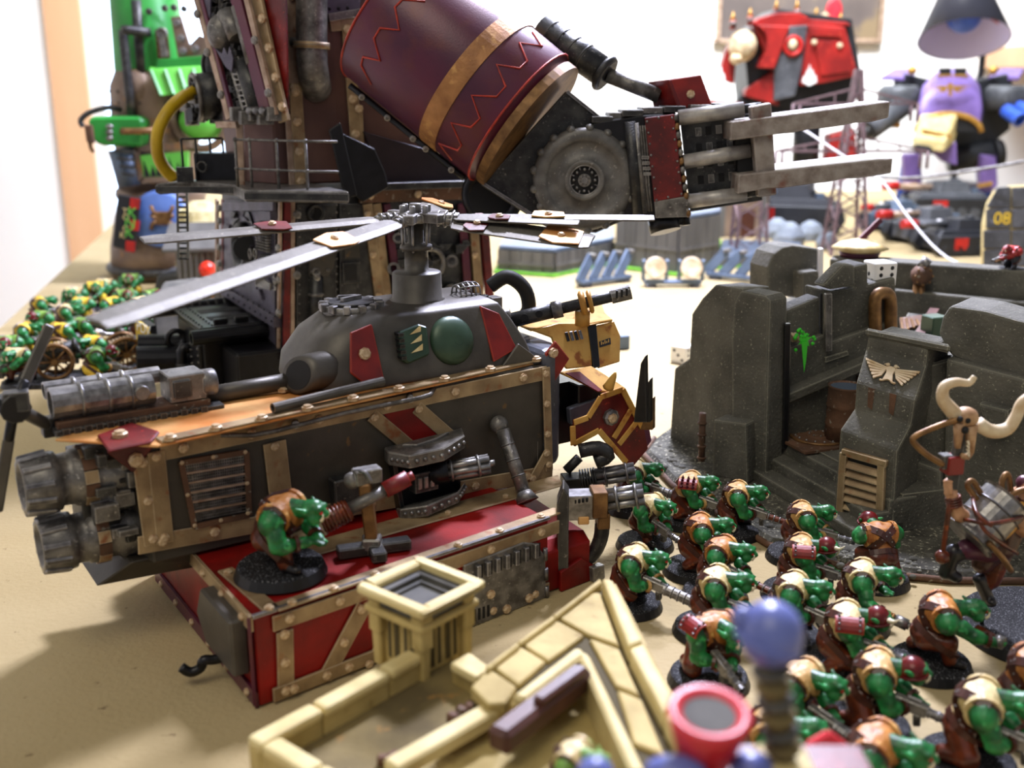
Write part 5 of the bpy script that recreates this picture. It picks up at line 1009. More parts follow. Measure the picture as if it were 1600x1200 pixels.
# back walls
PK = Plane(ony(1380, 410, 63.5), (-.41, -.91, 0)); pkv = V((.41, .91, 0))
bl('back_wall', PK, [(1296, 404), (1390, 408), (1660, 428), (1660, 520), (1296, 520)], pkv*1.6)
bl('back_ledge', PK, [(1300, 444), (1390, 448), (1660, 474), (1660, 520), (1300, 520)], -pkv*.8)
bl('back_pillar', Plane(ony(1240, 455, 61), -br*.5+bf), [(1199, 460), (1200, 418), (1210, 396), (1224, 386), (1240, 383), (1281, 389), (1281, 470)], -bf*2.0)
bl('back_pillar_foot', Plane(ony(1262, 465, 60), -br*.5+bf), [(1254, 470), (1254, 425), (1280, 422), (1281, 470)], -bf*1)
part(bk, 'white_card', bar(ony(1282, 388, 60), ony(1281, 466, 60), .2, .5, 'white'))
part(bk, 'ball_valve', ball(PK(1440, 430, .6), .62, 'baserust', 14, 10), cyl(PK(1440, 418, .6), PK(1450, 404, .6), .3, 'silver', n=10), *[ball(PK(1440, 430, .6)+V((cos(a)*.5, -.4, sin(a)*.5)), .08, 'brass', 6, 4) for a in [i*pi/4 for i in range(8)]])
for dx in (-5, 3): part(bk, 'valve_pipe', cyl(PK(1437+dx, 440, .6), PK(1434+dx, 505, .6), .2, 'brass', n=10))
part(bk, 'floor_grating', prism([onz(1405, 500, 5), onz(1440, 496, 5), onz(1452, 506, 5), onz(1408, 520, 5)], V((0, 0, .15)), 'baserust'), *[bar(onz(1408+i*8, 497+i*.8, 5.2), onz(1410+i*9, 517-i*2.4, 5.2), .12, .1, 'brass') for i in range(5)], bev=.02)
part(bk, 'upper_floor', prism([onz(1400, 530, 4.8), onz(1420, 490, 4.8), onz(1660, 510, 4.8), onz(1660, 560, 4.8)], V((0, 0, .15)), 'stone'))
part(bk, 'plank', bar(onz(1434, 528, 5.2), onz(1460, 484, 5.6), .5, .2, 'woodbrown'))
part(bk, 'green_box', box(onz(1458, 528, 5.0)+V((0, 0, .6)), (1, 1, 1.2), 'greenmetal', .3), bev=.05)
# buttress with the eagle
PL = Plane(onz(1312, 815, .3), bn); bi = -bn
def brow(off, l, r): return [PL(*l, -off), PL(*r, -off)]
rows = [brow(0, (1300, 812), (1394, 842)), brow(0, (1312, 672), (1402, 706)), brow(.9, (1334, 640), (1424, 664)), brow(.9, (1337, 598), (1430, 626)), brow(2.1, (1352, 546), (1448, 570)), brow(2.1, (1356, 524), (1450, 545))]
rg = [[a, b, b+bi*(4.6-o_), a+bi*(4.6-o_)] for (a, b), o_ in zip(rows, (0, 0, .9, .9, 2.1, 2.1))]
part(bk, 'buttress', loft(rg, 'stone', False), bev=.12, seg=2)
part(bk, 'buttress_top', prism([PL(1352, 525, -2.0), PL(1484, 552, -2.0), PL(1484, 552, -4.6), PL(1352, 525, -4.6)], V((0, 0, .35)), 'stone'), bev=.1)
part(bk, 'buttress_back', prism([PL(1440, 572, -2.4), PL(1485, 560, -3.2), PL(1478, 850, -3.2), PL(1392, 842, -2.4)], bi*2, 'stone'), bev=.1)
# eagle emblem on the sloped face
a4, b4 = rows[4]; a3, b3 = rows[3]; ex = (b4-a4).normalized(); ey = ((a4+b4)/2-(a3+b3)/2).normalized(); en = ex.cross(ey).normalized()
if en.dot(C0-a4) < 0: en = -en
eo = (a3+b3+a4+b4)/4; eg = part(bk, 'eagle_emblem', prism([eo+ex*x+ey*y+en*.02 for x, y in ((-.14, -.05), (-.2, .22), (-.06, .3), (.06, .3), (.2, .22), (.14, -.05), (.22, -.42), (0, -.34), (-.22, -.42))], en*.12, 'bone'), bev=.02, label='cream two headed eagle emblem with spread wings')
for sx in (-1, 1):
    part(eg, 'eagle_head', ball(eo+ex*.16*sx+ey*.34+en*.1, (.09, .09, .09), 'bone', 8, 6), lathe(eo+ex*.22*sx+ey*.36+en*.1, ex*sx-ey*.3, [(0, .05), (.12, .005)], 'bone', 6))
    for k in range(6): part(eg, 'feather', prism([eo+ex*(.12+.03*k)*sx+ey*(.16-.07*k)+en*.03, eo+ex*(.14+.03*k)*sx+ey*(.24-.07*k)+en*.03, eo+ex*(1.15-.1*k)*sx+ey*(.42-.15*k)+en*.03, eo+ex*(1.1-.1*k)*sx+ey*(.30-.15*k)+en*.03], en*.09, 'bone'), bev=.015)
    part(eg, 'eagle_claw', tube([eo+ex*.08*sx-ey*.3+en*.08, eo+ex*.2*sx-ey*.42+en*.1, eo+ex*.32*sx-ey*.4+en*.05], .05, 'bone', 6, 2))
for sx in (-.55, .35): part(bk, 'rust_stain', prism([a3.lerp(b3, .5)+ex*(sx-.14)+bn*.02, a3.lerp(b3, .5)+ex*(sx+.14)+bn*.02, a3.lerp(b3, .5)+ex*(sx+.1)+bn*.02-V((0, 0, .9)), a3.lerp(b3, .5)+ex*(sx-.1)+bn*.02-V((0, 0, .8))], bn*.012, 'baserust'))
# louvre grille
gr = part(bk, 'grille_frame', *[strip(PL, a, b, .3, .25, 'rust', .02) for a, b in (((1321, 705), (1314, 806)), ((1380, 722), (1376, 822)), ((1318, 704), (1388, 724)), ((1310, 806), (1380, 824)))], bev=.03, label='rusty louvre grille frame')
for i in range(7):
    t = (i+.7)/7.4; part(gr, 'louvre', prism([PL(1323-7*t, 709+96*t, .04), PL(1378-4*t, 725+96*t, .04), PL(1378-4*t, 725+96*t, .04)+bn*.22-V((0, 0, .22)), PL(1323-7*t, 709+96*t, .04)+bn*.22-V((0, 0, .22))], V((0, 0, -.07)), 'rust'), bev=.02)
part(bk, 'grille_back', slab(PL, [(1322, 708), (1378, 724), (1374, 820), (1314, 804)], .02, 'blackflat'))
# right wall
PE = Plane(PL(1480, 700, -2.6), bn)
bl('right_wall', PE, [(1478, 560), (1600, 592), (1760, 630), (1760, 930), (1470, 856)], bi*3)
bl('right_block', PE, [(1466, 522), (1472, 496), (1484, 478), (1540, 486), (1588, 500), (1720, 530), (1720, 632), (1600, 602), (1490, 560), (1480, 548)], bi*2.6, off=-.5)
bl('wall_ledge', PE, [(1536, 624), (1584, 636), (1584, 668), (1552, 680)], -bi*.6)
bl('wall_footing', PE, [(1430, 720), (1470, 735), (1470, 800), (1424, 790)], bi*1.2, off=.2)
# dice
def die(p, s_, rz, lab, tilt=0.0):
    R = MX.Rotation(rz, 3, 'Z')@MX.Rotation(tilt, 3, 'X'); p = V(p)+V((0, 0, s_/2)); d = thing('game_die', lab, 'die', p-V((0, 0, s_/2)))
    part(d, 'cube', box(p, (s_, s_, s_), 'white', R=R), bev=.09, seg=3)
    for n, x, y, pts in ((V((0, -1, 0)), V((1, 0, 0)), V((0, 0, 1)), [(a, b) for a in (-.25, .25) for b in (-.28, 0, .28)]), (V((-1, 0, 0)), V((0, 1, 0)), V((0, 0, 1)), [(-.25, -.25), (.25, .25), (0, 0)]), (V((0, 0, 1)), V((1, 0, 0)), V((0, 1, 0)), [(0, 0)]), (V((1, 0, 0)), V((0, 1, 0)), V((0, 0, 1)), [(-.25, -.25), (.25, .25), (-.25, .25), (.25, -.25)])):
        for a, b in pts: q = p+R@(n*(s_/2)+x*a*s_+y*b*s_); part(d, 'pip', lathe(q-R@n*.005, R@n, [(0, s_*.09), (.012, s_*.085), (.014, .001)], 'pip', 10))
    return d
die(P1(1379, 447, -1.5)-bf*.3, 1.15, .25, 'white six-spot die standing on the bunker wall')
die(onz(1066, 566, 0), 1.2, .9, 'white spotted die lying on the sand beside the bunker slab')
# gold-tipped device standing on the far wall
gd0 = onz(1342, 405, 7.5)
wv = thing('capped_gadget', 'cream and maroon capped gadget on the bunker back wall', 'miniature', gd0)
part(wv, 'cap', lathe(gd0, (0, 0, 1), [(0, 1.0), (.5, 1.2), (.7, 1.7), (1.0, 1.2), (1.25, .3), (1.25, .02)], 'cream_cloth', 20)); part(wv, 'cap_ring', lathe(gd0, (0, 0, 1), [(0, 1.05), (.5, 1.24), (.55, 1.1)], 'maroon', 20)); part(wv, 'handle', bar(gd0+V((0, 0, 1.2)), gd0+V((1.1, 0, 2.4)), .3, .3, 'maroon'))
# ---------------------------------------------------------------- leaping shaman
sh_o = onz(1640, 990, 0)
sm_ = thing('leaping_shaman_miniature', 'bare armed figure leaping with steel barrel on its back and bull skull staff', 'miniature', sh_o)
part(sm_, 'base', lathe(sh_o, (0, 0, 1), [(0, 3.0), (.06, 3.0), (.36, 2.85)], 'baserim', 40, False), lathe(sh_o+V((0, 0, .36)), (0, 0, 1), [(0, 2.85), (.04, 2.7), (.045, .01)], 'basegrit', 40, False), label='large round gritty base')
SY = onz(1536, 975, .4).y; SP = Plane((0, SY, 0), (0, -1, 0))
part(sm_, 'wire_stand', tube([SP(1534, 975), SP(1541, 930), SP(1543, 905)], .07, 'steel', 6))
def sq(x, y, o_=0.0): return SP(x, y, o_)
k_ = 1/40.0
bc = [cap(sq(1575, 800, -.1), sq(1560, 850, 0), .7, .6, 'strap'), cap(sq(1560, 850), sq(1535, 880, .1), .45, .35, 'strap'),
      cap(sq(1548, 858, .2), sq(1510, 858, .4), .42, .34, 'maroon'), cap(sq(1510, 858, .4), sq(1488, 870, .4), .3, .26, 'boot'), cap(sq(1490, 862, .4), sq(1478, 895, .4), .28, .24, 'boot'), cap(sq(1478, 892, .4), sq(1494, 902, .5), .22, .2, 'boot'),
      cap(sq(1560, 862, -.1), sq(1548, 905, -.1), .45, .34, 'leather'), cap(sq(1548, 905, -.1), sq(1536, 912, -.1), .3, .24, 'boot'), cap(sq(1530, 905), sq(1546, 940), .22, .2, 'boot'), cap(sq(1546, 938), sq(1550, 942, .25), .18, .16, 'boot'),
      cap(sq(1545, 800, -.2), sq(1512, 815, .4), .34, .3, 'flesh'), cap(sq(1512, 815, .4), sq(1498, 802, .6), .28, .25, 'flesh'), cap(sq(1498, 803, .6), sq(1487, 775, .6), .24, .19, 'flesh'), cap(sq(1487, 775, .6), sq(1484, 755, .55), .2, .2, 'flesh'),
      cap(sq(1590, 810, .4), sq(1625, 838, .7), .4, .36, 'flesh'), cap(sq(1588, 780, -.3), sq(1610, 772, -.5), .4, .38, 'flesh')]
bc += [cap(sq(1592, 778, -.2), sq(1606, 764, .1), .3, .32, 'flesh'), cap(sq(1606, 762, .15), sq(1612, 766, .4), .26, .2, 'flesh'), cap(sq(1613, 762, .5), sq(1615, 766, .62), .07, .08, 'flesh'), cap(sq(1600, 754, .0), sq(1612, 752, .1), .26, .24, 'maroon')]
for i in range(4): bc.append(cap(sq(1476+i*.5, 752+i*6, .6), sq(1486, 753+i*6, .85), .07, .07, 'flesh'))
bc.append(cap(sq(1492, 748, .6), sq(1488, 740, .75), .07, .06, 'flesh'))
raw_ = bpy.data.objects.new('body', fuse('shaman_body', [(a-sh_o, b-sh_o, r0, r1, m) for a, b, r0, r1, m in bc], .045)); COL.objects.link(raw_); raw_.parent = sm_
wr_ = (sq(1484, 755, .55)-sq(1498, 803, .6)).normalized()
part(sm_, 'wrist_wrap', *[torus(sq(1489+.8*i, 777+i*4, .6), wr_, .22, .045, 'leather', 12, 5) for i in range(4)])
part(sm_, 'sash', tube([sq(1600, 790, .3), sq(1580, 820, .65), sq(1560, 840, .6)], .22, 'yellow_plate', 8, 4))
ba, bb_ = sq(1512, 842, .45), sq(1574, 780, .1); bd_ = (bb_-ba).normalized(); BL_ = (bb_-ba).length
brl = part(sm_, 'barrel_pack', lathe(ba, bd_, [(0, .02), (0, .84), (.05, .9), (.1, .82), (BL_*.36, .82), (BL_*.38, .9), (BL_*.41, .82), (BL_*.69, .82), (BL_*.71, .9), (BL_*.74, .82), (BL_-.07, .82), (BL_, .9), (BL_, .8), (BL_-.08, .78), (BL_-.08, .02)], 'silver', 28, False), label='grey steel drum strapped on')
for a_, b_, c2 in (((1520, 790, .9), (1540, 830, 1.6), (1590, 865, .9)), ((1507, 812, .9), (1550, 818, 1.7), (1600, 808, .9)), ((1520, 778, .6), (1528, 805, 1.5), (1550, 822, 1.7))): part(brl, 'rope', tube([sq(*a_), sq(*b_), sq(*c2)], .07, 'leather', 6, 5))
for p_ in (((1545, 848, 1.3), (1565, 870, 1.2), (1580, 892, .8)), ((1530, 785, .3), (1512, 760, .3), (1520, 752, .2), (1535, 775, .2)), ((1565, 775, .3), (1566, 750, .2), (1575, 742, .1), (1580, 775, 0)), ((1570, 780, .4), (1590, 768, .4), (1620, 760, .4))): part(brl, 'coil_hose', tube([sq(*q) for q in p_], .1, 'brass', 8, 5))
st0, st1 = sq(1472, 870, .75), sq(1503, 655, .6); sdv = (st1-st0).normalized()
stf = part(sm_, 'staff', tube([st0, st0.lerp(st1, .33), st0.lerp(st1, .5)], .09, 'leather', 8), ball(st0, .24, 'leather', 10, 8), bar(st0.lerp(st1, .5), st0.lerp(st1, .95), .3, .25, 'steel'), box(sq(1488, 725, .65), (.55, .5, .6), 'red', .2), box(sq(1477, 720, .65), (.35, .4, .45), 'steel', .2), bev=.03)
part(stf, 'bull_skull', ball(sq(1508, 652, .6), (.42, .36, .34), 'skull', 12, 8), cyl(sq(1499, 660, .75), sq(1496, 700, .8), .2, 'skull', r2=.1, n=8), cyl(sq(1516, 664, .7), sq(1517, 708, .75), .24, 'skull', r2=.1, n=8), tube([sq(1517, 706, .75), sq(1512, 714, .8), sq(1502, 712, .85)], .1, 'skull', 6, 2), ball(sq(1508, 672, .95), .12, 'blackflat', 8, 6), ball(sq(1500, 655, .95), .1, 'blackflat', 8, 6), ball(sq(1512, 657, .9), .1, 'blackflat', 8, 6), *[lathe(sq(1512, 690+i*6, .9), (0, -1, -.4), [(0, .06), (.18, .01)], 'tooth', 6) for i in range(4)], label='bone coloured bull skull')
part(stf, 'horn', tube([sq(1498, 652, .6), sq(1484, 638, .65), sq(1473, 622, .65), sq(1476, 604, .6), sq(1494, 597, .55), sq(1514, 598, .5), sq(1523, 588, .5)], .2, 'bone', 10, 5, rf=lambda t: .17*(1-t)+.085))
part(stf, 'horn', tube([sq(1528, 662, .55), sq(1550, 674, .5), sq(1574, 670, .45), sq(1588, 650, .4), sq(1598, 628, .35), sq(1625, 612, .3)], .2, 'bone', 10, 5, rf=lambda t: .19*(1-t*.4)+.05))
part(stf, 'cable', tube([sq(1500, 654, .8), sq(1460, 668, .8), sq(1430, 682, .8), sq(1428, 692, .8), sq(1450, 712, .8), sq(1474, 726, .8)], .1, 'brass', 8, 5))
# ================================================================ yellow stone ruin in front
ZR = 3.0; ZP = 3.75
yr = thing('stone_ruin', 'cream yellow stone building with square tower and slanted broken walls', 'building', onz(640, 1130, 0))
a0 = onz(384, 1150, ZP); a1 = onz(640, 1012, ZP); e1 = (a1-a0).normalized(); e1.z = 0; e2 = V((e1.y, -e1.x, 0))
def yb(name, a, b, th, z0, z1, mat='creamlight', bev=.1, parent=None):
    d = (b-a).normalized(); n = V((d.y, -d.x, 0))
    return part(parent or yr, name, prism([V((a.x, a.y, z0)), V((b.x, b.y, z0)), V((b.x, b.y, z0))+n*th, V((a.x, a.y, z0))+n*th], V((0, 0, z1-z0)), mat), bev=bev, seg=2)
L1 = (a1-a0).length
cuts = [0, .36, .78, 1.0]
for i in range(3): yb('coping_block', a0+e1*L1*cuts[i]+e1*.02, a0+e1*L1*cuts[i+1]-e1*.03, .52, ZP-.28, ZP, 'creamlight')
for i in range(3): yb('wall_block', a0+e1*L1*cuts[i]+e1*.015+e2*.06, a0+e1*L1*cuts[i+1]-e1*.015+e2*.06, .38, 0, ZP-.26, 'creamstone', .06)
c_end = a0+e2*5.2
for i in range(3): 
    p, q = a0+e2*(.55+1.6*i), a0+e2*(2.1+1.6*i); d = e2; n = e1
    part(yr, 'coping_block', prism([V((p.x, p.y, ZP-.28)), V((q.x, q.y, ZP-.28)), V((q.x, q.y, ZP-.28))+n*.52, V((p.x, p.y, ZP-.28))+n*.52], V((0, 0, .28)), 'creamlight'), bev=.1, seg=2)
part(yr, 'side_wall', prism([V((a0.x, a0.y, 0))+e1*.06, V((a0.x, a0.y, 0))+e2*5.2+e1*.06, V((a0.x, a0.y, 0))+e2*5.2+e1*.42, V((a0.x, a0.y, 0))+e1*.42], V((0, 0, ZP-.26)), 'creamstone'))
fl_ = [a0+e1*.1+e2*.1, a0+e1*(L1+1.2)+e2*.1, a0+e1*(L1+1.2)+e2*5.2, a0+e1*.1+e2*5.2]
part(yr, 'roof_floor', prism([V((p.x, p.y, ZR-.3)) for p in fl_], V((0, 0, .3)), 'roofdirt'))
# tower
tc = (onz(560, 915, 5.05)+onz(757, 918, 5.05))/2; tr_ = atan2(e1.y, e1.x); hw = 1.22
tw = part(yr, 'tower_cap', *[cat(box(tc+e1*sx*(hw-.17)+V((0, 0, .0)), (.34, hw*2, .24), 'creamlight', tr_), box(tc+e2*sx*(hw-.17), (hw*2-.68, .34, .24), 'creamlight', tr_)) for sx in (-1, 1)], bev=.06, label='square stone cap with a stepped recess')
part(tw, 'recess_step', *[cat(box(tc+e1*sx*.78-V((0, 0, .16)), (.26, 1.8, .16), 'dull_grey', tr_), box(tc+e2*sx*.78-V((0, 0, .16)), (1.3, .26, .16), 'dull_grey', tr_)) for sx in (-1, 1)], bev=.02)
part(tw, 'recess_floor', box(tc-V((0, 0, .34)), (1.9, 1.9, .1), 'dull_grey', tr_)); part(tw, 'recess_step', *[cat(box(tc+e1*sx*.6-V((0, 0, .28)), (.2, 1.4, .14), 'dull_grey', tr_), box(tc+e2*sx*.6-V((0, 0, .28)), (1.0, .2, .14), 'dull_grey', tr_)) for sx in (-1, 1)], bev=.02)
part(yr, 'tower_cornice', box(tc-V((0, 0, .52)), (2.2, 2.2, .2), 'creamstone', tr_), bev=.05)
part(yr, 'tower_body', box(tc-V((0, 0, 1.65)), (1.5, 1.5, 2.4), 'creamstone', tr_), bev=.05)
for sx in (-1, 1):
    for sy in (-1, 1):
        q = tc+e1*.8*sx+e2*.8*sy; part(yr, 'pilaster', prism([q+e1*x+e2*y-V((0, 0, 1.2)) for x, y in ((-.22, -.22), (.22, -.22), (.22, .22), (-.22, .22))], V((0, 0, .95)), 'creamstone'), loft([[q+e1*x*s_+e2*y*s_-V((0, 0, z)) for x, y in ((-.2, -.2), (.2, -.2), (.2, .2), (-.2, .2))] for s_, z in ((1.0, 1.2), (.85, 1.25), (.75, 2.2))], 'creamstone', False), bev=.05)
for n_, d_ in ((e2, e1), (-e1, e2), (e1, e2)):
    for dx in (-.3, .3):
        q = tc+n_*.77+d_*dx; ar = [q-d_*.2-V((0, 0, 1.9)), q+d_*.2-V((0, 0, 1.9)), q+d_*.2-V((0, 0, .9)), q+d_*.12-V((0, 0, .68)), q-V((0, 0, .58)), q-d_*.12-V((0, 0, .68)), q-d_*.2-V((0, 0, .9))]
        part(yr, 'arch_recess', prism(ar, n_*.02, 'creamjoint')); part(yr, 'arch_mullion', bar(q+n_*.03-V((0, 0, 1.9)), q+n_*.03-V((0, 0, .7)), .07, .07, 'creamstone'))
# short parapet right of the tower, then the stepped terrace of big slabs
b0, b1 = onz(722, 1028, ZP), onz(762, 1060, ZP)
part(yr, 'coping_block', prism([onz(702, 1035, ZP), onz(733, 1017, ZP), onz(768, 1043, ZP), onz(744, 1058, ZP)], V((0, 0, -.26)), 'creamlight'), bev=.08, seg=2)
part(yr, 'wall_block', prism([onz(704, 1035, ZP-.2), onz(731, 1019, ZP-.2), onz(764, 1044, ZP-.2), onz(742, 1057, ZP-.2)], V((0, 0, -2.5)), 'creamstone'), bev=.06)
ZW = 4.3; tp_ = Plane((0, 0, ZW), (0, 0, 1))
tiles = [[(735, 1072), (764, 1043), (808, 1072), (790, 1098), (762, 1100)], [(768, 1039), (810, 1007), (853, 1033), (810, 1070)], [(813, 1004), (866, 966), (914, 992), (857, 1032)], [(870, 963), (922, 925), (938, 925), (968, 1008), (918, 990)], [(920, 996), (968, 1013), (1000, 1086), (962, 1070)], [(964, 1076), (1003, 1092), (1040, 1180), (990, 1160)]]
for t_ in tiles: part(yr, 'stone_slab', prism([tp_(x, y) for x, y in t_], V((0, 0, -.35)), 'creamstone'), bev=.07, seg=2)
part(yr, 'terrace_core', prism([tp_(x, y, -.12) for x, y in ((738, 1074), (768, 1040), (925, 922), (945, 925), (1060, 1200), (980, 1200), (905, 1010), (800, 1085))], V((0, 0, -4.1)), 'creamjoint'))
part(yr, 'terrace_core', prism([tp_(x, y, -.16) for x, y in ((766, 1038), (922, 920), (930, 930), (780, 1048))], V((0, 0, -4.0)), 'creamstone'))
cp = [[(940, 902), (958, 905), (1004, 1000), (982, 1008)], [(983, 1012), (1006, 1004), (1058, 1100), (1036, 1112)], [(1037, 1116), (1060, 1104), (1110, 1200), (1088, 1205)]]
for t_ in cp: part(yr, 'coping_block', prism([tp_(x, y, .35) for x, y in t_], V((0, 0, -.7)), 'creamlight'), bev=.1, seg=2)
part(yr, 'outer_wall', prism([tp_(x, y, -.2) for x, y in ((946, 915), (962, 912), (1112, 1205), (1094, 1210))], V((0, 0, -4.0)), 'creamstone'))
for t_ in ([(762, 1046), (812, 1008), (808, 1002), (758, 1040)], [(812, 1006), (868, 966), (864, 960), (808, 1002)], [(868, 965), (940, 910), (938, 902), (864, 960)]): part(yr, 'coping_block', prism([tp_(x, y, .12) for x, y in t_], V((0, 0, -.3)), 'creamstone'), bev=.04)
# inner well with beams
part(yr, 'inner_wall', prism([tp_(x, y, .1) for x, y in ((800, 1085), (896, 1012), (908, 1010), (914, 1022), (820, 1092))], V((0, 0, -1.2)), 'creamlight'), bev=.08); part(yr, 'inner_wall', prism([tp_(x, y, .1) for x, y in ((900, 1014), (920, 1020), (1010, 1205), (985, 1205))], V((0, 0, -1.2)), 'creamlight'), bev=.08)
part(yr, 'well_floor', prism([onz(x, y, 3.4) for x, y in ((640, 1200), (800, 1100), (915, 1020), (1010, 1215), (700, 1300))], V((0, 0, -.3)), 'creamstone'))
part(yr, 'cream_beam', bar(onz(610, 1205, 3.9), onz(850, 1068, 3.9), .5, .4, 'creamlight'), bev=.06)
part(yr, 'brown_beam', bar(onz(776, 1160, 4.2), onz(912, 1056, 4.2), .6, .6, 'woodbrown'), bev=.12); part(yr, 'brown_beam', bar(onz(840, 1098, 4.55), onz(912, 1046, 4.55), .3, .25, 'woodbrown'), bev=.06)
part(yr, 'brown_beam', bar(onz(690, 1165, 3.6), onz(800, 1092, 3.6), .25, .3, 'woodbrown'), bev=.05)
random.seed(6)
for x, y in ((708, 1128), (722, 1118), (735, 1112), (615, 1190), (600, 1195), (640, 1185)): part(yr, 'rubble_chunk', box(onz(x, y, ZR)+V((0, 0, .12)), (.3, .25, .25), 'baserust', random.random()*3), bev=.05)
# figure and gadget close to the lens
place(make_orc('small pale green goblin behind the brown beams of the stone ruin', vest='cream_cloth', skin='skin_light', weapon='shooter', stance=1), 895, 1190, -30, .62, zoff=3.42)
gy = 15.0; gb2 = ony(1225, 1195, gy)
mc = thing('red_scrap_wagon', 'red model close to the lens with blue ball mast and red rimmed funnel', 'vehicle', V((gb2.x, gy, 0)))
bx0 = ony(1205, 990, gy); part(mc, 'blue_ball', ball(bx0, (.50, .50, .52), 'helmetblue', 24, 16), torus(bx0-V((.05, 0, .1)), (.3, 0, 1), .5, .06, 'helmetblue', 24, 6), ball(bx0+V((-.42, .1, .2)), .2, 'helmetblue', 10, 8), label='blue glossy ball on a mast')
sb0 = bx0-V((0, 0, .45)); sb1 = ony(1225, 1180, gy)
part(mc, 'mast', cyl(sb0, sb1, .2, 'roofdirt', n=12), *[torus(sb0.lerp(sb1, .1+i*.16), (sb1-sb0), .22, .09, 'roofdirt' if i % 2 else 'dull_grey', 14, 6) for i in range(6)])
fc = ony(1108, 1122, gy); fn = V((.03, -.14, .98)).normalized()
fu = part(mc, 'funnel', loft([ring(fc-fn*.9, fn, .4, 24), ring(fc-fn*.25, fn, .58, 24), ring(fc+fn*.1, fn, .68, 24), ring(fc+fn*.16, fn, .62, 24), ring(fc+fn*.08, fn, .44, 24), ring(fc, fn, .42, 24)], 'pinkred', True), label='red rimmed round funnel')
part(fu, 'grey_grille', cyl(fc+fn*.02, fc+fn*.07, .43, 'dull_grey', n=24))
part(mc, 'wagon_hull', box((gb2.x+.1, gy-.1, 3.6), (3.2, 3.0, 6.6), 'red'), *[cyl((gb2.x+sx*1.3, gy-1.2+j*1.1, .55), (gb2.x+sx*1.75, gy-1.2+j*1.1, .55), .55, 'black', n=16) for sx in (-1, 1) for j in range(3)], bev=.12)
part(mc, 'funnel_pipe', cyl(fc-fn*.6, V((fc.x+.1, fc.y+.2, 6.6)), .3, 'woodbrown', n=12)); part(mc, 'red_plate', slab(Plane((0, gy-.3, 0), (0.3, -1, .4)), [(1255, 1158), (1290, 1138), (1320, 1160), (1335, 1230), (1250, 1230)], .2, 'pinkred'), bev=.06)
part(mc, 'mast_foot', box((sb1.x, sb1.y, 7.2), (.9, .9, .8), 'creamlight'), bev=.1); part(mc, 'blue_pad', ball(ony(1175, 1200, gy-.2), (.35, .3, .25), 'helmetblue', 12, 8)); part(mc, 'blue_pad', ball(ony(1055, 1205, gy-.4), (.5, .3, .25), 'helmetblue', 12, 8)); part(mc, 'blue_pad', ball(ony(930, 1212, gy-.6), (.3, .3, .3), 'helmetblue', 12, 8))
# ================================================================ far side of the table
# ---- green stompa-like tower walker
gg = onz(252, 440, 0); GY = gg.y+4; GP = Plane((0, GY-3.8, 0), (0, -1, 0)); gx0 = ony(264, 440, GY).x
gt = thing('green_walker', 'tall rusty walker with bright green plates by the window', 'walker', V((gx0, GY, 0)))
def GR(z, r, k=1.0, n=20): return [V((gx0+r*cos(2*pi*i/n), GY+r*k*sin(2*pi*i/n), z)) for i in range(n)]
part(gt, 'skirt', loft([GR(.3, 5.23), GR(3, 4.98), GR(7.2, 3.97), GR(7.6, 4.14), GR(8.2, 4.05)], 'rustplate', True), label='rusty riveted skirt')
part(gt, 'skirt_rim', torus((gx0, GY, .9), (0, 0, 1), 5.2, .4, 'steel', 36, 8))
part(gt, 'waist', loft([GR(8.2, 3.72), GR(11, 3.55), GR(12.5, 3.88), GR(17.5, 3.72), GR(19, 3.03)], 'rustplate', True))
part(gt, 'head', loft([GR(18.6, 3.12), GR(19, 3.16), GR(25.6, 3.00), GR(26, 2.70)], 'green', True), label='green cylindrical head'); part(gt, 'head_top', cyl((gx0, GY, 26), (gx0, GY, 27.5), 1.8, 'steel_light', n=20), cyl((gx0, GY, 27.5), (gx0, GY, 32), .5, 'pinkred', n=10))
for x, y in ((233, 18), (258, 13), (288, 14), (272, 12)): bolt(gt, GP(x, y, -.8), (0, -1, 0), .3, 'steel')
part(gt, 'tool_plate', slab(GP, [(243, 47), (262, 46), (267, 92), (248, 93)], .3, 'baserust', -.9), bev=.05); part(gt, 'wrench', strip(GP, (252, 50), (258, 88), .5, .2, 'steel_light', -.5), torus(GP(253, 52, -.4), (0, 1, 0), .4, .15, 'steel_light', 12, 5))
part(gt, 'jaw_plate', slab(GP, [(268, 27), (284, 25), (298, 70), (312, 55), (330, 62), (330, 90), (280, 92)], .3, 'rustplate', -.8), bev=.05)
for x, y in ((277, 36), (283, 60), (286, 80), (305, 76)): bolt(gt, GP(x, y, -.4), (0, -1, 0), .35, 'silver')
part(gt, 'brow_plate', slab(GP, [(250, 93), (330, 87), (335, 104), (248, 108)], .8, 'green', -.6), bev=.06)
lp = part(gt, 'grid_plate', prism([GP(232, 110, .4), GP(330, 104, .4), GP(335, 142, 1.6), GP(250, 150, 1.6)], V((0, .4, .3)), 'green_light'), bev=.05, label='pale green grilled plate')
for i in range(5): part(lp, 'grid_bar', bar(GP(236+i*22, 110-i, .6), GP(252+i*20, 149-i*1.5, 1.8), .25, .2, 'green'))
part(gt, 'shoulder', ball(GP(220, 142, -1.5), (1.7, 1.6, 2.2), 'rustplate', 16, 10)); part(gt, 'shoulder', ball(GP(300, 142, -1.5), (1.7, 1.6, 2.2), 'rustplate', 16, 10))
part(gt, 'exhaust_pole', cyl(GP(222, 115, -1), GP(213, 0, -1), .5, 'steel', n=10)); part(gt, 'exhaust_pole', tube([GP(206, 180, .5), GP(193, 60, .5), GP(194, 48, .5), GP(200, 47, .5), GP(234, 51, -.5)], .42, 'steel', 10, 3))
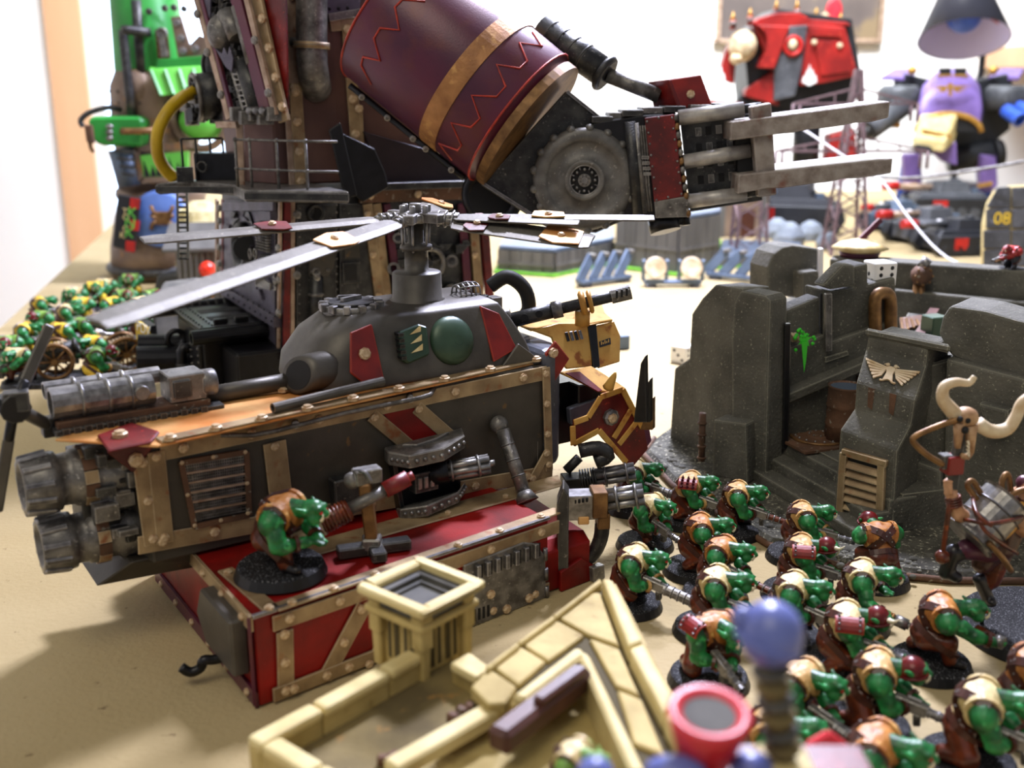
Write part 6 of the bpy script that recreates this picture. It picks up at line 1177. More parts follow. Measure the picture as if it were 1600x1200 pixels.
ga_ = part(gt, 'gun_arm', prism([GP(136, 186, 1.5), GP(146, 182, 1.5), GP(220, 182, 1.5), GP(224, 190, 1.5), GP(224, 224, 1.5), GP(218, 229, 1.5), GP(160, 228, 1.5), GP(146, 222, 1.5)], V((0, 3.4, 0)), 'green'), bev=.25, label='bright green arm housing'); part(ga_, 'rust_clamp', slab(GP, [(134, 195), (146, 195), (150, 224), (138, 222)], .5, 'baserust', 1.4), bev=.1)
for i in range(3): part(ga_, 'chrome_stud', ball(GP(171, 198+i*9, 1.6), (.35, .2, .25), 'silver', 10, 6))
part(ga_, 'braided_hose', tube([GP(190, 205, 1.8), GP(220, 205, 2.2), GP(242, 203, 1.5)], .3, 'brass', 8, 3)); part(ga_, 'cable', tube([GP(130, 198, 1), GP(126, 188, 1), GP(140, 176, .8), GP(170, 168, .5), GP(190, 172, 0)], .25, 'steel', 8, 4)); part(ga_, 'hook', tube([GP(140, 222, 1.3), GP(143, 234, 1.3), GP(147, 236, 1.3)], .18, 'brass', 6, 3))
bs = part(gt, 'belly_sign', slab(GP, [(220, 243), (296, 236), (296, 272), (226, 278)], .25, 'green_light', .4), bev=.04, label='pale green plate with dark zigzag teeth')
for i in range(7): part(bs, 'painted_tooth', prism([GP(226+i*9.5, 277-i*.8, .68), GP(235+i*9.5, 276-i*.8, .68), GP(224+i*10+(i % 2)*4, 250-i+(i % 2)*8, .68)], V((0, -.02, 0)), 'tank_dark'))
part(gt, 'belly_frame', *[strip(GP, a, b, .5, .3, 'rustplate', .4) for a, b in (((214, 232), (222, 282)), ((222, 282), (300, 277)), ((214, 232), (300, 226)))]); part(gt, 'belly_dome', ball(GP(318, 190, -1), (2.2, 1.6, 1.7), 'green_light', 16, 10)); part(gt, 'belly_ring', torus(GP(312, 186, -.4), (.2, 1, 0), 2.6, .4, 'rustplate', 24, 6))
part(gt, 'side_leg', cyl(GP(190, 232, 0), GP(205, 290, 0), 1.2, 'bluegrey', n=12), *[strip(GP, (180+i*4, 235+i*12), (212, 238+i*12), .25, .25, 'steel', 1.4) for i in range(4)])
sg_ = part(gt, 'sign_board', slab(GP, [(186, 303), (222, 309), (212, 395), (178, 384)], .4, 'tank_dark', 1.6), bev=.08, label='black sign with red checks and green and cream glyphs')
for i, (x, y) in enumerate(((211, 318), (211, 352), (204, 385))): part(sg_, 'red_check', slab(GP, [(x-7, y-9), (x+8, y-7), (x+6, y+9), (x-8, y+7)], .06, 'brightred', 2.0))
for i, (ch, x, y) in enumerate((('K', 206, 333), ('N', 203, 349), ('K', 202, 364))): text(sg_, ch, GP(x, y, 2.08), 1.3, 'green_light', (.98, 0, -.2), (.2, 0, .98), 'glyph')
for i, (ch, x, y) in enumerate((('T', 195, 331), ('O', 197, 340), ('C', 196, 358), ('K', 191, 368))): text(sg_, ch, GP(x, y, 2.08), .8, 'creamlight', (.98, 0, -.2), (.2, 0, .98), 'glyph')
dsh = part(gt, 'blue_shield', lathe(GP(252, 342, .8), (0, -1, .1), [(0, 2.6), (.4, 2.55), (.5, 2.2), (.35, .02)], 'bluedish', 28), label='blue round shield with brass spider emblem'); part(dsh, 'spider_body', box(GP(253, 341, 1.5), (1.5, .4, 1.2), 'brass'), bev=.1)
for sx in (-1, 1):
    for k in range(3): part(dsh, 'spider_leg', tube([GP(253+sx*8, 336+k*6, 1.5), GP(253+sx*14, 330+k*9, 1.7), GP(253+sx*17, 322+k*14+(8 if k == 2 else 0), 1.5)], .18, 'brass', 6, 3))
part(gt, 'rivet', *[ball(V((gx0+3.7*cos(a), GY+3.7*sin(a), z)), .16, 'steel', 6, 4) for a in (3.6, 4.1, 4.71, 5.3) for z in (9, 10, 11, 13, 14, 15, 16, 17)], kind='stuff')
# ---- foam rock, grey crates, red ball, card
fr0 = onz(316, 452, 0); fr0.z = 0; rs_ = []
random.seed(2)
for z, r in ((0, 2.4), (2, 2.3), (4, 2.4), (5.5, 2.1), (7, 1.8), (7.8, .8)): rs_.append([V((fr0.x+.4+r*(1+random.uniform(-.18, .18))*cos(2*pi*i/14), fr0.y+r*.7*(1+random.uniform(-.18, .18))*sin(2*pi*i/14), z)) for i in range(14)])
pm('foam', '#e2d8a8', '#c8b880', 1.5, .9, 0, 1.0, 5)
solo('foam_rock', 'pale yellow crumbly foam rock behind the red ball', 'rock', loft(rs_, 'foam', False), org=fr0)
cr = onz(316, 474, 0); cb = thing('corrugated_hut', 'grey weathered hut with ribbed sides leaning by the walker', 'building', cr)
part(cb, 'hut_wall', box(cr+V((0, 1, 2.2)), (4.2, 2.6, 4.4), 'plank', .3), bev=.05)
for i in range(9): q = cr+V((0, 1, 2.2))+MX.Rotation(.3, 3, 'Z')@V((-1.9+.47*i, -1.38, 0)); part(cb, 'rib', box(q, (.2, .2, 4.3), 'plank', .3))
part(cb, 'hut_roof', prism([cr+V((-2.6, -1.2, 4.4)), cr+V((2.4, -.2, 4.4)), cr+V((2.2, 2.8, 6.2)), cr+V((-2.8, 1.8, 6.2))], V((0, 0, .3)), 'plank'), bev=.04)
rbp = onz(324, 424, 3.2); solo('red_ball', 'shiny red ball resting beside the foam rock', 'ball', ball(ony(324, 421, cr.y-1.6), .68, 'redball', 20, 14), cyl(ony(324, 421, cr.y-1.6)-V((0, 0, .6)), V((rbp.x, cr.y-1.6, 0)), .12, 'brass', n=6))
wbk = onz(290, 556, 0); solo('weathered_block', 'worn grey block with moss streaks behind the upright card', 'terrain block', prism([V((p.x, p.y, .02)) for p in (onz(246, 575), onz(300, 560), onz(320, 520), onz(262, 530))], V((0, 0, 4.2)), 'dull_grey'), bev=.25)
sl = onz(290, 470, 0); solo('grey_hull', 'grey curved tank hull behind the rotor blade', 'vehicle', prism([sl+V((-3, 0, 0)), sl+V((4, 0, 0)), sl+V((4, 0, 2)), sl+V((0, 0, 2.6)), sl+V((-2.2, 0, 2.2))], V((0, 4, 0)), 'tankgrey'), bev=.3)
cq = onz(240, 596, 0); cdp = Plane((cq.x, cq.y, 0), (-.75, -.66, 0)); cardo = thing('upright_card', 'yellow printed card standing on edge beside the black foot', 'card', cq)
part(cardo, 'card_sheet', slab(cdp, [(213, 496), (233, 512), (246, 580), (229, 598), (222, 592)], .12, 'yellowflag'), label='yellow card with orange print'); part(cardo, 'card_print', slab(cdp, [(219, 523), (234, 530), (240, 560), (226, 566)], .02, 'orange_tan', .13)); text(cardo, 'PDV', cdp(224, 514, .16), .9, 'white', cdp(233, 512)-cdp(213, 496), V((0, 0, 1)), 'card_lettering')
part(cardo, 'card_back', slab(cdp, [(218, 490), (244, 508), (252, 580), (246, 580), (233, 512), (213, 496)], .5, 'pine_black', -.6))
# ---- hills with board sides
def hill(pts, h, lab, z0=0.0):
    g = [onz(x, y, 0) for x, y in pts]; c = sum(g, V((0, 0, 0)))/len(g); t = thing('boarded_hill', lab, 'hill', c)
    part(t, 'grass_edge', prism([c+(p-c)*1.1 for p in g], V((0, 0, .3)), 'grass')); part(t, 'hill_core', prism([c+(p-c)*.97+V((0, 0, .28)) for p in g], V((0, 0, h-.3)), 'plank'))
    part(t, 'hill_top', prism([V((p.x, p.y, h)) for p in [c+(q-c)*1.02 for q in g]], V((0, 0, .35)), 'bluegrey'), bev=.08)
    for i in range(len(g)):
        a, b = g[i], g[(i+1) % len(g)]
        if (a.y+b.y)/2 > c.y+1.5: continue
        L = (b-a).length; n = max(2, int(L/1.05)); d = (b-a)/n; nn = V((d.y, -d.x, 0)).normalized()
        if nn.dot(c-a) > 0: nn = -nn
        for k in range(n):
            q = a+d*k; part(t, 'board', prism([V((q.x, q.y, .3))+d*.04, V((q.x, q.y, .3))+d*.96, V((q.x, q.y, .3))+d*.96+nn*.2, V((q.x, q.y, .3))+d*.04+nn*.2], V((0, 0, h-.35)), 'plank'))
        part(t, 'crossbar', bar(V((a.x, a.y, h*.45))+nn*.22, V((b.x, b.y, h*.45))+nn*.22, .12, .3, 'plank', up=(0, 0, 1)))
    return t
hill([(781, 426), (866, 432), (958, 412), (955, 392), (800, 395)], 2.3, 'low grey boarded hill with grass edge under the rotor tip')
hill([(962, 418), (1058, 430), (1120, 418), (1120, 380), (970, 385)], 5.3, 'tall grey boarded hill behind the round lamps'); hill([(1122, 420), (1240, 412), (1250, 395), (1130, 390)], .8, 'flat grass edged hill beside the lattice mast')
# ---- searchlights
def lights(x, y, yaw, lab, n=2, w_=2.6):
    p = onz(x, y, 0); t = thing('searchlight_rack', lab, 'searchlight', p); R = MX.Rotation(radians(yaw), 3, 'Z')
    def q(a, b, c): return p+R@V((a, b, c))
    part(t, 'rack_base', bar(q(-w_, 0, .45), q(w_, 0, .45), 1.0, .35, 'bluegrey', up=(0, 0, 1)), *[box(q(sx*w_*.75, 0, .15), (.9, 1.2, .3), 'pine_black', radians(yaw)) for sx in (-1, 1)], bev=.05)
    if n == 4:
        t.name = 'plate_rack'; t['category'] = 'rack'
        for i in range(4):
            cx = -w_*.75+i*w_*.5; part(t, 'leaning_plate', bar(q(cx-.9, -.2, .5), q(cx+.9, .2, 2.7), .95, .3, 'bluegrey', up=R@V((0, -1, .2))), bev=.06); part(t, 'plate_cap', box(q(cx+.95, .22, 2.75), (.5, .9, .3), 'steel_light', radians(yaw)), bev=.05)
        return t
    for i in range(n):
        cx = -w_*.62+i*(w_*1.24)/(n-1); part(t, 'lamp', lathe(q(cx, -.3, 1.75), R@V((0, -1, .25)), [(-.7, .5), (0, .95), (.25, 1.0), (.25, .85), (.1, .02)], 'bone', 20), label='round cream lamp'); 
        for sx in (-1, 1): part(t, 'lamp_arm', bar(q(cx+sx*1.05, -.1, .6), q(cx+sx*1.05, -.3, 2.5), .3, .5, 'bluegrey'), bev=.05)
    return t
lights(1050, 448, 0, 'grey rack with two round cream lamps facing the bunker'); lights(944, 444, 35, 'blue-grey rack of four leaning plates before the low hill', 4, 3.0); lights(1155, 440, -35, 'blue-grey rack of four leaning plates by the bunker corner', 4, 3.2)
solo('clear_block', 'small pale clear plastic block lying on the bright sand', 'block', box(onz(972, 545, 0)+V((0, 0, .5)), (.9, .7, 1.0), 'bluegrey', .3), bev=.08)
# ---- far hut and lattice masts
fh = onz(1160, 372, 0); fht = thing('far_hut', 'dark boarded hut behind the tall hill', 'building', fh); part(fht, 'hut_body', box(fh+V((0, 3, 2.6)), (6, 5, 5.2), 'rustplate'), bev=.05); part(fht, 'hut_roof', box(fh+V((0, 3, 5.4)), (7.4, 6, .5), 'bluegrey'), bev=.1); part(fht, 'hut_door', box(fh+V((.6, .4, 1.6)), (1.6, .2, 3.2), 'strap'))
for sx in (-2.4, 2.4): part(fht, 'hut_post', box(fh+V((sx, .3, 2.6)), (.5, .3, 5.2), 'plank'))
def mast(x, y, topy, w0, w1, lab, arms=()):
    p = onz(x, y, 0); zt = ony(x, topy, p.y).z; t = thing('lattice_mast', lab, 'mast', p); n = int(zt/1.6)
    def c(k, z): s_ = (w0+(w1-w0)*z/zt)/2; return p+V(((-s_, s_, s_, -s_)[k], (-s_, -s_, s_, s_)[k], z))
    for k in range(4): part(t, 'mast_leg', bar(c(k, 0), c(k, zt), .3, .3, 'pylon'))
    for j in range(n):
        for k in range(4):
            z0, z1 = zt*j/n, zt*(j+1)/n; part(t, 'lattice_bar', bar(c(k, z0), c((k+1) % 4, z1), .16, .16, 'pylon') if j % 2 else bar(c((k+1) % 4, z0), c(k, z1), .16, .16, 'pylon'))
    for (az, al) in arms:
        for sx in (-1, 1):
            tip = p+V((sx*al, 0, az)); ro = p+V((sx*.4, 0, az)); ru = p+V((sx*.4, 0, az+1.5)); part(t, 'cross_arm', bar(ro+V((0, -.6, 0)), tip, .22, .22, 'pylon')); part(t, 'cross_arm', bar(ro+V((0, .6, 0)), tip, .22, .22, 'pylon')); part(t, 'cross_arm', bar(ru, tip, .22, .22, 'pylon'))
            for f_ in (.3, .6): part(t, 'lattice_bar', bar(ro.lerp(tip, f_), ru.lerp(tip, f_), .14, .14, 'pylon'))
            part(t, 'insulator', cyl(tip, tip-V((0, 0, 1.8)), .18, 'pylon', n=8)); part(t, 'insulator', cyl(tip-V((sx*.7, 0, 0)), tip-V((sx*.7, 0, 1.8)), .18, 'pylon', n=8))
    return t
m1 = onz(1318, 396, 0); mast(1318, 396, 108, 3.8, .5, 'tall rusty lattice power mast with two pairs of cross arms', ((ony(1318, 236, m1.y).z, 8.0), (ony(1318, 162, m1.y).z, 6.5)))
mast(1168, 402, 318, 3.2, 2.8, 'short rusty lattice stump in front of the far hut')
# ---- rocks
random.seed(30)
for i, (x, y, s_, lab) in enumerate(((1213, 372, 1.6, 'pale blue-grey boulder beside the black tank'), (1232, 382, 1.7, 'wide low pale boulder between two others'), (1265, 375, 1.5, 'upright pale boulder next to the lattice mast'), (1292, 388, 1.2, 'small pale boulder at the foot of the lattice mast'))):
    p = onz(x, y, 0); rr = [[p+V((s_*r*(1+random.uniform(-.2, .2))*cos(2*pi*k/9), s_*r*.8*(1+random.uniform(-.2, .2))*sin(2*pi*k/9), s_*z*1.5)) for k in range(9)] for z, r in ((0, 1), (.4, 1.05), (.8, .7), (1.0, .3))]
    pm('rock%d' % i, '#868e96', '#666e78', .6, .8, 0, .5, 4); solo('boulder', lab, 'rock', loft(rr, 'rock%d' % i, False), org=p, bev=.15, group='pale boulders')
# ---- tanks
def tank(x, y, yaw, s_, mat, lab, barrel='silver', red=True, gunl=6.0):
    p = onz(x, y, 0); t = thing('battle_tank', lab, 'tank', p); R = MX.Rotation(radians(yaw), 3, 'Z')
    def q(a, b, c): return p+R@V((a, b, c))*s_
    part(t, 'hull', loft([[q(a, b, z) for a, b in ((-4, -1.8), (4, -1.8), (4, 1.8), (-4, 1.8))] for z in (.6, 2.2)]+[[q(a*.85, b*.9, 2.8) for a, b in ((-4, -1.8), (4, -1.8), (4, 1.8), (-4, 1.8))]], mat, False), bev=.1)
    for sy in (-1, 1):
        tk = part(t, 'track', prism([q(a, sy*1.7, z) for a, z in ((-4.2, .05), (4.0, .05), (4.9, 1.0), (4.4, 2.3), (-4.4, 2.3), (-4.8, 1.2))], (R@V((0, sy*1.2, 0)))*s_, 'tank_dark'), bev=.12)
        for k in range(6): part(tk, 'road_wheel', cyl(q(-3.5+1.4*k, sy*2.85, .75), q(-3.5+1.4*k, sy*3.0, .75), .55*s_, mat, n=14))
        if red: part(tk, 'red_panel', prism([q(a, sy*2.92, z) for a, z in ((1.0, .8), (2.6, .8), (2.6, 2.1), (1.0, 2.1))], (R@V((0, sy*.08, 0)))*s_, 'brightred'))
    part(t, 'turret', loft([[q(a, b, 2.7) for a, b in ((-2, -1.5), (1.6, -1.5), (2.4, 0), (1.6, 1.5), (-2, 1.5))], [q(a*.8, b*.8, 4.0) for a, b in ((-2, -1.5), (1.6, -1.5), (2.4, 0), (1.6, 1.5), (-2, 1.5))]], mat, False), cyl(q(-.6, .2, 4.0), q(-.6, .2, 4.25), .6*s_, mat, n=14), bev=.1)
    g0 = part(t, 'gun_barrel', cyl(q(1.5, 0, 3.3), q(1.5+gunl*.7, 0, 3.4), .38*s_, barrel, n=12)); part(g0, 'muzzle', cyl(q(1.5+gunl*.7, 0, 3.4), q(1.5+gunl, 0, 3.45), .5*s_, 'brightred' if red else 'tank_dark', n=12)); part(t, 'headlight', ball(q(2.4, -1.0, 3.4), .35*s_, 'white', 10, 8))
    for k in range(4): part(t, 'stowage', box(q(-2.6+.7*k, (-1) ** k*.9, 3.0+.1*k), (.7*s_, .6*s_, .5*s_), ['bluegrey', mat, 'tank_dark', 'brightred'][k]), bev=.06)
    return t
tank(1228, 358, 165, 1.45, 'tank_dark', 'black tank with red gun beside the pale boulders', 'brightred', True, 3.0)
tank(1478, 338, 178, 1.2, 'tankgrey', 'grey heavy tank with red tipped silver barrel in the rear row', 'beige_strip'); tank(1452, 378, 200, 1.0, 'tankgrey', 'blue-grey tank between the mast and the numbered ruin', 'beige_strip'); tank(1400, 358, 215, .9, 'bluegrey', 'bluish tank close behind the lattice mast', 'tankgrey'); tank(1500, 395, 190, .95, 'tank_dark', 'dark tank with red side panels in front of the numbered ruin', 'tankgrey')
# ---- numbered ruin
rp_ = onz(1565, 416, 0); rw = thing('numbered_ruin', 'grey panelled ruin wall painted with yellow number 08', 'ruin', rp_); RP = Plane((0, rp_.y, 0), (-.1, -1, 0))
part(rw, 'ruin_core', slab(RP, [(1532, 418), (1533, 350), (1540, 318), (1550, 300), (1575, 290), (1660, 285), (1660, 425)], 1.0, 'creamlight', -1.1), bev=.08)
for r_, (y0, y1) in enumerate(((293, 324), (327, 356), (360, 388), (391, 416))):
    for c_, (x0, x1) in enumerate(((1540, 1578), (1581, 1620), (1623, 1655))):
        xa = x0+(18 if (r_ == 0 and c_ == 0) else 0)-(4 if (r_ > 1 and c_ == 0) else 0); part(rw, 'panel', slab(RP, [(xa, y0), (x1, y0-2), (x1, y1), (x0-(4 if (r_ > 1 and c_ == 0) else 0), y1)], .25, 'tankgrey'), bev=.05)
text(rw, '08', RP(1566, 342, .3), 1.6, 'yellowflag', (1, -.1, 0), (0, 0, 1), 'wall_number')
rz_ = PK(1580, 428); rsm = make_orc('tiny red armoured soldier standing on the bunker back wall', vest='brightred', skin='redtitan', pants='tank_dark', helm=True, weapon='combi', vox=.07, group='far soldiers'); rsm['category'] = 'miniature'; rsm.name = 'red_soldier_miniature'
rp3 = rz_+pkv*.8; rsm.location = V((rp3.x, rp3.y, rz_.z+.02))*S; rsm.rotation_euler = (0, 0, radians(-150)); rsm.scale = (.62, .62, .62)
# ---- red walker
RY = 146.0; QP = Plane((0, RY, 0), (0, -1, 0)); qo = QP(1225, 330); qo.z = 0
rt = thing('red_walker', 'huge red armoured walker with bone dog head and spired roof', 'walker', V((qo.x, RY+4, 0)))
def qs(name, pts, t, mat, off=0.0, lab=None, bev=.12): return part(rt, name, slab(QP, pts, t, mat, off), bev=bev, label=lab)
qs('body_core', [(1140, 60), (1190, 20), (1300, 35), (1320, 150), (1250, 170), (1150, 160)], 9, 'tank_dark', -9)
qs('chest', [(1228, 42), (1258, 40), (1248, 110), (1238, 150), (1205, 158), (1206, 108)], 1.5, 'tankgrey', 0); part(rt, 'skull_ring', torus(QP(1239, 72, 1.7), (0, 1, 0), 1.05, .3, 'brightred', 20, 6)); part(rt, 'skull_badge', ball(QP(1239, 70, 1.8), (.6, .4, .7), 'bone', 12, 8))
qs('red_flank', [(1170, 40), (1228, 42), (1204, 108), (1180, 106), (1190, 80)], 2.2, 'redtitan'); sh_ = qs('red_shoulder', [(1258, 38), (1312, 44), (1332, 118), (1278, 130), (1245, 134), (1252, 80)], 2.4, 'redtitan', 0, 'big red trapezoid shoulder armour')
part(sh_, 'shoulder_panel', slab(QP, [(1272, 62), (1315, 66), (1328, 112), (1282, 118)], .3, 'redtitan', 2.4), bev=.06); part(sh_, 'shoulder_band', slab(QP, [(1262, 42), (1312, 46), (1314, 58), (1266, 56)], .4, 'redtitan', 2.4), bev=.05); part(sh_, 'white_flame', prism([QP(x, y, 2.45) for x, y in ((1253, 128), (1264, 134), (1276, 128), (1274, 116), (1271, 119), (1270, 108), (1267, 112), (1265, 100), (1262, 113), (1260, 110), (1259, 120), (1256, 118))], V((0, -.1, 0)), 'white'))
for x, y in ((1272, 66), (1312, 71)): bolt(sh_, QP(x, y, 2.8), (0, -1, 0), .35, 'bone')
qs('left_flank', [(1146, 50), (1162, 60), (1145, 100), (1142, 132), (1118, 120), (1130, 80)], 2, 'redtitan'); part(rt, 'white_flame', prism([QP(x, y, 2.05) for x, y in ((1118, 120), (1126, 130), (1133, 124), (1131, 114), (1129, 116), (1126, 101), (1123, 113), (1121, 111))], V((0, -.1, 0)), 'white'))
part(rt, 'hood', loft([[QP(1145+40*cos(a)*.9+18, 62-28*sin(a), o_) for a in [pi*i/10 for i in range(11)]] for o_ in (0, 3.2)], 'redtitan', True, False, False), label='red arched hood'); part(rt, 'dog_head', ball(QP(1160, 72, 2.2), (1.8, 2.4, 2.0), 'bone', 18, 12), ball(QP(1150, 92, 3.2), (.8, 1.5, .7), 'bone', 12, 8), label='bone coloured dog head')
qs('roof', [(1168, 42), (1178, 30), (1205, 22), (1240, 22), (1258, 32), (1312, 36), (1320, 42), (1258, 46)], 3, 'redtitan', -2); 
for x, y in ((1145, 24), (1172, 18), (1213, 6), (1245, 6), (1275, 18), (1313, 26)): part(rt, 'spire', cyl(QP(x, y+22, -.5), QP(x, y+8, -.5), .4, 'redtitan', n=8), lathe(QP(x, y+9, -.5), (0, 0, 1), [(0, .4), (1.2, .03)], 'gold', 8), ball(QP(x, y+13, -.5), .5, 'steel_light', 8, 6))
qs('hip', [(1160, 140), (1205, 110), (1212, 165), (1160, 150)], 2, 'redtitan', -1); part(rt, 'weapon', cyl(QP(1162, 172, -1), QP(1110, 168, 2), 1.0, 'redtitan', n=14), cyl(QP(1168, 150, -2), QP(1160, 176, -1), 1.3, 'tank_dark', n=12)); qs('lower_hull', [(1150, 150), (1300, 130), (1310, 160), (1250, 190), (1160, 200)], 5, 'tank_dark', -6)
for x in (1175, 1262): part(rt, 'leg', cyl(QP(x, 170, -3), QP(x-4, 260, -3), 1.8, 'tank_dark', n=14), cyl(QP(x-4, 260, -3), V((QP(x-4, 260, -3).x, RY+3, .5)), 1.5, 'tankgrey', n=14), box(V((QP(x-4, 260, -3).x, RY+2, .6)), (4.5, 6, 1.2), 'tankgrey')); part(rt, 'shin_plate', slab(QP, [(x+25, 210), (x+62, 200), (x+70, 262), (x+40, 280), (x+20, 262)] if x > 1200 else [(x-20, 215), (x+10, 212), (x+8, 250), (x-14, 255)], 3.2, 'redtitan', -3.0), bev=.1)
# ---- purple walker
PY = 156.0; VP = Plane((0, PY, 0), (0, -1, 0)); vo = VP(1490, 340)
vt_ = thing('purple_walker', 'hunched purple and gold walker with a cream beaked head', 'walker', V((vo.x, PY+4, 0)))
def hoodr(y, xw, o_, xc, n=11): return [VP(xc+xw*cos(pi*i/(n-1)), y-.55*xw*sin(pi*i/(n-1)), o_) for i in range(n)]
part(vt_, 'carapace', loft([hoodr(205, 50, 5.5, 1482), hoodr(172, 52, 5.0, 1484), hoodr(142, 47, 2.5, 1486), hoodr(125, 34, -.5, 1488), hoodr(118, 16, -3, 1490)], 'purple', True, True), label='rounded purple carapace'); part(vt_, 'gold_trim', tube([p+V((0, -.1, 0)) for p in hoodr(206, 51, 5.5, 1482)], .42, 'gold', 8)); part(vt_, 'hood_cavity', loft([hoodr(206, 47, 5.55, 1482), hoodr(206, 5, 5.55, 1482)], 'blackflat', False, False, False))
for sx in (-1, 1): part(vt_, 'roof_window', slab(VP, [(1488+sx*3, 106), (1488+sx*22, 106), (1488+sx*20, 116), (1488+sx*3, 116)], .3, 'blackflat', 2.2), bev=.03); part(vt_, 'window_trim', strip(VP, (1488+sx*1, 118), (1488+sx*24, 118), .3, .3, 'gold', 2.6))
em = part(vt_, 'gold_wings', *[cat(*[prism([VP(1484+sx*(3+k), 134+k*2, 6.2), VP(1484+sx*(5+k), 138+k*2, 6.2), VP(1484+sx*(36-k*5), 133+k*4, 6.0)], V((0, -.25, 0)), 'gold') for k in range(4)]) for sx in (-1, 1)], prism([VP(1480, 130, 6.2), VP(1488, 130, 6.2), VP(1486, 150, 6.2), VP(1482, 150, 6.2)], V((0, -.3, 0)), 'gold'), label='gold winged emblem')
part(vt_, 'beak_head', loft([[VP(1440, 165, 4), VP(1500, 165, 4), VP(1498, 200, 4), VP(1438, 200, 4)], [VP(1436, 185, 6), VP(1496, 178, 6), VP(1490, 226, 6), VP(1436, 218, 6)], [VP(1425, 215, 8.5), VP(1478, 222, 8.5), VP(1474, 240, 8.5), VP(1425, 232, 8.5)]], 'creamlight', False), bev=.3, label='cream beaked head'); part(vt_, 'beak_jaw', slab(VP, [(1424, 224), (1450, 228), (1452, 240), (1428, 240)], 1.6, 'tank_dark', 7.5), bev=.2); part(vt_, 'head_trim', strip(VP, (1440, 205), (1484, 214), .6, .5, 'gold', 7.4)); part(vt_, 'chin_plate', slab(VP, [(1452, 236), (1490, 220), (1492, 258), (1470, 252)], 1.0, 'purple', 5), bev=.15)
part(vt_, 'torso', slab(VP, [(1420, 140), (1560, 140), (1560, 200), (1500, 250), (1450, 240)], 4, 'tank_dark', -5), bev=.2)
for sx, x in ((-1, 1405), (1, 1572)):
    part(vt_, 'shoulder_strut', bar(VP(x, 132, -2), VP(1484, 150, -2), 2.2, 3.0, 'tank_dark'), bev=.2); part(vt_, 'wing_post', cyl(VP(x, 124, -2), VP(x, 150, -2), .8, 'tank_dark', n=10)); part(vt_, 'shoulder_disc', lathe(VP(x, 145, 1), (0, 0, 1), [(-2.4, 2.0), (-2.0, 2.6), (.4, 2.8), (1.0, 2.2), (1.0, .02)], 'tankgrey', 22)); part(vt_, 'shoulder_wing', prism([VP(x-30, 126, -1), VP(x+20, 126, -1), VP(x+28, 112, -4), VP(x-8, 112, -4)], V((0, 0, .5)), 'purple'), bev=.1); part(vt_, 'gold_ball', ball(VP(x-sx*20, 110, 0), .6, 'gold', 12, 8))
part(vt_, 'left_gun', cyl(VP(1412, 165, 3), VP(1356, 205, 6), 1.5, 'tankgrey', n=14), cyl(VP(1372, 192, 5), VP(1346, 212, 6.5), .7, 'steel', n=12), *[cyl(VP(1385+i*6, 165, 3), VP(1385+i*6, 200, 3), .35, 'gold', n=8) for i in range(4)]); part(vt_, 'right_gun', box(VP(1600, 170, 2), (6, 3, 1.2), 'gold'), bev=.2); part(vt_, 'right_gun_barrel', pipe(VP(1572, 172, 3), VP(1594, 188, 5.5), 1.0, .7, 'bluebright', 14, .8)); part(vt_, 'right_gun_barrel', pipe(VP(1590, 166, 3), VP(1612, 180, 5.5), .9, .6, 'bluebright', 14, .8))
part(vt_, 'hip', cyl(VP(1480, 250, -1), VP(1550, 240, 0), 1.7, 'tank_dark', n=16), cyl(VP(1552, 240, 0), VP(1564, 238, 0), 1.9, 'blackflat', n=16))
for x, x2 in ((1535, 1545), (1418, 1412)): part(vt_, 'leg_armour', slab(VP, [(x-12, 240), (x+15, 238), (x+18, 290), (x+5, 300), (x-10, 296)], 1.6, 'purple', 0), bev=.3, label='purple leg plate with gold trim'); part(vt_, 'leg', cyl(VP(x, 260, -1), V((VP(x2, 330, 0).x, PY+1, .6)), 1.0, 'bluebright', n=12), box(V((VP(x2, 330, 0).x, PY, .6)), (4, 6, 1.2), 'tankgrey')); part(vt_, 'leg_trim', strip(VP, (x-8, 290), (x+14, 286), .5, .4, 'gold', 1.7))
# ---- room things: lamp, picture, shelf, cable
LY = 180.0; lc = ony(1508, 45, LY); lt_ = thing('desk_lamp', 'black cone desk lamp with lilac inside over the purple walker', 'lamp', V((lc.x+3, LY+6, 0)))
ldn = V((-.08, -.42, -.9)).normalized(); la0 = ony(1506, 62, LY)
part(lt_, 'shade', loft([ring(la0-ldn*13, ldn, 1.9, 32), ring(la0, ldn, 7.05, 32), ring(la0, ldn, 6.9, 32), ring(la0-ldn*12.6, ldn, 1.7, 32)], 'lampblack', True, False), label='black cone shade'); part(lt_, 'shade_lining', loft([ring(la0-ldn*.05, ldn, 6.85, 32), ring(la0-ldn*12.4, ldn, 1.6, 32)], 'lampinner', True, False)); part(lt_, 'bulb', ball(la0-ldn*4.2, 2.8, 'bluebright', 18, 12), label='blue daylight bulb'); part(lt_, 'stem', tube([la0-ldn*13, la0-ldn*14.5+V((2, 2, 0)), ony(1528, 60, LY+8), ony(1533, 112, LY+6), V((lc.x+3, LY+6, 1))], .55, 'lampblack', 10, 3)); part(lt_, 'lamp_base', lathe(V((lc.x+3, LY+6, 0)), (0, 0, 1), [(0, 5), (.8, 5), (1.4, 4), (1.4, .02)], 'lampblack', 32)); part(lt_, 'sticker', slab(Plane(la0-ldn*6+V((2.5, -2.6, 0)), (.5, -.8, .4)), [(1533, 18), (1556, 28), (1560, 38), (1538, 24)], .1, 'brightred'))
pf = ony(1248, 10, YB-1.5); pa_, pb__ = ony(1118, 68, YB-1.5), ony(1378, 64, YB-1.5); pic = thing('framed_picture', 'dark framed painting with pink figure hanging on the white wall', 'picture', V((pf.x, YB-1, pa_.z))); PI_ = Plane((0, YB-1.5, 0), (0, -1, 0))
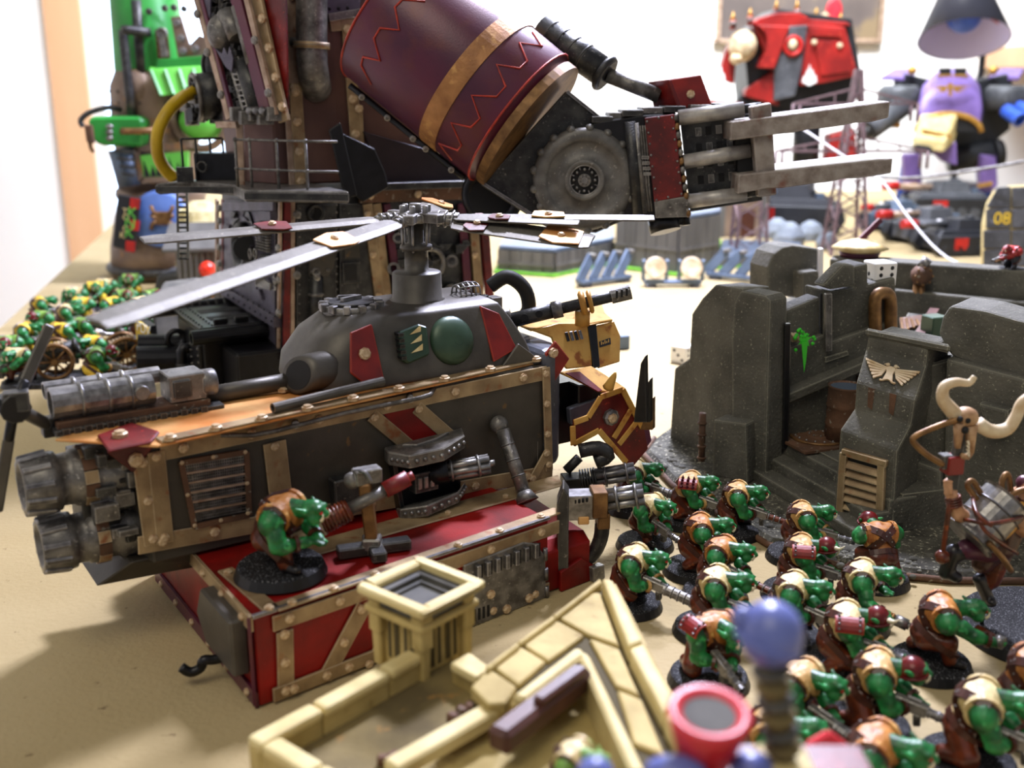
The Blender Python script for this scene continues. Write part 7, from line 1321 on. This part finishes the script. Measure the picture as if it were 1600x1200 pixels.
pm('painting', '#4c4340', '#6c605a', .06, .6, c3='#7c6a50', sc3=.12, t3=.55, w3=.1); pw, ph = pb__.x-pa_.x, 30.0
part(pic, 'canvas', box((pf.x, YB-1.0, pa_.z+ph/2), (pw-1, .8, ph-1), 'painting')); part(pic, 'pink_figure', ball(PI_(1303, 18, .0), (1.5, .15, 2.2), 'pinkred', 14, 8), ball(PI_(1292, 26, .0), (1.1, .12, .8), 'bone', 10, 6))
for c_, s_ in (((pf.x, YB-1.2, pa_.z+.4), (pw, 1.4, .8)), ((pf.x, YB-1.2, pa_.z+ph-.4), (pw, 1.4, .8)), ((pa_.x+.4, YB-1.2, pa_.z+ph/2), (.8, 1.4, ph)), ((pb__.x-.4, YB-1.2, pa_.z+ph/2), (.8, 1.4, ph))): part(pic, 'frame_side', box(c_, s_, 'beige_strip'), bev=.15)
sf = ony(1600, 90, YB-8); shf = solo('wall_shelf', 'light wooden wall shelf end at the picture edge', 'shelf', box(V((sf.x+14, YB-9, sf.z)), (36, 18, 3.6), 'frame_wood'), bev=.2)
solo('black_radio', 'small black box lying on the wooden wall shelf', 'radio', box(V((sf.x+8, YB-12, sf.z+3.6)), (14, 8, 3.4), 'pine_black'), cyl(V((sf.x+1.5, YB-16.05, sf.z+3.6)), V((sf.x+1.5, YB-16.3, sf.z+3.6)), .8, 'silver', n=12), bev=.3)
CYb = 96.0
solo('white_cable', 'white cable drooping from the lattice mast across to the ruin', 'cable', tube([ony(1246, 196, 108), ony(1290, 225, 106), ony(1340, 258, 104), ony(1380, 285, 102), ony(1420, 340, 99), ony(1470, 395, 95), ony(1530, 426, 91), ony(1600, 443, 88), ony(1700, 455, 86)], .09, 'whitewire', 8, 6), org=(60, 88, 0)); solo('grey_cable', 'grey cable stretched from the lattice mast past the purple walker', 'cable', tube([ony(1330, 270, 108), ony(1380, 277, 106), ony(1440, 277, 104), ony(1520, 266, 102), ony(1600, 252, 100), ony(1720, 225, 98)], .15, 'steel_light', 8, 6), org=(60, 98, 0))
